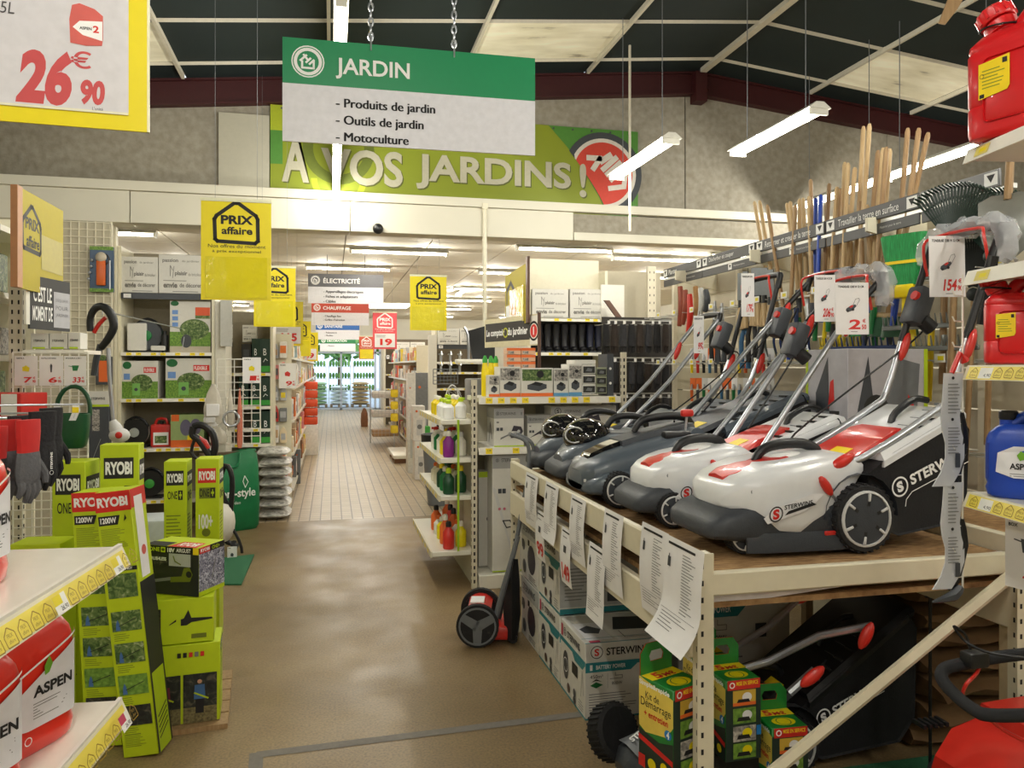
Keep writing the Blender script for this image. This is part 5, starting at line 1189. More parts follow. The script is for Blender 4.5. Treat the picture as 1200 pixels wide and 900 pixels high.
# wire trolley baskets
t = T('wire_basket_stand', 'wire basket trolley full of folded goods at the right of the aisle', 'rack', P(451,519,Z=0))
for z in (.15,.55,.95):
    m = MB()
    for k in range(9): m.box(-.3+k*.075-.003,-.3+k*.075+.003,-.25,-.244,z,z+.16,chrome); m.box(-.306,-.3,-.25+k*.062,-.244+k*.062,z,z+.16,chrome)
    for zz in (z, z+.08, z+.16): m.box(-.3,.3,-.25,-.244,zz,zz+.006,chrome); m.box(-.306,-.3,-.25,.25,zz,zz+.006,chrome)
    m.build('basket', t, kind='stuff'); MB().rbox(-.27,.27,-.22,.24,z,z+.14,.03,pm[('tan','white','pale blue')[int(z*2)%3]]).build('folded_goods', t)
for sx in (-.3,.3): MB().cyl((sx,0,0),(sx,0,1.15),.01,chrome,6).build('upright', t)
for i in range(4):
    p = P(462,460+i*14,D=14.3); o = MB().rbox(-.07,.07,-.03,.0,-.09,.06,.03,pm['yellow']).build('yellow_pack', None, p); tag(o,'yellow hanging pack on the strip right of the wire trolley, %s from the top' % ['first','second','third','fourth'][i],'packet','yellow packs on the strip by the wire trolley')
p = P(462,470,D=14.32); tag(MB().cyl((0,.02,-1.6),(0,.02,.4),.012,silver,6).build('display_strip', None, p),'silver display pole carrying the yellow packs','pole')
tag(goods(2,.2,.3,.5,pm['brown'],pm['brown']).build('plush_animal', None, P(427,500,Z=0)),'small brown figure standing at the right edge of the far aisle','ornament')
# upper shelving behind: printed panels over dark shelves with faucets
Yh = 12.2; xa_, xb_ = P(512,420,Y=Yh).x, P(566,420,Y=Yh).x
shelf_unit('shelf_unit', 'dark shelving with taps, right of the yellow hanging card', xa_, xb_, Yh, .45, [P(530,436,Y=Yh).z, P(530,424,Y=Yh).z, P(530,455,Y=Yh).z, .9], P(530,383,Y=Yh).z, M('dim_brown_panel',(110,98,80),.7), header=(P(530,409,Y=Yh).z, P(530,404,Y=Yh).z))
for i,(x0,x1) in enumerate(((513,538),(539,561))): carton_px(x0,x1,385,403,Yh-.05,.1,'printed_panel','pale panel with grey handwriting over the taps, %s of two' % ('left','right')[i],'panel',boxw,{'front':deco},z=P(530,404,Y=Yh).z)
for i in range(6):
    x = 517+i%3*11; yb = 424 if i < 3 else 436; p = P(x,yb,Y=Yh-.0); t = T('tap', 'chrome tap on the %s dark shelf, %s' % (('upper','lower')[i//3],('left','middle','right')[i%3]), 'tap', (p.x,Yh+.03,P(530,yb,Y=Yh).z))
    MB().cyl((0,0,0),(0,0,.1),.022,silver,10).build('base', t); MB().tube([(0,0,.09),(0,-.02,.15),(0,-.09,.16),(0,-.13,.1)], .012, silver, 8, smooth=2).build('spout', t); MB().ell((0,0,.12),(.045,.03,.02),silver,10,6).build('handle', t)
tag(MB().box(-.06,.06,0,.1,0,2.1,white).build('white_column', None, P(507,600,Y=11.9).xy.to_3d()), 'white column standing left of the dark tap shelving', 'column')
# far distant shelving tops right of door
Yh = 21.3
shelf_unit('shelf_unit', 'long far shelving with pale header panels right of the glazed door', P(452,420,Y=Yh).x, P(512,420,Y=Yh).x, Yh, .5, [1.4,1.0,.5], P(480,397,Y=Yh).z, M('dim_brown_panel'), header=(P(480,421,Y=Yh).z, P(480,416,Y=Yh).z))
for i,(x0,x1) in enumerate(((463,480),(481,498))): carton_px(x0,x1,401,415,Yh-.05,.1,'printed_panel','far pale header panel right of the glazed door, %s' % ('left','right')[i],'panel',boxw,{'front':deco},z=P(480,416,Y=Yh).z)
# curved black screen and white stand near the yellow bottles
p = P(563,440,D=7.8); t = T('black_display', 'black curved display panel on a white stand behind the yellow bottles', 'display', (p.x,p.y,0))
zz0, zz1 = P(563,421,D=7.8).z, P(563,381,D=7.8).z
MB().prism([(-.13,zz1-.06),(.15,zz1+.02),(.15,zz0-.05),(-.08,zz0)], 0, .05, black).build('screen', t); MB().tube([(-.17,0,zz1-.02),(-.13,0,zz1-.1),(-.12,0,zz0)], .015, silver, 6, smooth=2).build('frame', t); MB().rbox(-.25,.1,-.1,.1,zz0-.04,zz0,.01,shelf_w).build('ledge', t); MB().box(.08,.13,0,.05,0,zz0,white).build('stand', t)
tag(MB().rbox(0,.5,0,.4,0,P(540,445,D=8.6).z,.02,M('grey_cabinet_side',(128,130,130),.5)).build('grey_cabinet', None, P(551,600,D=9.2).xy.to_3d()), 'grey cabinet behind the side shelves with the bottles', 'cabinet')
# ================= RIGHT: END GONDOLA =================
YE = 5.45; XE = P(556,600,Y=YE).x; XR2 = P(727,600,Y=YE).x
t = T('shelf_unit', 'cream end shelf unit with battery packs and tool cartons', 'shelving', (XE, YE, 0)); W = XR2-XE
bm_ = M('cream_perforated_back', (206,200,180), .6, var=.05)
MB().box(0, W, .48, .5, 0, P(640,465,Y=YE).z-.04, bm_).build('back_panel', t)
for y in (465, 523): z = P(640,y,Y=YE).z; MB().rbox(.03, W, 0, .48, z-.035, z, .003, shelf_w, seg=1).build('shelf', t); label_strip(t, .03, W, -.004, z, .05, .1, False, seed=y)
MB().rbox(.03,W,-.03,.48,.0,.1,.004,shelf_w,seg=1).build('base_shelf', t)
for sx, y0 in ((-.0, 445), (W+.03, 412)): 
    MB().box(sx-.02, sx+.02, 0, .03, 0, P(560,y0,Y=YE).z, post).build('upright', t)
    m = MB(); z = .04
    while z < P(560,y0,Y=YE).z-.04: m.box(sx-.006, sx+.006, -.001, .001, z, z+.025, M('slot_shadow')); m.box(sx-.021, sx-.019, .008, .02, z, z+.025, M('slot_shadow')); z += .05
    m.build('slot', t, kind='stuff')
zE1, zE2 = P(640,465,Y=YE).z, P(640,523,Y=YE).z
def batt(oc):
    def fn(f, W, H):
        f.rect(W*.04,H*.55,W*.96,H*.95,garden if W > .2 else mixph); f.disc(W*.6,H*.78,min(W,H)*.13,ink); f.rect(0,0,W,H*.12,oc)
        f.poly([(W*.2,H*.25),(W*.55,H*.18),(W*.8,H*.28),(W*.8,H*.42),(W*.45,H*.5),(W*.2,H*.4)], dgrey); f.poly([(W*.3,H*.42),(W*.6,H*.36),(W*.7,H*.46),(W*.45,H*.52)], ink)
    return fn
for i,(x0,x1,yt,oc,lb,col) in enumerate([(573,585,440,orange,'small white and orange battery carton, leftmost on the top shelf',boxw),(585.5,610,430,orange,'white and orange charger carton, second on the top shelf',boxw),(610.5,648,431.5,orange,'wide white carton with mower photo on the top shelf',boxw),
        (649,666,432,M('steel_blue_ink',(90,150,190),.5),'white and blue battery carton right of the wide one',boxw),(666.5,682,427,M('steel_blue_ink'),'tall white and blue battery carton on the top shelf',boxw)]):
    carton_px(x0,x1,yt,462,YE+.06,.2,'battery_carton',lb,'box',col,{'front':batt(oc)},z=zE1)
def tinyb(f, W, H): f.rect(W*.06,H*.1,W*.94,H*.8,M('card_black_print')); f.poly([(W*.25,H*.3),(W*.7,H*.25),(W*.75,H*.55),(W*.4,H*.65)], mgrey)
for i in range(3):
    carton_px(682.5,698,462-(i+1)*11.5,462-i*11.5-.6,YE+.06,.2,'battery_carton','small black and white battery carton, %s of the left stack by the post' % ['bottom','middle','top'][i],'box',boxw,{'front':tinyb},group='battery cartons stacked by the post')
    carton_px(698.8,711,462-(i+1)*10.4,462-i*10.4-.6,YE+.06,.2,'battery_carton','small dark battery carton, %s of the right stack by the post' % ['bottom','middle','top'][i],'box',M('sage_card',(150,156,130),.5),{'front':tinyb},group='battery cartons stacked by the post')
carton_px(673,698,422,427,YE+.08,.2,'battery_carton','flat white carton lying across the battery stacks','box',boxw,None)
carton_px(711.5,719,415,462,YE+.06,.2,'battery_carton','tall dark edged carton beside the right post of the top shelf','box',dgrey,{'front':lambda f,W,H:(f.disc(W*.5,H*.65,W*.2,whiteink), f.disc(W*.5,H*.3,W*.2,whiteink))},z=zE1)
for i in range(6):
    carton_px(594+(i%2)*17,610.5+(i%2)*17,432-8*(i//2+1),431.6-8*(i//2),YE+.35,.12,'chain_carton','orange and white chain carton, %s column, %s row, behind the battery cartons' % (('left','right')[i%2],('bottom','middle','top')[i//2]),'box',M('orange_white_card',(214,170,140),.5),{'front':lambda f,W,H:(f.rect(0,H*.6,W,H,orange), f.rect(W*.1,H*.1,W*.5,H*.5,mixph))},group='orange chain cartons')
tag(MB().rbox(-.05,.05,0,.12,0,.14,.003,kraft,seg=1).build('kraft_carton', None, (P(635,462,Y=YE+.36).x,YE+.36,zE1)), 'plain brown carton right of the orange chain cartons', 'box')
for i,x in enumerate((566.5,576.5,585.5)):
    p = P(x,454,Y=YE+.26); tt = T('oil_bottle', 'yellow bottle with green cap at the end of the top shelf, %s of three' % ('left','middle','right')[i], 'bottle', (p.x+.0,YE+.2+.1*i,zE1))
    hh = P(x,417,Y=YE+.26).z-zE1; MB().lathe([(.026,0),(.028,.01),(.028,hh*.6),(.018,hh*.8),(.016,hh*.84)],M('yellow_plastic',(240,214,20),.3),14).build('body', tt); MB().lathe([(.019,hh*.82),(.02,hh*.9),(.008,hh)],M('bright_green'),14).build('cap', tt)
def sgw(kind, big=False):
    def fn(f, W, H):
        f.rect(0,H*.74,W,H,boxg); logo(f, W*(.12 if not big else .1), H*.87, min(W*.06,H*.09), ink); f.text('STERWINS', W*.2, H*.83, W*(.72 if not big else .45), H*.9, ink, .0, keep=False); f.text('E', W*.9,H*.83,W*.94,H*.9,ink,.0)
        for k in range(2): f.rect(W*(.08+k*.12),H*.42,W*(.17+k*.12),H*.5,dgrey)
        f.rect(W*.08,H*.62,W*.16,H*.66,greyink)
        pl = M('product_print', (62,58,66), .5)
        if kind == 0: f.poly([(W*.2,H*.18),(W*.5,H*.3),(W*.55,H*.25),(W*.6,H*.3),(W*.58,H*.36),(W*.22,H*.24)],greyink); f.poly([(W*.55,H*.22),(W*.85,H*.24),(W*.97,H*.4),(W*.9,H*.52),(W*.65,H*.55),(W*.58,H*.4)],pl); f.disc(W*.82,H*.4,W*.05,lgrey)
        elif kind == 1: f.poly([(W*.08,H*.24),(W*.5,H*.38),(W*.7,H*.34),(W*.8,H*.5),(W*.72,H*.56),(W*.5,H*.46)],pl); f.disc(W*.72,H*.44,W*.05,lgrey)
        else:
            f.poly([(W*.05,H*.1),(W*.05,H*.26),(W*.5,H*.56),(W*.62,H*.86),(W*.7,H*.9),(W*.76,H*.6),(W*.72,H*.5),(W*.56,H*.34)],pl); f.stroke([(W*.64,H*.75),(W*.7,H*.78)],W*.02,lgrey); f.poly([(W*.5,H*.16),(W*.68,H*.36),(W*.84,H*.36),(W*.86,H*.2),(W*.7,H*.1)],M('pale_grey_print',(186,184,184),.5)); f.disc(W*.78,H*.24,H*.07,greyink)
        f.rect(0,0,W,H*.03,limeink)
    return fn
carton_px(579,614,479,519,YE+.03,.26,'saw_carton','white and grey carton with chainsaw print on the middle shelf','box',boxw,{'front':sgw(0),'left':lambda f,W,H:(f.rect(0,H*.74,W,H,boxg), f.stroke([(W*.3,H*.1),(W*.5,H*.6),(W*.7,H*.2)],W*.06,M('product_print')))},z=zE2)
carton_px(618,645,487,518,YE+.08,.2,'trimmer_carton','small white carton with hedge trimmer print on the middle shelf','box',boxw,{'front':sgw(1)},z=zE2)
carton_px(646,722,476,518,YE+.08,.2,'blower_carton','wide white carton with big blower print on the middle shelf','box',boxw,{'front':sgw(2,True)},z=zE2)
carton_px(633,650,476,518,YE+.32,.14,'trimmer_carton','grey topped carton half hidden behind the blower carton','box',boxg,None,z=zE2)
def tallf(f, W, H):
    f.rect(0,H*.87,W,H,boxg); logo(f,W*.14,H*.94,W*.05,ink); f.text('STERWINS',W*.26,H*.925,W*.72,H*.955,ink,0,keep=False)
    f.poly([(W*.1,H*.7),(0,H*.72),(0,H*.7),(W*.6,H*.1),(W*.6,H*.14)],lgrey); f.rect(W*.16,H*.66,W*.26,H*.7,dgrey); f.rect(W*.28,H*.66,W*.38,H*.7,dgrey); f.text('E',W*.7,H*.89,W*.76,H*.91,ink,0)
    for cx in (.2,.34): f.disc(W*cx,H*.53,W*.04,M('pink_ink',(200,110,130),.5))
    f.stroke([(W*.3,H*.43),(W*.5,H*.43),(W*.58,H*.38),(W*.4,H*.37),(W*.3,H*.43)],W*.03,ink); f.stroke([(W*.62,H*.7),(W*.58,H*.6),(W*.7,H*.5)],W*.05,dgrey); f.rect(0,0,W,H*.01,limeink)
carton_px(577,618,531,686,YE+.02,.3,'tall_trimmer_carton','tall white and grey trimmer carton on the base of the end shelf unit','box',boxw,{'front':tallf},z=.105)
carton_px(561,576,553,684,YE+.2,.14,'flat_carton','plain white carton with lime top edge beside the tall trimmer carton','box',boxw,{'front':lambda f,W,H:(f.rect(0,H*.94,W,H,limeink), f.disc(W*.9,H*.5,W*.3,dgrey,20,H*.03))},z=.105)
t = carton_px(618,668,530,556,YE+.1,.03,'black_banner','black panel with large white letters behind the far mowers','sign',black,{'front':lambda f,W,H:f.text('TER',W*.2,H*.2,W*.95,H*.85,whiteink,.02,keep=False)},z=P(640,556,Y=YE).z)
tag(MB().rbox(-.3,.3,0,.3,0,P(650,560,Y=YE+.1).z-.11,.01,boxw,seg=1).build('white_carton', None, (P(672,600,Y=YE+.1).x-.15,YE+.1,.105)), 'white carton under the black lettered panel', 'box')
# side shelves, facing the aisle
t = T('side_shelves', 'narrow side shelves with bottles facing the aisle at the end unit', 'shelving', (XE, YE+.037, 0)); LY = 1.25
zs4 = []
for (x,y,dx) in ((556,492,.24),(555,537,.24),(554,581,.24),(551,646,.30)):
    z = P(x,y,X=XE-dx*.0).z if False else P(556,y,Y=YE).z; zs4.append(z)
    MB().rbox(-dx, 0, .0, LY, z-.035, z, .004, shelf_w, seg=1).build('shelf', t)
    m = MB(); m.box(-dx-.012,-dx,0,LY,z-.04,z+.004,cream); m.build('label_rail', t)
    f = F((-dx-.0125,LY,z-.04),(0,-1,0),(0,0,1))
    for k in range(7): f.rect(.06+k*.17,.006,.11+k*.17,.036,yelin)
    f.done(t)
MB().box(0,.012,0,LY,0,zs4[0]+.03,bm_).build('back_panel', t)
MB().box(-.12,-.105,-.008,.0,zs4[3],zs4[0],M('lime_strip',(160,200,30),.4)).build('lime_strip', t)
random.seed(9)
def bottle(nm, lb, p, r, h, col, cap, spray=False, grp=None):
    b = T(nm, lb, 'bottle', p, group=grp); MB().lathe([(r*.9,0),(r,.01),(r,h*.6),(r*.45,h*.76),(r*.42,h*.82)],col,12).build('body', b)
    MB().lathe([(r*.5,h*.8),(r*.5,h*.95),(r*.3,h)],cap,10).build('cap', b)
    if spray: MB().box(-r*.9,r*.2,-.008,.008,h*.88,h*.98,cap).build('trigger', b)
rows = [(0,[('white',whiteink,limeink,.14)]*3+[('yellow',M('yellow_plastic'),white,.15)]*2), (1,[('purple',M('purple_plastic',(130,30,130),.4),white,.19),('yellow',M('yellow_plastic'),white,.17),('white',white,lgrey,.16),('green',greenp,white,.16),('white',white,redp,.17)]),
        (2,[('dark green',gd,limeink,.19),('green',greenp,white,.18),('dark green',gd,yelin,.18),('cream',cream,kraft,.16),('cream',cream,orange,.15)]), (3,[('red',redp,black,.2),('orange',orange,white,.22),('yellow',yel,white,.17),('white',white,orange,.15),('orange',orange,black,.2)])]
pos5 = ['nearest','second','middle','fourth','farthest']
for li, its in rows:
    for i, (cn, c1_, c2_, h_) in enumerate(its):
        for j in range(2):
            cn, c1_, c2_, h_ = its[(i+2*j) % len(its)]
            bottle('spray_bottle' if li < 2 else 'plant_food_bottle', '%s bottle, %s in the %s row of the %s narrow side shelf' % (cn, pos5[i], ('front','back')[j], ['top','second','third','bottom'][li]), (XE-.17+.1*j, YE+.12+i*.17+.06*j, zs4[li]), .042, h_*(1+.1*j), c1_, c2_, li == 1)
# lime pruner handle sticking out and white pouches
tag(MB().tube([(0,0,0),(.06,0,.002),(.14,0,-.004)],.012,M('lime_plastic',(150,200,40),.4),8).build('lime_handle', None, P(524,467,D=6.1)), 'lime green handle sticking out over the top side shelf', 'tool')
o = wiregrid('wire_basket', Vector((XE-.2,6.2,P(545,450,D=6.3).z)), .2, .12, .03, r=.002, m_=mgrey, label='small grey wire basket behind the top side shelf', cat='basket')
# ---- behind: boots shelf with printed panels, beige panels, hanging dark gloves ----
YB = 7.75; x0_, x1_ = P(622,400,Y=YB).x, P(709,400,Y=YB).x
shelf_unit('shelf_unit', 'tall shelf unit with black boots under pale printed panels', x0_, x1_, YB, .4, [P(660,373,Y=YB).z, P(660,413,Y=YB).z, P(660,455,Y=YB).z, .8, .3], P(660,316,Y=YB).z, M('dark_back_panel',(60,56,50),.8))
for i,(a_,b_) in enumerate(((624,666),(668,709))): carton_px(a_,b_,339,371,YB-.03,.1,'printed_panel','pale panel with grey handwriting above the boots, %s of two' % ('left','right')[i],'panel',boxw,{'front':deco},z=P(660,373,Y=YB).z)
tag(MB().box(0,x1_-x0_,.0,.02,0,.33,cream).build('header_board', None, (x0_,YB+.2,P(660,338,Y=YB).z)), 'plain cream header board above the printed panels and boots', 'board')
bootc = M('black_boot', (26,26,30), .4, var=.2); 
for i in range(8):
    p = P(632+i*10,412,Y=YB+.1); zb_ = P(660,413,Y=YB).z; tt = T('rubber_boot', 'tall black boot on the shelf, %s from the left' % ['first','second','third','fourth','fifth','sixth','seventh','eighth'][i], 'boot', (p.x,YB+.12,zb_), group='black boots under the printed panels')
    m = MB(); m.ring_loft([sup_ring(-.036*a_,.036*a_,-.04*a_+c_,.045*a_+c_,z,.8,12) for z,a_,c_ in ((.05,1,0),(.12,.95,.01),(.2,1.1,.01),(.3,1.2,.0))], bootc if i < 6 else M('navy_boot',(22,26,48),.5)); m.ell((0,-.03,.035),(.036,.08,.035),bootc,12,7); m.build('shaft', tt)
    MB().box(-.036,.036,-.11,.05,0,.015,dgrey).build('sole', tt)
bp = M('beige_board', (186,178,156), .7, var=.03)
for i,(xa2,xb2,yt2,yb2) in enumerate(((710,727,348,378),(727,742,345,378),(742,758,332,378))):
    pass
a_, b_ = P(700,380,Y=8.0).x, P(775,380,Y=8.0).x
tag(MB().box(0,b_-a_,0,.05,0,P(740,318,Y=8.0).z,bp).build('partition_board', None, (a_,8.02,0)), 'beige partition board behind the hanging black gloves', 'board')
p = P(764,312,Y=7.5); slotted_post('gondola_post', 'white slotted post left of the tool rail end', Vector((p.x,7.5,0)), P(764,312,Y=7.5).z, .09, .06, .08)
tag(MB().box(-.12,.14,0,.03,0,.4,white).build('white_board', None, P(717,378,Y=7.7)), 'small white board right of the printed panels', 'board')
tag(MB().prism([(0,0),(.06,0),(.45,-.5),(.39,-.5)],0,.03,M('brown_edge')).build('bracket', None, P(708,352,Y=7.55)), 'slanting brown bracket beside the boots shelf', 'bracket')
# hanging gloves: dark, three rows
YG = 6.6
t = T('peg_rack', 'rack with rows of pegs carrying black gloves behind the far mowers', 'rack', (P(706,500,Y=YG+.25).x,YG+.25,0)); WG = P(800,500,Y=YG+.25).x-P(706,500,Y=YG+.25).x
MB().box(0,WG,0,.03,0,P(750,372,Y=YG+.25).z,M('dark_pegboard',(50,46,42),.8)).build('back_panel', t)
for y in (376,420,462): MB().box(0,WG,-.2,-.19,P(750,y,Y=YG).z,P(750,y,Y=YG).z+.012,chrome).build('rail', t)
proto = None; k = 0
dkgl = [M('black_glove_a',(24,24,28),.8,var=.3), M('charcoal_glove',(44,44,48),.8,var=.3), M('brown_black_glove',(48,38,32),.8,var=.3)]
wrd = ['first','second','third','fourth','fifth','sixth','seventh','eighth','ninth']
for r_, y in enumerate((380,424,466)):
    for i in range(9):
        x = 710+i*10; c_ = dkgl[(i*2+r_) % 3]; p = P(x, y, Y=YG)
        b = T('garden_glove', 'black hanging glove pair, %s from left in the %s row of the peg rack' % (wrd[i], ('top','middle','bottom')[r_]), 'glove', p, random.uniform(-.3,.3), group='black gloves on the peg rack')
        hgt = .27; m = MB(); m.ring_loft([sup_ring(-.034*a_,.034*a_,-.02,.02,-z*hgt,.7,10) for z,a_ in ((0,.8),(.3,.9),(.6,1.1),(.75,1))], c_)
        for q in range(4): m.tube([(-.026+q*.018,0,-hgt*.72),(-.028+q*.019,.005,-hgt*(.95+.04*(q in (1,2))))],[.009,.006],c_,6)
        m.build('hand', b); MB().cyl((0,-.06,.0),(0,.24,.0),.003,chrome,5).build('peg', b); MB().box(-.012,.012,-.065,-.06,-.0,.03,paper).build('tag_flag', b)
# ================= MOWER RACK =================
RX, RY0, RY1, DZ = 1.08, 2.11, 4.52, .972
osb = ramp_mat('chipboard_deck', [(.3,(120,88,54)),(.5,(158,122,80)),(.7,(186,152,106))], 22, .7, detail=8, stretch=(1,4,1), bump=.3)
rackm = M('cream_rack_steel', (224,216,190), .38, var=.03)
RK = T('mower_rack', 'long cream steel rack with chipboard deck carrying the row of mowers', 'rack', (RX, RY0, 0))
LR = RY1-RY0; WR = 1.15
for nm, x, y in (('post',0,0),('post',0,LR),('post',WR,0),('post',WR,LR)):
    m = MB(); m.box(x-.018,x+.022,y-.02,y+.02,0,1.045,rackm); m.box(x-.024,x+.028,y-.024,y-.019,0,1.045,rackm); o = m.build('post', RK)
    m = MB(); z = .05
    while z < 1.02:
        m.box(x-.013,x-.005,y-.0248,y-.0235,z,z+.016,M('slot_shadow')); m.box(x+.0215,x+.0225,y-.004,y+.004,z,z+.012,M('slot_shadow')); m.box(x-.0185,x-.0178,y-.01,y-.003,z,z+.016,M('slot_shadow')); z += .05
    m.build('slot', RK, kind='stuff')
for x in (-.02, WR):
    for z0, z1 in ((.935,1.035),(.72,.855)): MB().rbox(x-.012,x+.02,.02,LR-.02,z0,z1,.006,rackm,seg=1).build('beam', RK)
for y in (0, LR): MB().rbox(.02,WR-.02,y-.018,y+.012,.915,.985,.005,rackm,seg=1).build('end_beam', RK)
MB().add([(.02,.02,.93),(WR,.02,.975),(WR,.02,.95),(.02,.02,.87),(.02,.05,.93),(WR,.05,.975),(WR,.05,.95),(.02,.05,.87)],[(0,3,2,1),(4,5,6,7),(0,1,5,4),(3,7,6,2)],M('lilac_white_steel',(226,222,226),.35)).build('inner_beam', RK)
for k in range(3): MB().box(.012,WR-.02,k*LR/3+.018,(k+1)*LR/3-.004,DZ-.018,DZ,osb).build('deck_board', RK)
for k in range(3): MB().box(.004,WR-.02,k*LR/3+.018,(k+1)*LR/3-.01,.868,.886,osb).build('lower_board', RK)
# diagonal brace of the near end frame
a_, b_ = P(905,903,Y=RY0-.05), P(1190,668,Y=RY0-.05)
d_ = (b_-a_).normalized(); a0_ = a_-d_*.25; u = Vector((0,-1,0)); v = d_.cross(u)
m = MB(); w_ = .019
ring = lambda p: [p+v*w_+u*0, p+v*w_+u*.012, p+v*.004+u*.02, p-v*w_+u*.012, p-v*w_+u*0]
m.ring_loft([ring(a0_), ring(b_)], rackm); m.v = [(x-RX, y-RY0, z) for x, y, z in m.v]; m.build('diagonal_brace', RK)

# ---- mowers ----
def half_ring(x, w_, z0, z1, p=.45, n=18, yo=0): return [(x, yo+a_, (z0+z1)/2+b_) for a_, b_, _ in sup_ring(-w_/2,w_/2,-(z1-z0)/2,(z1-z0)/2,0,p,n)]
mwhite = M('mower_white', (226,228,230), .3, var=.02, coat=.4); mred = M('mower_red', (210,46,36), .32, var=.03, coat=.3)
mdark = M('mower_deck_dark', (54,58,64), .5, var=.08, bump=.1, scale=200); mslate = M('mower_slate_grey', (78,88,98), .38, var=.04, coat=.3)
bagm = M('black_grass_bag', (20,20,23), .75, var=.2, bump=.15, scale=120); glossb = M('gloss_black', (18,18,20), .08, coat=1, var=.05)
def wheel(t, x, y, r, near=True, w_=.05):
    X = Matrix.Translation((x, y, r)) @ Matrix.Rotation(R(90), 4, 'X')
    o = MB().lathe([(r*.8,-w_/2),(r*.96,-w_/2),(r,-w_*.3),(r,w_*.3),(r*.96,w_/2),(r*.8,w_/2)], wheelb, 28, X).build('wheel', t)
    m = MB()
    for k in range(28):
        q = 2*math.pi*k/28; Xk = Matrix.Translation((x,y,r)) @ Matrix.Rotation(q,4,'Y')
        m.box(r*.985,r*1.03,-w_*.42,w_*.42,-r*.05,r*.05,wheelb,Xk)
    m.build('tread', o, kind='stuff')
    h = MB().lathe([(0.001,w_*.56),(r*.6,w_*.6),(r*.8,w_*.5),(r*.8,0)], mdark, 26, X, caps=False); h.build('hub_cap', o)
    m = MB(); m.lathe([(r*.76,w_*.5),(r*.77,w_*.64),(r*.83,w_*.6),(r*.84,w_*.5)], lgrey, 30, X, caps=False); m.build('rim_ring', o)
    m = MB()
    for k in range(6):
        q = 2*math.pi*k/6+.4; Xk = X @ Matrix.Rotation(q,4,'Z'); m.rbox(r*.52,r*.76,-r*.04,r*.04,w_*.5,w_*.68,r*.02,lgrey,Xk,seg=1); m.box(r*.38,r*.5,-r*.05,r*.05,w_*.5,w_*.6,black,Xk)
    m.build('spoke', o, kind='stuff')
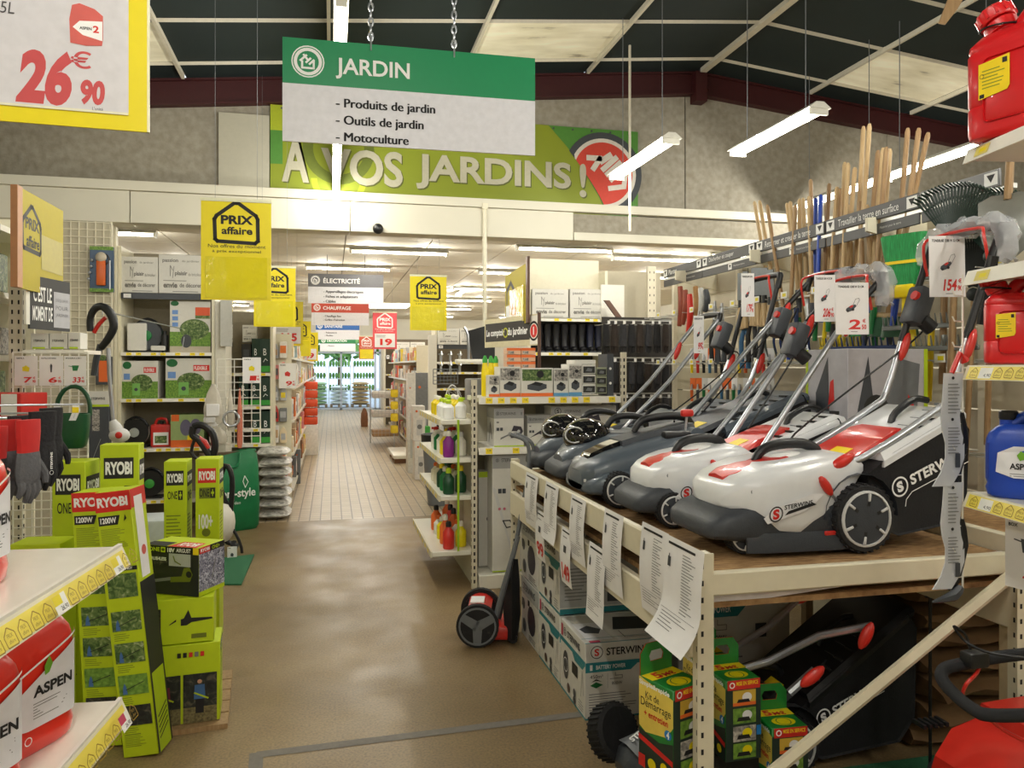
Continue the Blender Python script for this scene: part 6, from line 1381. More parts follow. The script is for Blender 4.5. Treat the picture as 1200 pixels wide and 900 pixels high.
def mower(label, loc, w_, L=.56, body=mwhite, top=mred, lidm=mred, kind='electric', bag=True, hood_h=.32, handle=None, box=None, loop=True, bail=True, plastic=False, seed=0, rz=0, wr=.1, bagL=.46, lid_z=.5, txt=True, grip=None, inset=False, bodyc=None):
    mslate = bodyc or MATS['mower_slate_grey']
    t = T('lawn_mower', label, 'mower', loc, rz); y = w_/2; H = hood_h
    # dark deck skirt
    m = MB(); m.ring_loft([half_ring(*q) for q in ((.0,w_*.62,.06,.09),(.015,w_*.84,.05,.115),(.06,w_*.95,.045,.145),(.13,w_*.97,.035,.165),(.2,w_*.96,.015,.17),(L*.6,w_,.012,.2),(L*.85,w_,.012,.22),(L*.95,w_*.9,.05,.22))], mdark if kind == 'electric' else (mdark if kind == 'dome' else mslate)); m.build('deck', t)
    m = MB(); m.ring_loft([[(x, s*a_, z) for a_, z in ((y*k_*.98,.012),(y*k_*1.03,.012),(y*k_*1.03,.05),(y*k_*.98,.075))] for s in (-1,) for x, k_ in ((.12,.93),(.2,.99),(L*.75,1.03),(L*.86,.98))], mdark)
    m.build('side_skirt', t)
    MB().rbox(L*.66,L*.76,-y*1.045,-y*1.0,.06,.075,.003,redp,seg=1).build('side_reflector', t)
    if kind == 'electric':
        m = MB(); m.ring_loft([half_ring(*q) for q in ((.07,w_*.5,.15,.185,.5),(.085,w_*.72,.14,.222,.45),(.12,w_*.86,.13,.25,.42),(.17,w_*.98,.095,.272,.4),(.22,w_*1.02,.055,.288,.38),(.29,w_*1.03,.04,.3,.38),(.37,w_*1.01,.075,.312,.4),(.44,w_*.97,.14,.322,.4),(.5,w_*.9,.2,.322,.42),(.54,w_*.8,.25,.3,.5))], body, caps=True)
        sc = H/.32; m.v = [(a_*L/.56, b_, c_*sc) for a_, b_, c_ in m.v]; m.build('hood', t)
        m = MB(); m.ring_loft([[(x*L/.56, yy*w_, z*sc) for yy, z in ((-.2*k,z0-.012),(-.17*k,z0+.01),(0,z0+.017),(.17*k,z0+.01),(.2*k,z0-.012))] for x, k, z0 in ((.1,.7,.232),(.14,1,.25),(.2,1.05,.268),(.27,1,.284),(.33,.9,.297))], top, caps=True, closed=True); m.build('hood_panel', t)
        MB().tube([(x*L/.56,yy*w_,z*sc) for x, yy, z in ((.24,0,.285),(.27,0,.325),(.33,0,.345),(.42,0,.345),(.47,0,.325),(.48,0,.295))], [.014,.018,.019,.019,.018,.016], black, 10, smooth=3).build('carry_handle', t)
        MB().ell((.36*L/.56,0,.3*sc),(.09,.06,.02),whiteink if body is mwhite else body,14,8).build('grip_hollow', t)
        f = F((.155*L/.56,0,.115*sc),(1,0,.14),(0,0,1), lift=.002)
        f.poly([(0,.022),(.01,.008),(.1,.02),(.13,.035),(.15,.05),(.12,.055),(.03,.04)], M('hood_label',(236,236,238),.4)); f.ring(.03,.026,.017,.003,ink,20); f.text('S',.022,.015,.038,.037,redink,.05,keep=False); f.text('STERWINS',.05,.032,.12,.042,ink,.02,keep=False); f.poly([(.05,.02),(.13,.03),(.12,.036),(.06,.028)],ink)
        ox, oz = .155*L/.56, .115*sc; f.mb.v = [(ox+(a_-ox)*1.5, b_, oz-.02+(c_-oz)*1.5) for a_, b_, c_ in f.mb.v]
        f.mb.v = [(a_, -w_*.518*max(.0,1-min(.99,abs((c_/sc-.172)/.128))**5)**.2-.003+b_, c_) for a_, b_, c_ in f.mb.v]; f.done(t)
        for sx in (.14,.4): MB().cyl((sx*L/.56,-w_*.40,.2*sc+.01),(sx*L/.56,-w_*(.445 if sx < .3 else .492),.2*sc+.01),.009,mgrey,10).build('screw', t)
    elif kind == 'dome':
        m = MB(); m.ring_loft([half_ring(*q) for q in ((.04,w_*.4,.1,.16,.7),(.1,w_*.7,.1,.22,.7),(.2,w_*.85,.1,.265,.7),(.32,w_*.88,.1,.28,.6),(.45,w_*.8,.14,.28,.6),(.52,w_*.6,.18,.26,.6))], mslate); m.build('hood', t)
        m = MB(); m.ell((.2,0,.25),(.13,.13,.1),glossb,24,12); m.build('engine_dome', t)
        MB().tube([(.1+.05*math.cos(q),-.1,.27+.04*math.sin(q)) for q in [2*math.pi*k/16 for k in range(17)]],.004,lgrey,6).build('dome_ring', t)
        MB().tube([(.3,0,.27),(.34,0,.34),(.43,0,.36),(.52,0,.34),(.54,0,.29)], [.014,.018,.019,.018,.015], black, 10, smooth=3).build('carry_handle', t)
        MB().rbox(.14,.2,-w_*.36,-w_*.33,.15,.18,.005,M('salmon_handle')).build('badge', t)
    else:   # big slate one
        m = MB(); m.ring_loft([half_ring(*q) for q in ((.0,w_*.5,.06,.15,.6),(.04,w_*.75,.05,.2,.6),(.12,w_*.8,.06,.235,.6),(.25,w_*.85,.1,.275,.6),(.4,w_*.86,.12,.31,.55),(.52,w_*.82,.14,.335,.5),(.6,w_*.7,.18,.32,.5))], mslate); m.build('hood', t)
        m = MB(); m.ring_loft([[(x,yy*w_,z) for yy, z in ((-.16,z0-.015),(-.12,z0+.012),(.12,z0+.012),(.16,z0-.015))] for x,z0 in ((.01,.13),(.035,.175),(.06,.212),(.15,.25),(.2,.265))], glossb); m.build('front_grille', t)
        MB().ell((.02,-w_*.22,.11),(.02,.035,.02),lgrey,12,6).build('headlight', t)
        m = MB(); m.ring_loft([[(x,yy*w_,z) for yy, z in ((-.22,z0-.012),(-.18,z0+.012),(.18,z0+.012),(.22,z0-.012))] for x,z0 in ((.2,.268),(.32,.302),(.45,.33),(.56,.345))], mdark); m.build('top_panel', t)
        MB().rbox(.38,.56,-w_*.36,-w_*.24,.29,.325,.012,black).build('lever_slot', t); MB().cyl((.49,-w_*.3,.31),(.5,-w_*.3,.4),.006,silver,8).build('height_lever', t); MB().rbox(.47,.53,-w_*.34,-w_*.26,.39,.425,.012,redp).build('lever_knob', t)
        MB().tube([(.3,.02,.31),(.34,.02,.365),(.45,.02,.385),(.56,.02,.38),(.6,.02,.34)], [.014,.018,.02,.02,.016], black, 10, smooth=3).build('carry_handle', t)
    MB().cyl((L-.08,-w_*.36,H*.9),(L-.08,w_*.36,H*.9),.035,body if kind == 'electric' else mslate,16).build('hinge_barrel', t)
    for sx in (1,-1):
        wheel(t, L-.06+.0, sx*(y+.0)-0*.02, wr) if sx < 0 else wheel(t, L-.06, y, wr)
        wheel(t, .14, sx*y*(.62 if inset else .9), wr*(.55 if inset else .78))
    m = MB(); m.tube([(L-.15,-y*.98,.17),(L-.18,-y*1.02,.2)], .006, silver, 6); m.build('lever_rod', t); m = MB(); m.ell((0,0,0),(.016,.016,.04),mred,12,8,Matrix.Translation((L-.2,-y*1.03,.225)) @ Matrix.Rotation(-.6,4,'Y')); m.build('height_knob', t)
    arch = [(L-.06+wr*1.25*math.cos(q), -y*.85, wr+wr*1.3*math.sin(q)) for q in [math.pi*k/10 for k in range(11)]]
    MB().ring_loft([arch, [(a_, -y*1.02, c_) for a_, b_, c_ in arch]], mdark, caps=False, closed=False).build('wheel_arch', t)
    if bag:
        x0 = L-.02; x1 = x0+bagL; lz = lid_z
        pr = [(x0,.1),(x0-.0,H*.8),(x0+.1,H*1.02),(x1-.04,lz-.03),(x1,lz-.09),(x1-.01,.16),(x1-.08,.07),(x0+.12,.04)]
        m = MB(); rings = []
        for yy, k_ in ((-y*.88,.97),(-y*.92,1),(y*.92,1),(y*.88,.97)):
            cx_ = sum(p[0] for p in pr)/8; cz_ = sum(p[1] for p in pr)/8; rings.append([(cx_+(p[0]-cx_)*k_, yy, cz_+(p[1]-cz_)*k_) for p in pr])
        m.ring_loft(rings, bagm); b_ = m.build('grass_bag', t)
        # rear lid with slots
        sl = (lz-.03-H*1.02)/(x1-.04-x0-.1); za_ = lambda x: H*1.02+sl*(x-x0-.1)
        m = MB(); lidc = body if kind == 'electric' else mslate
        m.ring_loft([[(x, yy*w_, za_(x)+dz+.005) for yy, dz in ((-.47,-.035),(-.47,-.012),(-.42,.014),(.42,.014),(.47,-.012),(.47,-.035))] for x in (x0+.06, x0+.2, x1-.05)]+[[(x1+.01, yy*w_, za_(x1)+dz-.012) for yy, dz in ((-.4,-.03),(-.4,-.014),(-.36,.0),(.36,.0),(.4,-.014),(.4,-.03))]], lidc); m.build('bag_lid', t)
        m = MB()
        for k in range(6):
            x = x0+.12+k*.052; m.box(x,x+.018,-w_*.40,-w_*.28,za_(x)+.012,za_(x)+.027,M('slot_shadow')); m.box(x+.006,x+.012,-w_*.28,-w_*.12,za_(x)+.014,za_(x)+.024,mgrey)
        m.build('vent_slot', t, kind='stuff')
        MB().tube([(x0+.24,.0,za_(x0+.24)+.015),(x0+.26,.0,za_(x0+.26)+.045),(x0+.34,0.,za_(x0+.34)+.055),(x0+.4,0,za_(x0+.4)+.02)], .013, black, 8, smooth=3).build('bag_handle', t)
        # coloured flap
        m = MB(); m.ring_loft([[(x, yy*w_, za_(x)+dz) for yy, dz in ((-.3,.012),(-.28,.036),(.3,.036),(.32,.012))] for x in (x0-.1, x0-.06, x0+.08, x0+.16)]+[[(x0+.2, yy*w_, za_(x0+.2)+dz) for yy, dz in ((-.26,.012),(-.25,.026),(.27,.026),(.28,.012))]], lidm); m.build('rear_flap', t)
        MB().box(-.035,.035,-w_*.16,w_*.06,0,.0015,yelin,Matrix.Translation((x0+.0,0,za_(x0)+.0365)) @ Matrix.Rotation(-math.atan(sl),4,'Y')).build('price_sticker', t)
        if txt:
            f = F((x0+.13,-y*.925,.115),(1,0,.42),(-.42,0,1), lift=.002); f.v = Vector((-.3,0,1)).normalized(); f.n = Vector((0,-1,0))
            f.ring(.02,.09,.034,.006,whiteink,26); f.text('S',.007,.072,.033,.109,whiteink,.06,keep=False); f.text('STERWINS',.065,.075,.31,.112,whiteink,.035,keep=False)
            f.stroke([(.02,.02),(.03,.04),(.06,.055),(.31,.055)], .003, whiteink); f.done(b_)
    if handle:
        hp = handle   # list of (x,z) local points; split into silver lower and black upper
        for s_, nm in ((-1,'near'),(1,'far')):
            pts = [(x, s_*y*.8, z) for x, z in hp]
            MB().tube(pts[:-1], .0125, silver, 10, smooth=3).build('handle_tube', t)
            MB().tube(pts[-2:], .0135, black if plastic or bail else silver, 10).build('upper_tube', t)
            MB().ell((0,0,0),(.055,.016,.02),mred,12,8,Matrix.Translation((hp[0][0]+.08,s_*y*.9,hp[0][1]+.03)) @ Matrix.Rotation(-.5,4,'Y')).build('clamp_lever', t)
            mx, mz = hp[-2]; MB().ell((0,0,0),(.018,.012,.06),mred,10,8,Matrix.Translation((mx+.0,s_*y*.8-.02,mz-.02)) @ Matrix.Rotation(.35,4,'Y')).build('clamp_lever', t)
        tx, tz = hp[-1]
        if loop: MB().tube([(tx-.005,-y*.8,tz-.04),(tx+.01,-y*.78,tz+.015),(tx+.02,-y*.6,tz+.035),(tx+.02,y*.6,tz+.035),(tx+.01,y*.78,tz+.015),(tx-.005,y*.8,tz-.04)], .0165, black, 10, smooth=3).build('grip_bar', t)
        if bail: MB().tube([(tx-.03,-y*.74,tz-.12),(tx-.05,-y*.72,tz-.0),(tx-.03,-y*.5,tz+.03),(tx-.03,y*.5,tz+.03),(tx-.05,y*.72,tz),(tx-.03,y*.74,tz-.12)], .006, mred, 8, smooth=3).build('bail_bar', t)
        if box:
            bx, bz = box; X = Matrix.Translation((bx, y*.72, bz)) @ Matrix.Rotation(.35,4,'Y')
            MB().rbox(-.033,.038,-.042,.042,-.078,.078,.014,dgrey,X).build('switch_box', t); MB().cyl(X @ Vector((-.045,-.02,.03)), X @ Vector((-.03,-.02,.03)), .018, redp, 14).build('switch_button', t)
            MB().tube([X @ Vector((.02,-.02,-.05)), X @ Vector((.07,-.03,-.07))], .03, black, 12).build('plug_socket', t)
            MB().tube([(bx+.02,y*.7,bz-.08),(hp[-2][0]+.04,y*.75,hp[-2][1]),(hp[0][0]+.1,y*.6,hp[0][1]+.1),(L-.1,y*.2,H+.02)], .004, black, 6, smooth=5).build('cable', t)
        if plastic:
            m = MB(); random.seed(4)
            pts = [(tx+.01,-y*.9,tz-.1),(tx+.02,-y*.85,tz+.02),(tx+.02,-y*.3,tz+.05),(tx+.02,y*.3,tz+.045),(tx+.02,y*.9,tz+.02),(tx,y*.9,tz-.08)]
            m.tube(pts, [.03,.045,.035,.04,.045,.03], M('crumpled_clear_wrap',(226,230,236),.08,alpha=.38,bump=.9,scale=22,coat=1), 12, smooth=5)
            m.v = [(a_+random.uniform(-.008,.008), b2+random.uniform(-.008,.008), c_+random.uniform(-.012,.012)) for a_, b2, c_ in m.v]; m.build('plastic_wrap', t)
    return t
def mpos(xf, yc): return (xf, yc, DZ+.006)
m1 = mower('white mower with red lid and black bag, nearest and largest on the rack', mpos(1.2, 2.45), .4, L=.60, handle=[(.4,.27),(.58,.31),(.86,.46),(.93,.52),(1.0,.72),(1.14,1.1)], box=(1.06,.86), plastic=True, bagL=.41, lid_z=.49, wr=.113, inset=True)
m2 = mower('smaller white mower with red lid, second from the near end of the rack', mpos(1.15, 2.92), .34, L=.52, handle=[(.46,.18),(.62,.4),(.78,.62),(.93,.82),(1.09,.98)], box=(.86,.74), hood_h=.30, bagL=.42, lid_z=.44, wr=.085, plastic=True)
m3 = mower('big slate grey mower with glossy black nose in the middle of the rack', mpos(1.1, 3.4), .44, L=.62, kind='slate', body=mslate, lidm=mdark, handle=[(.52,.2),(.75,.45),(1.02,.74),(1.2,.92),(1.34,1.06)], box=(1.16,.85), hood_h=.34, bagL=.5, lid_z=.52, wr=.1, txt=True)
m4 = mower('slate grey mower with round glossy engine dome, fourth along the rack', mpos(1.12, 3.875), .39, L=.55, kind='dome', body=mslate, lidm=mdark, handle=[(.6,.24),(.8,.32),(1.02,.47),(1.12,.66),(1.24,1.09)], box=(1.06,.8), hood_h=.28, bagL=.48, lid_z=.46, wr=.09)
m5 = mower('slate grey dome mower with two slanting tubes at the far rack end', mpos(1.12, 4.3), .34, L=.5, kind='dome', body=mslate, lidm=mdark, handle=[(.44,.18),(.62,.36),(.8,.53),(.98,.74),(1.12,.9)], box=None, hood_h=.26, bagL=.44, lid_z=.38, wr=.085, bail=False, txt=False)
# papers hanging on the rack beams
def spec_sheet(label, x0, x1, yt, yb, curl=.0, X=RX-.036, sway=.02, price=None, lean=0, name='spec_sheet'):
    a_ = P(x0, yt, X=X); b_ = P(x1, yt, X=X); zb = P((x0+x1)/2, yb, X=X).z; Lh = a_.z-zb; wy = abs(a_.y-b_.y)
    t = T(name, label, 'paper', (X, (a_.y+b_.y)/2, (a_.z+b_.z)/2), R(-90)); n = 10; rings = []; prof = []
    for i in range(n+1):
        s_ = i/n; out = -sway*math.sin(s_*3.0)*.6-curl*max(0,s_-.55)**2*4; prof.append((out, -Lh*s_*(1-.0*curl)))
    for o_, z in prof: rings.append([(-wy/2+lean*(-z), o_, z), (wy/2+lean*(-z), o_, z)])
    m = MB(); vs = [p for r in rings for p in r]; m.add(vs, [(2*i, 2*i+1, 2*i+3, 2*i+2) for i in range(n)], paper); o = m.build('sheet', t)
    f = F((0,0,0),(1,0,0),(0,0,1))
    def q_(u, v_):   # u across, v_ down 0..1
        i = min(n-1, int(v_*n)); k = v_*n-i; o_ = prof[i][0]*(1-k)+prof[i+1][0]*k; z = -Lh*v_; return ((u-.5)*wy+lean*-z, o_-.0015, z)
    def rr(u0, v0, u1, v1, mt): f.mb.add([q_(u0,v1),q_(u1,v1),q_(u1,v0),q_(u0,v0)], [(0,1,2,3)], mt)
    rr(.1,.05,.8,.075,ink)
    if price:
        rr(.2,.15,.6,.16,ink); rr(.35,.3,.6,.42,dgrey)
        vs, fs, asp = text_geo(price, .03); f.mb.add([q_(.15+.75*x, .92-.3*y) for x, y in vs], fs, redink)
    else:
        rr(.12,.2,.2,.3,dgrey); rr(.14,.17,.16,.2,dgrey)
        random.seed(int(x0)); 
        for k in range(20): rr(.5,.12+k*.03,.5+random.uniform(.15,.35),.128+k*.03,greyink)
        for k in range(5): rr(.1,.76+k*.03,.1+random.uniform(.3,.7),.767+k*.03,greyink)
        rr(.05,.73,.92,.734,greyink)
    f.done(t); return t
fam = 'spec sheets hanging on the rack beam'
spec_sheet('printed spec sheet hanging on the rack beam, farthest one by the push mower', 617,631,556,621)
spec_sheet('printed sheet on the rack beam with curled foot over a price slip', 640,655,567,638, .03)
spec_sheet('long printed sheet on the rack beam, third from the far end', 670,687,583,664)
spec_sheet('long printed sheet on the rack beam, in front of the middle opening', 709,731,600,700)
spec_sheet('narrow sheet hanging low on the lower beam left of the middle', 691,711,640,735, .02, X=RX-.04)
spec_sheet('wide printed sheet on the rack beam next to the nearest one', 753,784,618,731)
spec_sheet('nearest greenish printed sheet, wide, curling outward at its foot beside the post', 781,826,636,765, .09, X=RX-.05, lean=.0)
spec_sheet('price slip with red figures on the lower rack beam, farther one', 630,640,600,660, price='99', name='price_slip'); spec_sheet('price slip with red figures on the lower rack beam, nearer one', 659,671,620,690, price='149', name='price_slip')
# ---- cartons under the rack ----
def ster_side(f, W, H):   # long side seen from the aisle
    f.rect(0,0,W,H*.03,teal); f.rect(0,H*.7,W*1.0,H*.76,teal); f.poly([(W*.6,H*.62),(W*.9,H*.62),(W*.98,H*.7),(W*.5,H*.7)],teal)
    logo(f, W*.2, H*.87, H*.06, ink); f.text('STERWINS', W*.3, H*.82, W*.8, H*.92, ink, .02, keep=False); f.rect(W*.05,H*.78,W*.12,H*.95,M('magenta_tag'))
    f.rect(W*.5,H*.42,W*.72,H*.58,M('card_black_print')); f.disc(W*.24,H*.42,W*.11,dgrey,16,H*.2); f.ring(W*.24,H*.42,W*.09,.004,whiteink)
    f.stroke([(W*.85,H*.25),(W*.9,H*.6),(W*.95,H*.3)],.004,greyink); f.disc(W*.36,H*.14,W*.06,M('brown_print',(90,70,60),.5)); f.disc(W*.6,H*.18,W*.05,dgrey); f.disc(W*.6,H*.08,W*.05,dgrey); f.lines(W*.75,H*.06,W*.95,H*.2,4,greyink)
def ster_front(f, W, H):
    f.rect(0,0,W,H*.02,teal); logo(f, W*.13, H*.88, H*.085, ink, .12, redink); f.text('STERWINS', W*.24, H*.83, W*.72, H*.93, ink, .02, keep=False)
    f.poly([(W*.0,H*.62),(W*.52,H*.62),(W*.6,H*.7),(W*1.0,H*.7),(W,H*.75),(0,H*.75)],teal); f.text('BATTERY POWER', W*.12, H*.655, W*.46, H*.71, whiteink, .02, keep=False); f.rect(W*.05,H*.645,W*.08,H*.72,whiteink)
    f.text('450m²', W*.05, H*.54, W*.2, H*.585, ink, .0, keep=False); f.poly([(W*.05,H*.45),(W*.12,H*.49),(W*.2,H*.45),(W*.12,H*.41)],M('leaf_green_dark')); f.poly([(W*.06,H*.49),(W*.12,H*.53),(W*.19,H*.49),(W*.12,H*.51)],ink)
    f.text('800W', W*.3, H*.44, W*.42, H*.48, ink, 0, keep=False); f.stroke([(W*.28,H*.52),(W*.42,H*.52),(W*.42,H*.56),(W*.34,H*.56),(W*.34,H*.6)],.003,greyink); f.rect(W*.68,H*.44,W*.78,H*.55,dgrey); f.rect(W*.25,H*.4,W*.253,H*.6,greyink)
    f.lines(W*.04,H*.12,W*.6,H*.36,7,greyink)
def ster_top(f, W, H):
    f.rect(0,0,W*1.0,H*.02,teal); f.poly([(W*.05,H*.1),(W*.35,H*.1),(W*.35,H*.7),(W*.05,H*.7)],M('hood_label')); f.poly([(W*.1,H*.35),(W*.25,H*.3),(W*.32,H*.45),(W*.2,H*.6),(W*.08,H*.5)],dgrey)
    f.poly([(W*.45,H*.4),(W*.9,H*.35),(W*.95,H*.8),(W*.6,H*.85)],M('card_black_print')); f.stroke([(W*.5,H*.35),(W*.5,H*.12),(W*.8,H*.12),(W*.8,H*.3)],.003,ink); f.rect(W*.06,.005,W*.18,H*.08,M('magenta_tag')); f.rect(0,H*.15,W,H*.16,teal)
def iconf(f, W, H):
    f.rect(W*.0,H*.72,W,H,M('grey_print')); f.disc(W*.6,H*.4,W*.22,M('product_print'),16,H*.24); f.disc(W*.15,H*.55,W*.08,dgrey); f.rect(W*.05,H*.5,W*.14,H*.64,dgrey); f.rect(W*.4,H*.6,W*.5,H*.7,ink); f.disc(W*.2,H*.2,W*.1,dgrey); f.lines(W*.45,H*.05,W*.9,H*.15,3,ink); f.text('STERWINS',W*.1,H*.8,W*.8,H*.92,ink,.0,keep=False)
XC = 1.12
def rackbox(lb, px0, px1, z, h_, dep, faces, Xp=XC, name='mower_carton'):   # px0 (far) .. px1 (near) at the floor plane along the aisle face
    y_n = P(px1, 600, X=Xp).y; y_f = P(px0, 600, X=Xp).y
    return carton(name, lb, 'box', dep, y_f-y_n, h_, (Xp+dep/2, y_n, z), 0, boxw, faces)
hB = P(686,765,X=XC).z
rackbox('nearest white mower carton with BATTERY POWER band under the rack', 657, 686, 0.0, .345, .42, {'front':ster_front,'left':ster_side,'top':ster_top})
rackbox('white mower carton in the middle of the bottom row under the rack', 632, 656, 0.0, .345, .42, {'front':ster_front,'left':ster_side,'top':ster_top})
rackbox('farthest white carton of the bottom row beside the push mower', 611, 631.5, 0.0, .345, .42, {'left':iconf})
def grey_text_front(f, W, H): f.rect(0,H*.1,W,H,M('grey_print')); f.lines(W*.06,H*.2,W*.4,H*.7,10,greyink); f.rect(0,0,W,H*.08,teal); f.disc(W*.2,H*.85,H*.06,dgrey); f.text('EC',W*.55,H*.8,W*.65,H*.88,ink,0,keep=False); f.rect(W*.6,H*.15,W*.9,H*.3,dgrey)
rackbox('grey and white carton of the second layer over the middle one, dense print', 632, 656, .35, .345, .42, {'front':grey_text_front,'left':ster_side,'top':ster_top})
rackbox('farthest white carton of the second layer under the rack', 611, 631.5, .35, .345, .42, {'left':iconf})
# push reel mower
pr_ = P(556,757,Z=0); t = T('reel_mower', 'red push reel mower with grey handle standing on the floor against the rack', 'mower', (pr_.x+.02, pr_.y, 0), -.25)
Dm = 4.4; q_ = lambda x, y, dd=0: Matrix.Rotation(.25,4,'Z') @ (P(x,y,D=Dm+dd)-Vector((pr_.x+.02,pr_.y,0)))
r_ = .122
for k, yy in enumerate((-.02, .30)):
    X = Matrix.Translation((0, yy, r_)) @ Matrix.Rotation(R(90),4,'X')
    o = MB().lathe([(r_*.85,-.02),(r_,-.018),(r_,.018),(r_*.85,.02)], wheelb, 30, X).build('wheel', t)
    if k == 0:
        MB().lathe([(r_*.8,.0),(r_*.8,.024),(r_*.88,.024),(r_*.9,.0)], mgrey, 30, X, caps=False).build('rim', o); MB().lathe([(.001,.012),(r_*.82,.012)], black, 26, X, caps=False).build('disc', o)
        m = MB()
        for j in range(3): m.add([X @ Vector((a_*math.cos(2.1*j+.5)-b_*math.sin(2.1*j+.5), a_*math.sin(2.1*j+.5)+b_*math.cos(2.1*j+.5), z)) for z in (.013,.022) for a_, b_ in ((0,-.028),(r_*.82,-.012-.01),(r_*.82,.022),(0,.028))], [(0,1,2,3),(4,7,6,5),(0,4,5,1),(3,2,6,7),(1,5,6,2)], mgrey)
        m.build('spoke', o)
    else: MB().lathe([(r_*.3,-.005),(r_*.82,.0),(r_*.82,.024)], mred, 26, X, caps=False).build('disc', o)
m = MB()
for j in range(5):
    q = 2*math.pi*j/5; m.tube([(.045*math.cos(q+s_*1.2), .02+.26*s_, r_+.045*math.sin(q+s_*1.2)) for s_ in (0,.25,.5,.75,1)], .006, silver, 5)
m.build('blade_reel', t)
m = MB(); m.ring_loft([[(.09*math.cos(a_), yy, r_+.01+.09*math.sin(a_)) for a_ in [R(35+20*k) for k in range(6)]]+[(.08*math.cos(a_), yy, r_+.01+.08*math.sin(a_)) for a_ in [R(135-20*k) for k in range(6)]] for yy in (.02,.28)], mred); m.build('red_cover', t)
MB().box(-.05,.03,.08,.2,r_+.095,r_+.103,paper).build('sticker', t)
m = MB(); m.rbox(.02,.2,.02,.28,.02,.1,.02,mred); m.build('rear_housing', t); MB().cyl((.2,.03,.03),(.2,.27,.03),.028,black,12).build('rear_roller', t)
MB().tube([q_(578,735),q_(590,690),q_(600,655),q_(607,628)], [.016,.018,.016,.015], mgrey, 8).build('handle_lower', t); MB().tube([q_(585,725,.15),q_(596,680,.15),q_(604,640,.12)], .012, dgrey, 8).build('handle_lower', t)
MB().tube([q_(602,650),q_(611,600),q_(618,560),q_(620,530),q_(615,516),q_(598,509)], .012, mgrey, 8, smooth=4).build('handle_tube', t)
MB().tube([q_(602,650,.12),q_(612,600,.12),q_(619,560,.12),q_(625,530,.12),q_(621,517,.12),q_(605,508,.12)], .012, mgrey, 8, smooth=4).build('handle_tube', t)
MB().tube([q_(598,509),q_(602,508,.07),q_(605,508,.12)], .014, silver, 8).build('grip', t)
m = MB(); m.ring_loft([[q_(x0,y,.06),q_((x0+x1)/2,y,-.03),q_(x1,y,.06),q_((x0+x1)/2,y,.12)] for x0,x1,y in ((592,606,750),(590,610,720),(590,609,680),(597,607,655))], bagm); m.build('grass_bag', t)
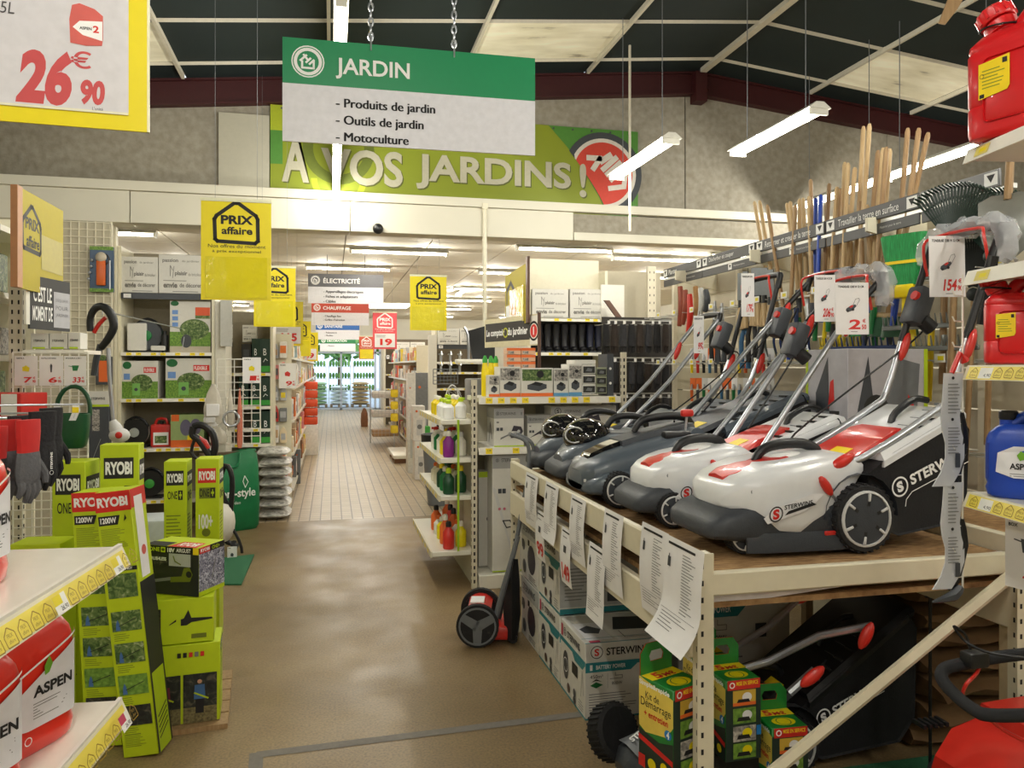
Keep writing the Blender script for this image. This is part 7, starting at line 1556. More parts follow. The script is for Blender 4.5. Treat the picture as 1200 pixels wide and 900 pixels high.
# --- green starter kits at the foot of the post ---
def kit(label, loc, rz, s=1.0):
    t = T('starter_kit', label, 'box', loc, rz); w_, d_, h_ = .115*s, .125*s, .235*s; gc = M('kit_green',(28,130,52),.3,coat=.4,var=.05); dk = M('kit_dark',(34,52,44),.4)
    MB().rbox(-w_/2,w_/2,0,d_,0,h_,.003,gc,seg=1).build('carton_body', t)
    pl_ = [(-w_/2,h_),(w_/2,h_),(w_/2,h_+.055*s),(w_/2-.02*s,h_+.08*s),(-w_/2+.02*s,h_+.08*s),(-w_/2,h_+.055*s)]; hol = [(-.022*s,h_+.03*s),(.022*s,h_+.03*s),(.026*s,h_+.045*s),(.018*s,h_+.058*s),(-.018*s,h_+.058*s),(-.026*s,h_+.045*s)]
    m = MB(); oc = M('kit_orange_back',(206,84,34),.4)
    vs = [(a_, d_-.006, b_) for a_, b_ in pl_]+[(a_, d_-.006, b_) for a_, b_ in hol]; fs = [(0,1,7,6),(1,2,8,7),(2,3,9,8),(3,4,10,9),(4,5,11,10),(5,0,6,11)]
    m.add(vs, fs, gc); m.add([(a_, b_+.004, c_) for a_, b_, c_ in vs], fs, oc); m.build('carry_flap', t)
    f = F((-w_/2,0,0),(1,0,0),(0,0,1)); W, H = w_, h_
    f.rect(0,0,W,H*.9,dk); f.rect(W*.05,H*.88,W*.98,H*1.0,M('kit_red',(206,40,34),.4)); f.text('MISE EN SERVICE',W*.3,H*.93,W*.92,H*.98,yelin,.02,keep=False); f.ring(W*.18,H*.94,W*.08,W*.03,whiteink,12)
    for k,(b_, mt) in enumerate(((.68,M('photo_yellow_mix',(206,170,60),.4)),(.46,lawn),(.24,mixph),(.03,lawn))):
        f.rect(W*.2,H*b_,W*.85,H*(b_+.19),mt); f.disc(W*.6,H*(b_+.1),W*.14,(paper,mwhite,yel,yel)[k],14,H*.06); f.poly([(W*.3,H*(b_+.03)),(W*.7,H*(b_+.03)),(W*.65,H*(b_+.08)),(W*.35,H*(b_+.08))],ink)
        if k == 0: f.rect(W*.2,H*b_,W*.85,H*(b_+.04),orange)
    f.rect(W*.86,H*.3,W*.99,H*.42,M('sky_tag',(30,120,190),.4)); f.mb.build('print', t, sharp=None)
    g = F((-w_/2,d_,0),(0,-1,0),(0,0,1)); W = d_
    g.poly([(0,H*.45),(W*.2,H*.4),(W*.8,H*.46),(W,H*.6),(W,H*.9),(0,H)],M('kit_cream',(232,206,90),.4)); g.poly([(0,0),(W,0),(W,H*.42),(W*.6,H*.36),(0,H*.42)],dk)
    g.text('Simple&rapide',0.002,H*.9,W*.9,H*.97,whiteink,.03,keep=False); g.text('Kit de',W*.2,H*.78,W*.6,H*.86,ink,.0,keep=False); g.text('Démarrage',W*.06,H*.66,W*.94,H*.78,ink,.0,keep=False); g.text('+ entretien',W*.16,H*.58,W*.86,H*.65,redink,.02,keep=False)
    g.disc(W*.86,H*.5,W*.1,M('sky_tag')); g.text('4',W*.82,H*.46,W*.9,H*.54,whiteink,.04,keep=False); g.poly([(0,H*.3),(W,H*.18),(W,H*.24),(0,H*.36)],redink); g.rect(0,0,W*.2,H*.14,redink); g.disc(W*.4,H*.08,W*.12,yel); g.disc(W*.75,H*.12,W*.1,yel); g.done(t)
    h = F((-w_/2,0,h_),(1,0,0),(0,1,0)); h.disc(w_*.5,d_*.3,w_*.32,yel,20,d_*.2); h.ring(w_*.5,d_*.3,w_*.2,.003,greenp); h.poly([(0,d_*.6),(w_,d_*.6),(w_,d_*.94),(0,d_*.94)],yelin); h.text('5',w_*.2,d_*.62,w_*.42,d_*.9,redink,.05,keep=False); h.text('M€',w_*.45,d_*.62,w_*.8,d_*.8,redink,.04,keep=False); h.done(t)
    return t
def kpos(px, D, z): v = P(px, 800, D=D); return (v.x, v.y, z)
tag(MB().rbox(-.12,.26,.03,.2,0,.355,.01,M('shade_plinth',(30,32,30),.8),seg=1).build('shade_plinth', None, kpos(850,2.45,0)), 'added low plinth coloured as the darkness under the green starter kits', 'plinth')  # added support; its near-black colour stands in for the shade under the rack
kit('green starter kit box left of the near rack post, its cream side showing', kpos(808,2.36,.335), .35, 1.2)
kit('green starter kit box just right of the near rack post', kpos(871,2.42,.36), .03, 1.08)
kit('green starter kit box hidden mostly behind the near rack post', kpos(843,2.56,.36), .03, 1.08)
kit('green starter kit box lower right, partly behind the diagonal brace', kpos(926,2.44,.2), -.05, 1.08)
# grey power sweeper with black wheel
pz = P(735,880,D=2.75); t = T('scarifier', 'grey and black garden machine with ribbed wheel on the floor before the cartons', 'garden machine', (P(735,880,D=2.75).x, P(735,880,D=2.75).y, .12), .5)
t.location = (1.17, 2.6, .03); t.rotation_euler.z = .15; s_ = 1
X = Matrix.Translation((-.12,.14,.2)) @ Matrix.Rotation(R(65),4,'X') @ Matrix.Rotation(R(15),4,'Y')
o = MB().lathe([(.05,-.035),(.085,-.04),(.1,-.03),(.1,.03),(.085,.04),(.05,.03)], wheelb, 30, X).build('wheel', t); m = MB()
for k in range(30): m.box(.098,.105,-.004,.004,-.03,.03,wheelb,X @ Matrix.Rotation(2*math.pi*k/30,4,'Z'))
m.build('tread', o, kind='stuff'); MB().lathe([(.001,.012),(.07,.02),(.08,.0)], mdark, 24, X, caps=False).build('hub', o)
X = Matrix.Translation((-.04,.0,.14)) @ Matrix.Rotation(R(-25),4,'Y')
m = MB(); m.ring_loft([[X @ Vector((x, yy*k_, zz*k_+.0)) for yy, zz in ((-.1,-.06),(-.11,.02),(-.07,.08),(0,.1),(.07,.08),(.11,.02),(.1,-.06))] for x, k_ in ((-.11,.7),(-.07,1),(.12,1.05),(.3,.9))], mdark); m.build('body', t)
m = MB(); m.ring_loft([[X @ Vector((x, yy, zz)) for yy, zz in ((-.075*k_,.1),(0,.115),(.075*k_,.1))] for x, k_ in ((-.06,.9),(.0,.62),(.08,.6),(.16,1))], mgrey, caps=False, closed=False); m.build('cover', t)
f = F(X @ Vector((-.04,-.015,.118)), X.to_3x3() @ Vector((1,0,0)), X.to_3x3() @ Vector((0,1,0)), lift=.002); f.text('STERWINS',0,0,.14,.03,whiteink,.04,keep=False); f.done(t)
m = MB()
for k in range(10): m.tube([X @ Vector((-.1+k*.03,-.115,-.05)), X @ Vector((-.1+k*.03,-.12,.01))], .006, black, 5)
m.build('rib', t, kind='stuff')
tag(MB().add([(0,0,0),(.1,0,.03),(.13,-.0,.16),(.04,.0,.13)],[(0,1,2,3)],paper).add([(0,.001,0),(.1,.001,.03),(.13,.001,.16),(.04,.001,.13)],[(3,2,1,0)],paper).build('loose_sheet', None, P(750,790,D=2.9)), 'loose white sheet sticking out left of the green starter kits', 'paper')
# mowers under the rack: dark one with bag
m6 = mower('black mower with lettered bag on the floor under the rack deck', (1.3, 2.88, .0), .42, L=.5, body=black, lidm=black, kind='dome', bodyc=black, box=None, hood_h=.3, bagL=.56, lid_z=.62, wr=.12)
tag(MB().box(0,.9,0,.7,0,.02,M('green_turf_mat')).build('turf_mat', None, (1.95,1.95,.0)), 'dark green mat on the floor behind the rack brace', 'mat')
c_ = carton('mower_carton','white carton deep under the rack behind the black mower','box',.6,.4,.62,(1.92,3.4,0),0,boxw,{'front':ster_front})
for i,(pts,col,rr,lb) in enumerate([([(855,762,2.75),(900,735,2.8),(952,686,2.85)],silver,.012,'folded silver handle tube crossing the dark space under the rack'),([(848,790,2.6),(900,775,2.6),(960,745,2.6),(1022,733,2.6)],silver,.013,'long pale handle tube of the mower under the rack'),([(925,812,2.5),(955,785,2.5)],silver,.014,'short silver tube end with red grip under the rack')]):
    t = m6; o_ = Vector((1.3,2.88,0))
    MB().tube([P(x,y,D=D)-o_ for x,y,D in pts], rr, col, 8).build('handle_tube', t)
    gx, gy, gd_ = ((945,696,2.83),(1015,745,2.57),(952,793,2.47))[i]; e = P(gx,gy,D=gd_)-o_
    MB().ell((0,0,0),(.05,.015,.02),mred,12,8,Matrix.Translation(e) @ Matrix.Rotation(-PSI,4,'Z') @ Matrix.Rotation(R((-45,-65,-40)[i]),4,'Y')).build('red_grip', t)
# brown paper sacks heap
random.seed(8); brs = M('brown_paper_sack',(122,92,58),.8,var=.15,bump=.4,scale=14)
for i in range(8):
    b = MB(); n = 14; rings = []
    for k in range(9):
        u_ = k/8; rings.append([( (u_-.5)*.62, .24*math.cos(a_)*(1+.08*math.sin(7*u_+i)), .05+.045*math.sin(a_)+.012*math.sin(9*u_+3*a_+i)) for a_ in [2*math.pi*j/n for j in range(n)]])
    o = b.ring_loft(rings, brs).build('paper_sack', None, (2.7+random.uniform(-.02,.02), 2.9+random.uniform(-.04,.04), i*.1), rz=random.uniform(-.12,.12)); tag(o, 'folded brown paper sack, %s of the heap right of the black mower' % ['lowest','second','third','fourth','fifth','sixth','seventh','topmost'][i], 'sack', 'heap of brown sacks')
# ================= TOOL WALL AT RIGHT =================
XT = 3.05; slat = ramp_mat('beige_tool_panel', [(.3,(176,168,146)),(.7,(196,188,166))], 4, .7)
TG = T('tool_rack', 'beige tool wall unit with hooks behind the mowers', 'shelving', (XT, 1.9, 0)); LT = 4.6
for k in range(12): MB().box(0,.02,0,LT,k*.2,k*.2+.192,slat).build('panel', TG)
for k in range(5): MB().box(-.035,0,k*1.13,k*1.13+.04,0,2.42,post).build('upright', TG)
for k in range(4): MB().prism([(-.36,.0),(-.36,.07),(0,.1),(0,-.08)],k*1.13+.4,k*1.13+.42,cream).build('bracket', TG).location = (0,0,2.3)
for z, x in ((2.02,-.28),(1.62,-.25),(1.2,-.25)): MB().box(x,x+.01,.1,LT-.1,z,z+.01,chrome).build('hook_rail', TG)
m = MB()
for z in (2.02,1.62,1.2):
    for k in range(30): m.cyl((-.34,.12+k*.15,z+.012),(0,.12+k*.15,z+.0),.0035,chrome,5)
m.build('hook', TG, kind='stuff')
m = MB()
for z in (2.03,1.63):
    for k in range(14): m.box(-.352,-.348,.1+k*.31,.16+k*.31,z-.01,z+.03,pricew); m.box(-.353,-.352,.105+k*.31,.14+k*.31,z,z+.02,yel)
m.build('price_flag', TG, kind='stuff')
# sign rail
ra, rb_ = P(777,317,Z=2.43), P(1185,194,Z=2.43)
RZ_ = math.atan2(rb_.y-ra.y, rb_.x-ra.x); LRr = (rb_-ra).xy.length
t = T('sign_rail', 'long dark rail of white lettered department strips above the tools', 'sign', (ra.x, ra.y, 2.36), RZ_)
dk2 = M('rail_charcoal', (70,70,72), .45); seg = [0, .20*LRr, .47*LRr, .80*LRr, LRr]
words_ = ['Entretien', 'Entretien du petit vert', 'Retourner et creuser la terre', 'Travailler la terre en surface']
xs_ = [(0,1.0,'Plantes'),(1.0,2.3,'Entretien du sol vert'),(2.3,3.05,''),]
cuts = [P(x,300,X=ra.x+.0).y for x in (777,824,889,973,1087,1185)]
cuts = [ra.y-c_ for c_ in cuts]
for i in range(5):
    x0, x1 = max(0,cuts[i]), min(cuts[i+1], LRr+.2); 
    if x1 <= x0: continue
    o = MB().rbox(x0+.006,x1-.006,0,.012,0,.075,.003,dk2 if i < 4 else M('rail_grey',(120,120,122),.45),seg=1).build('strip', t); f = F((x0,0,0),(1,0,0),(0,0,1)); w_ = x1-x0
    for c_ in (.05, w_-.05): f.rect(c_-.035,.01,c_+.035,.066,whiteink); f.poly([(c_-.022,.056),(c_+.022,.056),(c_,.022)],ink)
    tx = ['Plantes','Désherber et couper','Retourner et creuser la terre','Travailler la terre en surface','Outils de jardin'][i]; f.text(tx,.12,.018,max(.16,w_-.14),.058,whiteink,.0,keep=True); f.done(t)
    o = MB().rbox(x0+.006,x1-.006,.004,.014,-.075,-.02,.003,dk2,seg=1).build('lower_strip', t); g_2 = F((x0,.004,-.075),(1,0,0),(0,0,1)); c_ = w_*.55; g_2.rect(c_-.025,.008,c_+.025,.05,whiteink); g_2.poly([(c_-.015,.042),(c_+.015,.042),(c_,.016)],ink); g_2.text('Matériel pour la terre',c_+.05,.02,w_-.06,.036,lgrey,0); g_2.done(t)
MB().box(0,LRr,.012,.03,-.02,-.0,chrome).build('carrier', t)
# long handles, tops above the rail
hm = M('blue_handle', (34,70,170), .4)
H_ = [(884,236,907,372,wood),(890,235,913,375,wood),(899,240,921,380,wood2),(922,238,943,385,wood),(926,236,935,340,wood),(937,233,938,372,wood),(941,232,946,350,wood),(948,230,952,355,wood),(950,210,953,345,wood2),(956,232,955,372,hm),(962,228,958,340,hm),
      (972,215,964,350,wood2),(981,219,972,360,wood),(985,221,978,345,wood2),(990,190,984,372,wood),(994,191,986,355,wood),(1002,196,990,340,wood),(1012,148,1001,350,wood),(1019,145,1006,330,wood),(1029,176,1012,375,wood2),(1035,173,1020,350,wood),(1039,172,1024,360,wood2),(1043,174,1030,345,wood),
      (1064,150,1045,372,wood2),(1077,150,1050,350,wood2),(1088,155,1040,368,wood2),(996,240,998,375,wood),(1008,236,1012,372,wood2),(968,240,975,380,wood),(932,240,925,395,wood2),(1016,240,1024,380,wood)]
ordw = ['first','second','third','fourth','fifth','sixth','seventh','eighth','ninth','tenth','eleventh','twelfth','13th','14th','15th','16th','17th','18th','19th','20th','21st','22nd','23rd','24th','25th','26th','27th','28th','29th','30th','31st']
H_.sort(key=lambda h: h[0])
for i,(x0,y0,x1,y1,mt) in enumerate(H_):
    xx = 2.86-.05*(i%3); a_ = P(x0,y0,X=xx); b_ = P(x1,y1,X=xx); t = T('long_handled_tool', '%s long tool handle upright on the tool wall, %s by its top from left' % ({'ash_wood':'pale wooden','dark_beech_wood':'brown wooden','blue_handle':'blue'}[mt.name], ordw[i]), 'tool', b_, group='long handles on the tool wall')
    d_ = a_-b_; MB().tube([(0,0,0),d_*.98,d_],[.0128,.0128,.007],mt,8).build('shaft', t)
    col = (dgrey,hm,greenp,silver)[i%4]; e = -d_.normalized(); MB().tube([(0,0,0),e*.05,e*.14],[.017,.018,.013],col,8).build('socket', t)
# fork heads and rake heads
def fork(lb, x, y, h_px, col, n=4, w_=.2, group=None):
    a_ = P(x,y,X=2.78); hh = a_.z-P(x,y+h_px,X=2.78).z; t = T('garden_fork', lb, 'garden tool', a_, R(-70), group=group)
    MB().tube([(-w_/2,0,0),(0,0,.012),(w_/2,0,0)],.009,col,8,smooth=3).build('shoulder', t)
    for k in range(n):
        x_ = -w_/2+w_*k/(n-1); MB().tube([(x_,0,0),(x_*1.02,-.02,-hh*.5),(x_*1.0,.01,-hh)],[.008,.0075,.003],col,6,smooth=3).build('tine', t)
    MB().cyl((0,0,.01),(0,0,.12),.014,col,8).build('socket', t)
for i,(x,y,h_,c_) in enumerate([(904,384,34,dgrey),(914,384,34,M('grey_green_steel',(90,104,100),.5)),(925,384,30,M('navy_blue',(30,52,100),.4)),(933,384,34,M('navy_blue'))]): fork('%s fork head hanging behind the mower handles, %s of four' % (('dark grey','grey green','dark blue','dark blue')[i],('first','second','third','fourth')[i]), x, y, h_, c_, group='fork heads')
def rake(lb, x, y, w_, col, n=12, tl=.06, X=2.75, up=1, rz=R(-80)):
    t = T('rake_head', lb, 'garden tool', P(x,y,X=X), rz); MB().rbox(-w_/2,w_/2,-.008,.008,-.012,.012,.004,col,seg=1).build('bar', t); m = MB()
    for k in range(n):
        x_ = -w_/2+.01+(w_-.02)*k/(n-1); m.tube([(x_,0,0),(x_,-.012,up*tl)],[.006,.003],col,5)
    m.build('teeth', t, kind='stuff'); MB().tube([(0,.01,0),(0,.03,.06)],.012,col,8).build('socket', t)
for x,y,w_,c_,lb in [(1042,343,.34,M('steel_grey',(120,124,122),.4,.4),'steel rake head under the green broom, upper one'),(1092,324,.42,M('steel_grey'),'steel rake head beside the hanging price card'),(1075,383,.40,M('steel_grey'),'steel rake head lower down between the yellow forks'),(1102,408,.38,M('steel_grey'),'steel rake head lowest, left of the red cans'),(985,408,.3,M('mustard_tool',(180,160,30),.4),'mustard yellow rake head behind the switch box'),(1010,408,.5,M('navy_blue'),'dark blue rake head above the big grey carton')]: rake(lb,x,y,w_,c_,14,up=1)
# green broom
p = P(1060,335,X=2.7); zt = P(1060,275,X=2.7).z-p.z; t = T('broom', 'bright green bristle broom with yellow band hanging bristles up', 'broom', p, R(-70))
gbr = ramp_mat('green_bristle', [(.3,(14,110,50)),(.6,(30,160,80)),(.8,(60,190,110))], 60, .6, stretch=(6,6,.3), bump=.5)
m = MB(); m.ring_loft([sup_ring(-w_/2,w_/2,-.028,.028,z,.5,20) for z,w_ in ((0,.13),(zt*.3,.16),(zt*.6,.2),(zt*.97,.235),(zt,.22))], gbr); m.build('bristles', t)
m = MB(); m.ring_loft([sup_ring(-w_/2,w_/2,-.032,.032,z,.5,20) for z,w_ in ((zt*.42,.178),(zt*.48,.187))], yelin); m.build('band', t)
MB().rbox(-.06,.06,-.035,.035,-.06,.005,.012,M('yellow_plastic')).build('head', t); MB().cyl((0,0,-.05),(0,0,-.5),.013,M('yellow_plastic'),8).build('handle', t)
for i,(x,y) in enumerate(((1018,372),(1040,372),(1054,372))):
    t = T('hand_brush', 'small wooden backed brush hanging low under the broom, %s' % ('green bristled left one','middle dark bristled one','right dark bristled one')[i], 'brush', P(x,y,X=2.8), R(-75))
    MB().rbox(-.09,.09,-.02,.02,0,.02,.006,wood).build('back', t); m = MB(); m.ring_loft([sup_ring(-w_/2,w_/2,-.03,.03,-z,.5,14) for z,w_ in ((0,.16),(.1,.2))], gbr if i == 0 else gd); m.build('bristles', t)
# leaf rakes, dark green fans
def leaf_rake(lb, x, y, xt, yt, R_, spread, col, X=2.55, n=26, rz=R(-72)):
    o = P(x,y,X=X); e = P(xt,yt,X=X)-o; t = T('leaf_rake', lb, 'garden tool', o, rz); a0 = math.atan2(e.z, -e.y*1.0)
    ang0 = R(90)+ (0 if abs(e.z) > 1e-9 else 0); L = e.length; m = MB(); dirx = e.y*math.sin(rz)+e.x*math.cos(rz); base = math.atan2(e.z, dirx)
    for k in range(n):
        q = base+spread*(k/(n-1)-.5); m.tube([(L*.12*math.cos(q),0,L*.12*math.sin(q)),(L*.95*math.cos(q),-.01,L*.95*math.sin(q)),(L*math.cos(q),-.05,L*math.sin(q))],[.004,.0065,.004],col,4)
    m.build('tine', t, kind='stuff')
    for rr in (.3,.6,.8): MB().tube([(L*rr*math.cos(base+spread*(k/12-.5)),.0,L*rr*math.sin(base+spread*(k/12-.5))) for k in range(13)],.006,col,5).build('crossbar', t)
    MB().ell((0,0,0),(.03,.015,.03),col,10,6).build('hub', t); MB().cyl((0,0.01,0),(-.3*math.cos(base),.02,-.6*math.sin(base)-.2),.012,wood2,8).build('handle', t)
lr = M('dark_green_rake', (24,50,40), .4)
leaf_rake('dark green leaf rake fan, upper left one under the sign rail', 1118,290,1126,215,.3,1.5,lr)
leaf_rake('dark green leaf rake fan overlapping behind the first at right', 1160,300,1165,222,.3,1.5,lr,X=2.7)
leaf_rake('black leaf rake fan hanging behind the price card and wrapped handle', 1140,345,1150,268,.3,1.2,M('black_rake',(22,30,28),.5),X=2.75)
t = T('shovel', 'grey shovel blade beside the leaf rakes', 'garden tool', P(1178,270,X=2.5), R(-72)); m = MB(); m.ring_loft([[(-w_/2,.0,z),(0,.03,z),(w_/2,0,z),(0,.022,z)] for z,w_ in ((-.12,.02),(-.08,.14),(.02,.2),(.12,.2),(.14,.1))], M('clear_grey_blade',(150,152,146),.25,.3)); m.build('blade', t); MB().cyl((0,.02,.12),(0,.05,.4),.015,wood2,8).build('shaft', t)
# yellow hand fork, more wooden shafts low
for i,(x0,y0,x1,y1,c_,r_) in enumerate([(1068,372,1078,470,M('yellow_plastic'),.015),(1092,378,1088,470,M('yellow_plastic'),.015),(1107,330,1104,450,wood2,.016),(1118,330,1114,470,wood2,.016),(985,372,983,405,M('yellow_plastic'),.013),(968,372,965,405,M('yellow_plastic'),.013),(1036,300,1050,370,wood2,.013),(1052,340,1048,372,wood,.012),(1000,330,1002,372,M('yellow_plastic'),.012),(1150,380,1165,300,black,.017)]):
    xx = 2.8 if i != 9 else 2.3; a_, b_ = P(x0,y0,X=xx), P(x1,y1,X=xx); o = MB().tube([(0,0,0),b_-a_],r_,c_,8).build('long_tool', None, a_); tag(o, ['yellow tool shaft below the green broom, left one','yellow tool shaft beside the hanging price card, right one','thick brown shaft under the price card, left one','thick brown shaft under the price card, right one','short yellow shaft over the mustard rake, right','short yellow shaft over the mustard rake, left','brown shaft passing beside the green broom','pale short shaft under the steel rake','yellow short shaft right of the mustard rake','black shaft rising behind the front red cans'][i], 'tool')
# pruning saws / hedge shears with wooden grips
for i,(x,y) in enumerate(((868,320),(874,318),(884,314),(889,314),(896,314),(903,316))):
    p = P(x,y,X=2.72); zb_ = P(x,y+32,X=2.72).z-p.z; t = T('hedge_shears', 'grey blades with wooden grips on the tool wall, %s from left' % ordw[i], 'garden tool', p, R(-60), group='hanging hedge shears')
    MB().prism([(-.02,0),(.02,0),(.028,zb_),(-.022,zb_)],-.006,.006,M('grey_blade',(120,124,126),.35,.5)).build('blade', t); MB().cyl((0,0,zb_),(0,0,zb_-.05),.018,black,8).build('pivot', t); MB().tube([(0,0,zb_-.05),(.01,-.01,zb_-.2)],[.015,.018],wood,8).build('grip', t); MB().tube([(-.01,0.01,zb_-.05),(-.03,.02,zb_-.2)],[.015,.018],wood,8).build('grip', t)
# red bow saws, brown posts at far end
for i,(x0,y0,x1,y1,c_,lb) in enumerate([(797,336,796,382,M('brick_tool',(150,70,50),.5),'brick red tool handle at the far end of the tool wall'),(803,340,800,380,M('brick_tool'),'dark red curved handle, second at the far end'),(808,345,806,392,redp,'red tool handle, third at the far end'),(815,336,815,385,kraft,'brown tool handle, fourth at the far end'),(821,338,820,372,lgrey,'pale grey blade at the far end of the tool wall'),(827,340,826,365,dgrey,'dark blade, sixth at the far end of the tool wall')]):
    a_, b_ = P(x0,y0,X=2.75), P(x1,y1,X=2.75); o = MB().tube([(0,0,0),(b_-a_)*.5+Vector((0,-.03,0)),b_-a_],[.02,.026,.018],c_,8,smooth=3).build('hanging_tool', None, a_); tag(o, lb, 'garden tool')
# small tools in packs, rows
random.seed(12); tc = [('green',greenp),('yellow',M('yellow_plastic')),('blue',M('blue_tool',(60,110,150),.4)),('orange',orange),('red',redp),('dark grey',dgrey),('pale',lgrey),('black',black)]
for r_, (y, h_) in enumerate(((408,30),(443,28),(470,24))):
    for i in range(14):
        x = 812+i*7.0; p = P(x,y,X=2.82); hh = p.z-P(x,y+h_,X=2.82).z; cn, mt = tc[(i*3+r_*2+random.randint(0,1)) % 8]
        t = T('hand_tool_pack', '%s hand tool on a card, %s from left, %s row of the tool wall' % (cn, ordw[i], ('top','middle','bottom')[r_]), 'garden tool', p, R(-70), group='carded hand tools')
        MB().box(-.03,.03,0,.003,-hh*.45,0,(paper,clearb,lgrey,orange)[random.randint(0,3)]).build('card', t)
        m = MB(); m.tube([(0,-.012,-hh*.25),(0,-.014,-hh*.55)],[.006,.012],silver,6); m.tube([(0,-.014,-hh*.5),(.004,-.016,-hh*.97)],[.014,.011],mt,7); m.build('tool', t)
# blue/black loppers between the two switch boxes
for i,(x,y) in enumerate(((838,375),(846,378),(874,380),(882,372))):
    p = P(x,y,X=2.75); t = T('loppers', 'black and blue loppers hanging behind the mower handles, %s of four' % ordw[i], 'garden tool', p, R(-70)); MB().tube([(0,0,0),(.03,-.01,-.12),(.02,0,-.3)],[.014,.016,.018],(black,dgrey,M('blue_tool'),black)[i],8,smooth=3).build('grip', t); MB().tube([(0,0,0),(-.03,-.01,-.12),(-.03,0,-.3)],[.014,.016,.018],(black,dgrey,M('blue_tool'),black)[i],8,smooth=3).build('grip', t); MB().tube([(0,0,0),(0,0,.14)],[.02,.01],silver,6).build('blade', t)
# big printed cartons behind the mowers
p0, p1, p2 = P(936,418,X=2.3), P(975,410,X=2.3), P(1065,402,X=2.3)
def bigc(f, W, H):
    f.poly([(W*.3,0),(W*.8,0),(W*.9,H*.9),(W*.55,H*.95)],mgrey); f.poly([(W*.1,H*.1),(W*.35,H*.5),(W*.25,H*.95),(W*.12,H*.6)],dgrey); f.disc(W*.35,H*.6,W*.16,M('card_black_print'),16,H*.1); f.poly([(W*.7,H*.3),(W*.8,H*.2),(W*.85,H*.6),(W*.75,H*.7)],redink); f.rect(W*.95,0,W,H,limeink); f.text('FLEX',W*.05,H*.03,W*.3,H*.12,whiteink,.02)
def bigl(f, W, H): f.poly([(W*.3,H*.1),(W*.6,H*.3),(W*.55,H*.95),(W*.25,H*.7)],dgrey); f.poly([(W*.55,H*.6),(W*.7,H*.65),(W*.68,H*.8),(W*.6,H*.78)],redink); f.rect(0,0,W*.06,H,limeink); f.disc(W*.5,H*.3,W*.2,mgrey)
c_ = carton('big_carton', 'big grey printed carton with lime edges behind the two white mowers', 'box', .42, .31, .69, (2.46,3.0,.991), 0, M('violet_grey_card',(186,184,190),.35), {'front':bigc,'left':bigl})
tag(MB().rbox(2.26,3.0,2.16,3.4,.93,.99,.005,osb,seg=1).build('table_top'), 'x', 'x')
o = C.objects[-1] if False else bpy.data.objects['table_top']; del o['label'], o['category']; TB = T('wooden_table', 'chipboard table behind the rack carrying the big grey carton', 'table', (0,0,0)); o.parent = TB
for x_, y_ in ((2.27,2.18),(2.95,2.18),(2.27,3.34),(2.95,3.34)): MB().box(x_,x_+.04,y_,y_+.04,0,.93,M('tan_beam',(196,176,140),.5)).build('leg', TB)
MB().box(2.26,3.0,2.13,2.16,.925,.975,M('tan_beam')).build('apron', TB)
# hanging price cards of the mowers
for x0,x1,y0,y1,D,pr_,ce,lb in [(1090,1131,276,348,2.95,'154','90','price card 154 euro hanging on the nearest wrapped mower handle'),(980,1018,331,392,3.05,'2','50','price card with a mower picture hanging between the two wrapped handles'),(955,979,322,377,3.35,'206','90','price card 206 euro half hidden behind its neighbour'),(869,884,320,371,3.95,'179','90','price card with red figures hanging left of the black grip loop'),(813,825,370,414,4.35,'99','90','narrow price card hanging on the farthest mower handle')]:
    a_, b_ = P(x0,y1,D=D), P(x1,y1,D=D); zt = P(x0,y0,D=D).z; rz = math.atan2(b_.y-a_.y,b_.x-a_.x)
    t = price_card('price_card', lb, (a_+b_)/2, (b_-a_).length, zt-a_.z, rz-.05, ['TONDEUSE 1200 W 32 CM'], pr_, ce, pic_mower, tiltx=-.03); MB().tube([(0,0,zt-a_.z-.004),(.01,.03,zt-a_.z+.03)],.0015,black,4).build('tie', t)
# ================= RIGHT FOREGROUND GONDOLA =================
gp = P(1134,328,D=1.9); ga = R(-10.4)
G = T('shelf_unit', 'white shelf unit at right edge carrying red and blue cans', 'shelving', (gp.x,gp.y,0), ga)
gw = lambda x, y, z: Vector((gp.x+x*math.cos(ga)-y*math.sin(ga), gp.y+x*math.sin(ga)+y*math.cos(ga), z))
zs_ = [P(1134,y,D=1.9).z for y in (176,318,428,576)]
for i, z in enumerate(zs_):
    MB().rbox(.006,.42,-1.1,0,z-.028,z,.003,shelf_w,seg=1).build('shelf', G)
    h = .036; m = MB(); m.add([(.0,-1.1,z),(.0,0,z),(-.014,0,z-h),(-.014,-1.1,z-h),(.006,-1.1,z),(.006,0,z),(-.006,0,z-h),(-.006,-1.1,z-h)],[(0,3,2,1),(4,5,6,7),(3,7,6,2),(0,1,5,4),(1,2,6,5),(0,4,7,3)],white if i < 2 else cream); m.build('label_rail', G)
    f = F((-.0145,0,z-h),(0,-1,0),Vector((.014,0,h)),lift=.0005)
    if i < 2: f.rect(.04,h*.2,.09,h*.9,M('faded_yellow_tag',(222,206,110),.5)); f.rect(.055,h*.4,.08,h*.7,yel)
    else:
        f.rect(.012,h*.05,1.1,h*.95,ystrip); a_ = .02
        for k in range(9):
            if k in (1,5): f.rect(a_,h*.12,a_+.045,h*.88,pricew); f.text('4,90',a_+.018,h*.2,a_+.043,h*.45,ink,0,keep=False); a_ += .05
            else: house(f,a_+.017,h*.5,h*.36,h*.05,pmust); f.text('PRIX',a_+.008,h*.5,a_+.026,h*.66,pmust,0,keep=False); f.text('affaire',a_+.008,h*.28,a_+.026,h*.44,pmust,0,keep=False); a_ += .037
    f.done(G)
MB().box(.42,.43,-1.1,0,0,2.3,cream).build('back_panel', G); MB().box(.39,.42,-.03,0,0,2.3,cream).build('upright', G)
for z in (.9,.5,.15): MB().rbox(.12,.42,-1.1,-.9,z-.028,z,.003,shelf_w,seg=1).build('shelf', G)
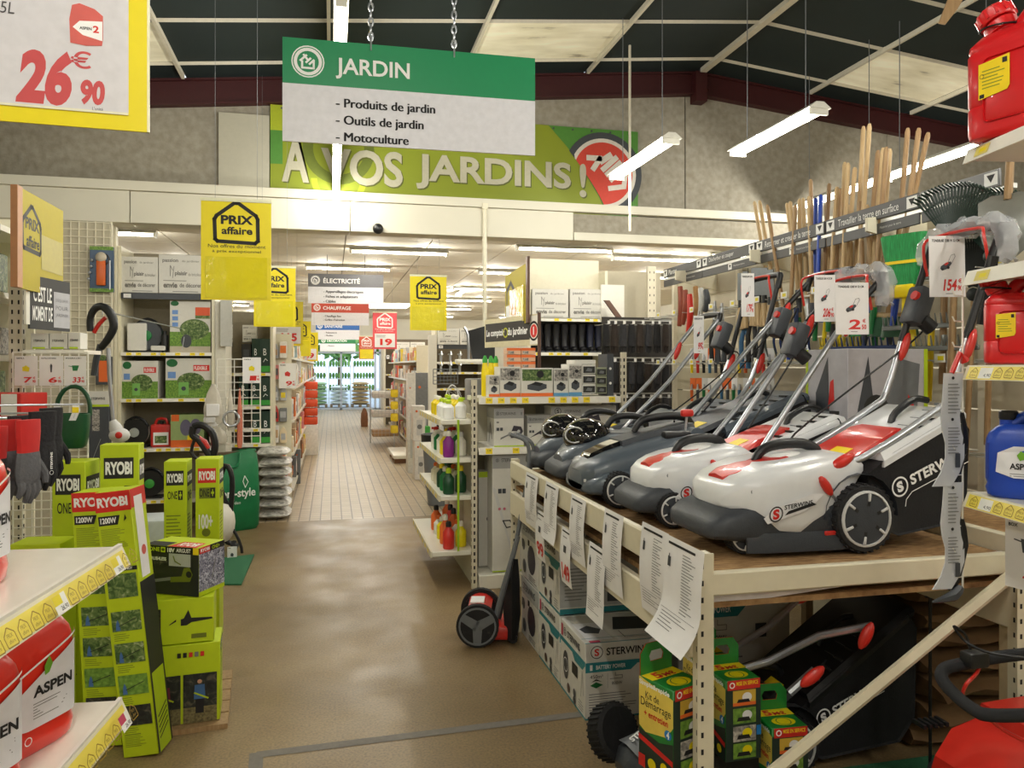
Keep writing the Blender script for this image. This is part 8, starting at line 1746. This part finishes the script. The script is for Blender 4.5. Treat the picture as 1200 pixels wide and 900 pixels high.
def jerrycan(lb, loc, rz, w_, d_, h_, capx=-.5):
    t = T('jerrycan', lb, 'jerrycan', loc, rz); jr = M('jerrycan_red',(204,22,28),.33,var=.03,coat=.2); x, y = w_/2, d_/2
    m = MB(); m.ring_loft([sup_ring(-x*a,x*a,-y*b,y*b,z*h_,.3,28) for z,a,b in ((0,.9,.88),(.02,.98,.97),(.06,1,1),(.25,1,1),(.27,.975,.97),(.29,1,1),(.68,1,1),(.7,.975,.97),(.72,.99,.99),(.76,.97,.97),(.82,.8,.85),(.84,.6,.7))], jr); m.build('body', t)
    MB().rbox(-x*.62,x*.75,-y*1.01-.004,-y*.9,h_*.12,h_*.62,.012,jr).build('side_panel', t)
    m = MB(); m.tube([(x*.75,0,h_*.78),(x*.62,0,h_*.93),(x*.1,0,h_*.97),(-x*.15,0,h_*.9),(-x*.2,0,h_*.8)],[.03*h_/.25,.024*h_/.25,.02*h_/.25,.022*h_/.25,.028*h_/.25],jr,10,smooth=3); m.build('handle', t)
    k = h_/.25; X = Matrix.Translation((x*capx,0,h_*.8)) @ Matrix.Rotation(-.42,4,'Y')
    MB().lathe([(.022*k,0),(.024*k,.02*k),(.03*k,.022*k),(.031*k,.04*k),(.027*k,.044*k)],jr,18,X).build('neck', t); m = MB(); m.lathe([(.031*k,.046*k),(.034*k,.05*k),(.034*k,.07*k),(.028*k,.076*k),(.001,.076*k)],jr,18,X)
    for q in range(12): m.box(.031*k,.036*k,-.003,.003,.05*k,.07*k,jr,X @ Matrix.Rotation(2*math.pi*q/12,4,'Z'))
    m.build('cap', t); MB().tube([X @ Vector((.036*k*math.cos(a_),.036*k*math.sin(a_),.03*k-.02*k*math.cos(a_))) for a_ in [2*math.pi*j/18 for j in range(19)]],.0025,black,6).build('cap_strap', t)
    f = F((-x,-y-.002,0),(1,0,0),(0,0,1),lift=.0012); f.rect(w_*.16,h_*.42,w_*.5,h_*.72,yelin) if False else None
    f = F((-x,-y*1.01-.0052,0),(1,0,0),(0,0,1),lift=.0008); f.poly([(w_*.16,h_*.3),(w_*.4,h_*.33),(w_*.42,h_*.36),(w_*.42,h_*.6),(w_*.16,h_*.58)],M('hazard_yellow',(236,206,20),.4)); f.rect(w_*.36,h_*.54,w_*.4,h_*.58,ink); f.lines(w_*.19,h_*.38,w_*.38,h_*.54,6,M('olive_fine_print')); f.rect(w_*.17,h_*.31,w_*.21,h_*.34,ink); f.ring(w_*.19,h_*.48,w_*.02,.001,ink,12); f.done(t)
    return t
jerrycan('big red jerrycan on the top shelf at the upper right corner', gw(.085,-.13,zs_[0]+.001), ga-R(90)+R(26), .27, .15, .30)
jerrycan('red jerrycan peeping out on the second shelf right', gw(.2,-.16,zs_[1]+.001), ga-R(60), .19, .13, .25)
jerrycan('red jerrycan with yellow label on the third shelf, left one', gw(.08,-.075,zs_[2]+.001), ga-R(90)+R(56), .15, .12, .2)
jerrycan('red jerrycan with yellow label on the third shelf, right one', gw(.14,-.215,zs_[2]+.001), ga-R(90)+R(56), .15, .12, .2)
fuel_can('blue fuel can with figure 4 label on the lower right shelf', gw(.10,-.10,zs_[3]+.001), ga-R(90)+R(50), col=blue, num='4', w_=.2, d_=.12, h_=.205)
# clip strip with tool packages
p = P(1128,690,D=1.93); zt = P(1128,322,D=1.93).z-p.z; t = T('clip_strip', 'white wire clip strip hanging at the end of the right shelf unit', 'rack', p)
MB().cyl((0,0,0),(0,0,zt),.0025,white,6).build('wire', t)
for k in range(12):
    z = .03+k*zt/12.3; MB().tube([(0,0,z),(-.028,-.004,z+.001),(-.034,-.004,z+.012)],.0018,white,5).build('hook', t)
grp = 'packages on the clip strip'
for i,(yt,yb,lb) in enumerate(((438,570,'curled printed package strip on the white clip strip, upper one'),(566,690,'curled printed package strip on the white clip strip, lower one'))):
    p2 = P(1117,yt,D=1.92); Lz = p2.z-P(1117,yb,D=1.92).z; tt = T('tool_package', lb, 'packet', p2, group=grp); m = MB(); prof = [(.004,0),(.012,-.06),(-.006,-.14),(-.012,-.2),(.006,-.26),(-.004,-.9)]
    zz = [0,.2,.38,.5,.62,.75,.88,.95,1.0]; xx_ = [.0,-.004,-.010,-.006,.004,.004,-.010,-.024,-.034]; wd = .026
    m.ring_loft([[(xx_[k]-wd,0,-Lz*zz[k]),(xx_[k]+wd,-.004,-Lz*zz[k]),(xx_[k]+wd,-.001,-Lz*zz[k]),(xx_[k]-wd,.003,-Lz*zz[k])] for k in range(9)], M('grey_printed_card',(196,198,202),.4)); m.build('card', tt)
    f = F((-.02,-.004,0),(1,-.07,0),(0,0,1),lift=.001); 
    for (z0,z1) in ((-.1,-.02),(-.2,-.13)): f.lines(0,z0,.036,z1,9,greyink)
    f.rect(.02,-.235,.034,-.2,dgrey); f.disc(.014,-.012,.004,ink,10); f.disc(.012,-.115,.004,ink,10); f.done(tt)
    MB().tube([(.028,.012,-Lz*.35),(.034,.014,-Lz*.6),(.016,.016,-Lz*.95),(-.0,.016,-Lz*1.02)],[.012,.02,.014,.006],black,8,smooth=2).build('tool', tt)
    if i == 1: MB().tube([(.02,.0,-Lz*1.0),(-.01,-.01,-Lz*1.06),(-.07,-.01,-Lz*1.1)],[.01,.014,.003],dgrey,6,smooth=2).build('shear_blade', tt)
    if i == 0: MB().tube([(-.005,0,.0),(.02,.0,.05),(.035,0,.03)],[.006,.007,.012],redp,6).build('red_tip', tt)
a_ = P(1178,686,D=1.9); b_ = P(1232,700,D=1.8)
price_card('price_card', 'price card with 4 in red under the blue can at right edge', (a_+b_)/2, (b_-a_).length, P(1178,600,D=1.9).z-a_.z, math.atan2(b_.y-a_.y,b_.x-a_.x), ['TWO GITE LAP','BOX'], '4','90', pic_c(dgrey,2))
# red mower at the lower right corner with black folded handle
RM = T('lawn_mower', 'red mower with black folded handle at the lower right corner', 'mower', (1.72,1.83,0), .0); q_ = lambda x, y, D: P(x,y,D=D)-Vector((1.72,1.83,0))
m = MB(); m.ring_loft([half_ring(*q) for q in ((0,.24,.1,.36,.5),(.05,.34,.08,.44,.5),(.2,.38,.1,.5,.5),(.4,.38,.12,.52,.5),(.6,.34,.14,.5,.5))], mdark); m.build('hood', RM)
m = MB(); m.ring_loft([half_ring(*q) for q in ((-.12,.3,.04,.12,.5),(0,.42,.03,.2,.5),(.5,.44,.03,.25,.5),(.62,.36,.05,.2,.5))], black); m.build('deck', RM)
m = MB(); m.ring_loft([[(x,yy*k_,z) for yy,z in ((-.14,z0-.02),(-.12,z0+.03),(.12,z0+.03),(.14,z0-.02))] for x,k_,z0 in ((.02,.8,.42),(.1,1,.48),(.2,1,.505),(.22,1.1,.54),(.5,1.1,.55))], mred); m.build('red_cover', RM)
for k in range(5): MB().box(.03+k*.02,.04+k*.02,.15,.2,.5,.512,black).build('vent', RM)
MB().tube([q_(1215,765,1.95),q_(1170,770,1.95),q_(1128,778,1.95),q_(1107,784,1.95),q_(1104,796,1.93),q_(1120,815,1.9),q_(1142,832,1.85),q_(1160,838,1.82),q_(1215,838,1.78)], .0155, M('black_foam',(30,31,34),.85,bump=.2), 12, smooth=4).build('folded_handle', RM)
MB().tube([q_(1150,772,1.95),q_(1145,788,1.93),q_(1132,802,1.9),q_(1127,816,1.92)], .0045, mred, 6, smooth=3).build('red_cable', RM); MB().tube([q_(1155,838,1.85),q_(1175,855,1.85),q_(1200,868,1.8)], .005, mred, 6, smooth=3).build('red_cable', RM)
MB().tube([q_(1138,766,1.95),q_(1132,745,1.95),q_(1122,736,1.95),q_(1118,735,1.95),q_(1132,752,1.95),q_(1160,765,1.9),q_(1210,772,1.85)], .0035, black, 6, smooth=4).build('cable', RM)
MB().rbox(-.03,.03,-.02,.02,-.02,.02,.008,black,Matrix.Translation(q_(1142,772,1.94))).build('clamp', RM)
for yy in (-.2,.2):
    for xx in (0,.5): wheel(RM, xx, yy, .09)
t = T('wire_basket', 'dark wire basket beyond the diagonal brace, under the price card', 'basket', P(1150,700,D=2.95), -.2); m = MB()
for k in range(14): m.tube([(-.22+k*.034,0,.12),(-.2+k*.031,0,0)],.002,black,4)
for z in (0,.05,.12): m.box(-.22,.24,-.003,.003,z,z+.005,black)
m.build('wire_mesh', t, kind='stuff')
for x_ in (-.2,.22): MB().cyl((x_,0,0),(x_,0,-t.location.z),.006,black,6).build('leg', t)
t = T('low_shelf', 'low shelf with wooden front behind the brown sacks', 'shelf', (2.1,4.05,0)); MB().rbox(0,.9,-.25,.3,.52,.56,.004,wood2,seg=1).build('board', t); MB().box(0,.9,-.27,-.25,.47,.53,cream).build('label_rail', t); MB().box(0,.04,-.2,.3,0,.52,cream).build('leg', t); MB().box(.86,.9,-.2,.3,0,.52,cream).build('leg', t)
# ================= final small lift so that things rest on, not in, their shelves =================
NOL = {'light','sign','banner','tree','shelving','rack','grid','price card','paper','camera','pole','rod','shelf','post','glove','garden tool','tool','can'}
for o in C.objects:
    if o.parent is None and 'category' in o and o['category'] not in NOL and o.location.z > .03: o.location.z += .0015
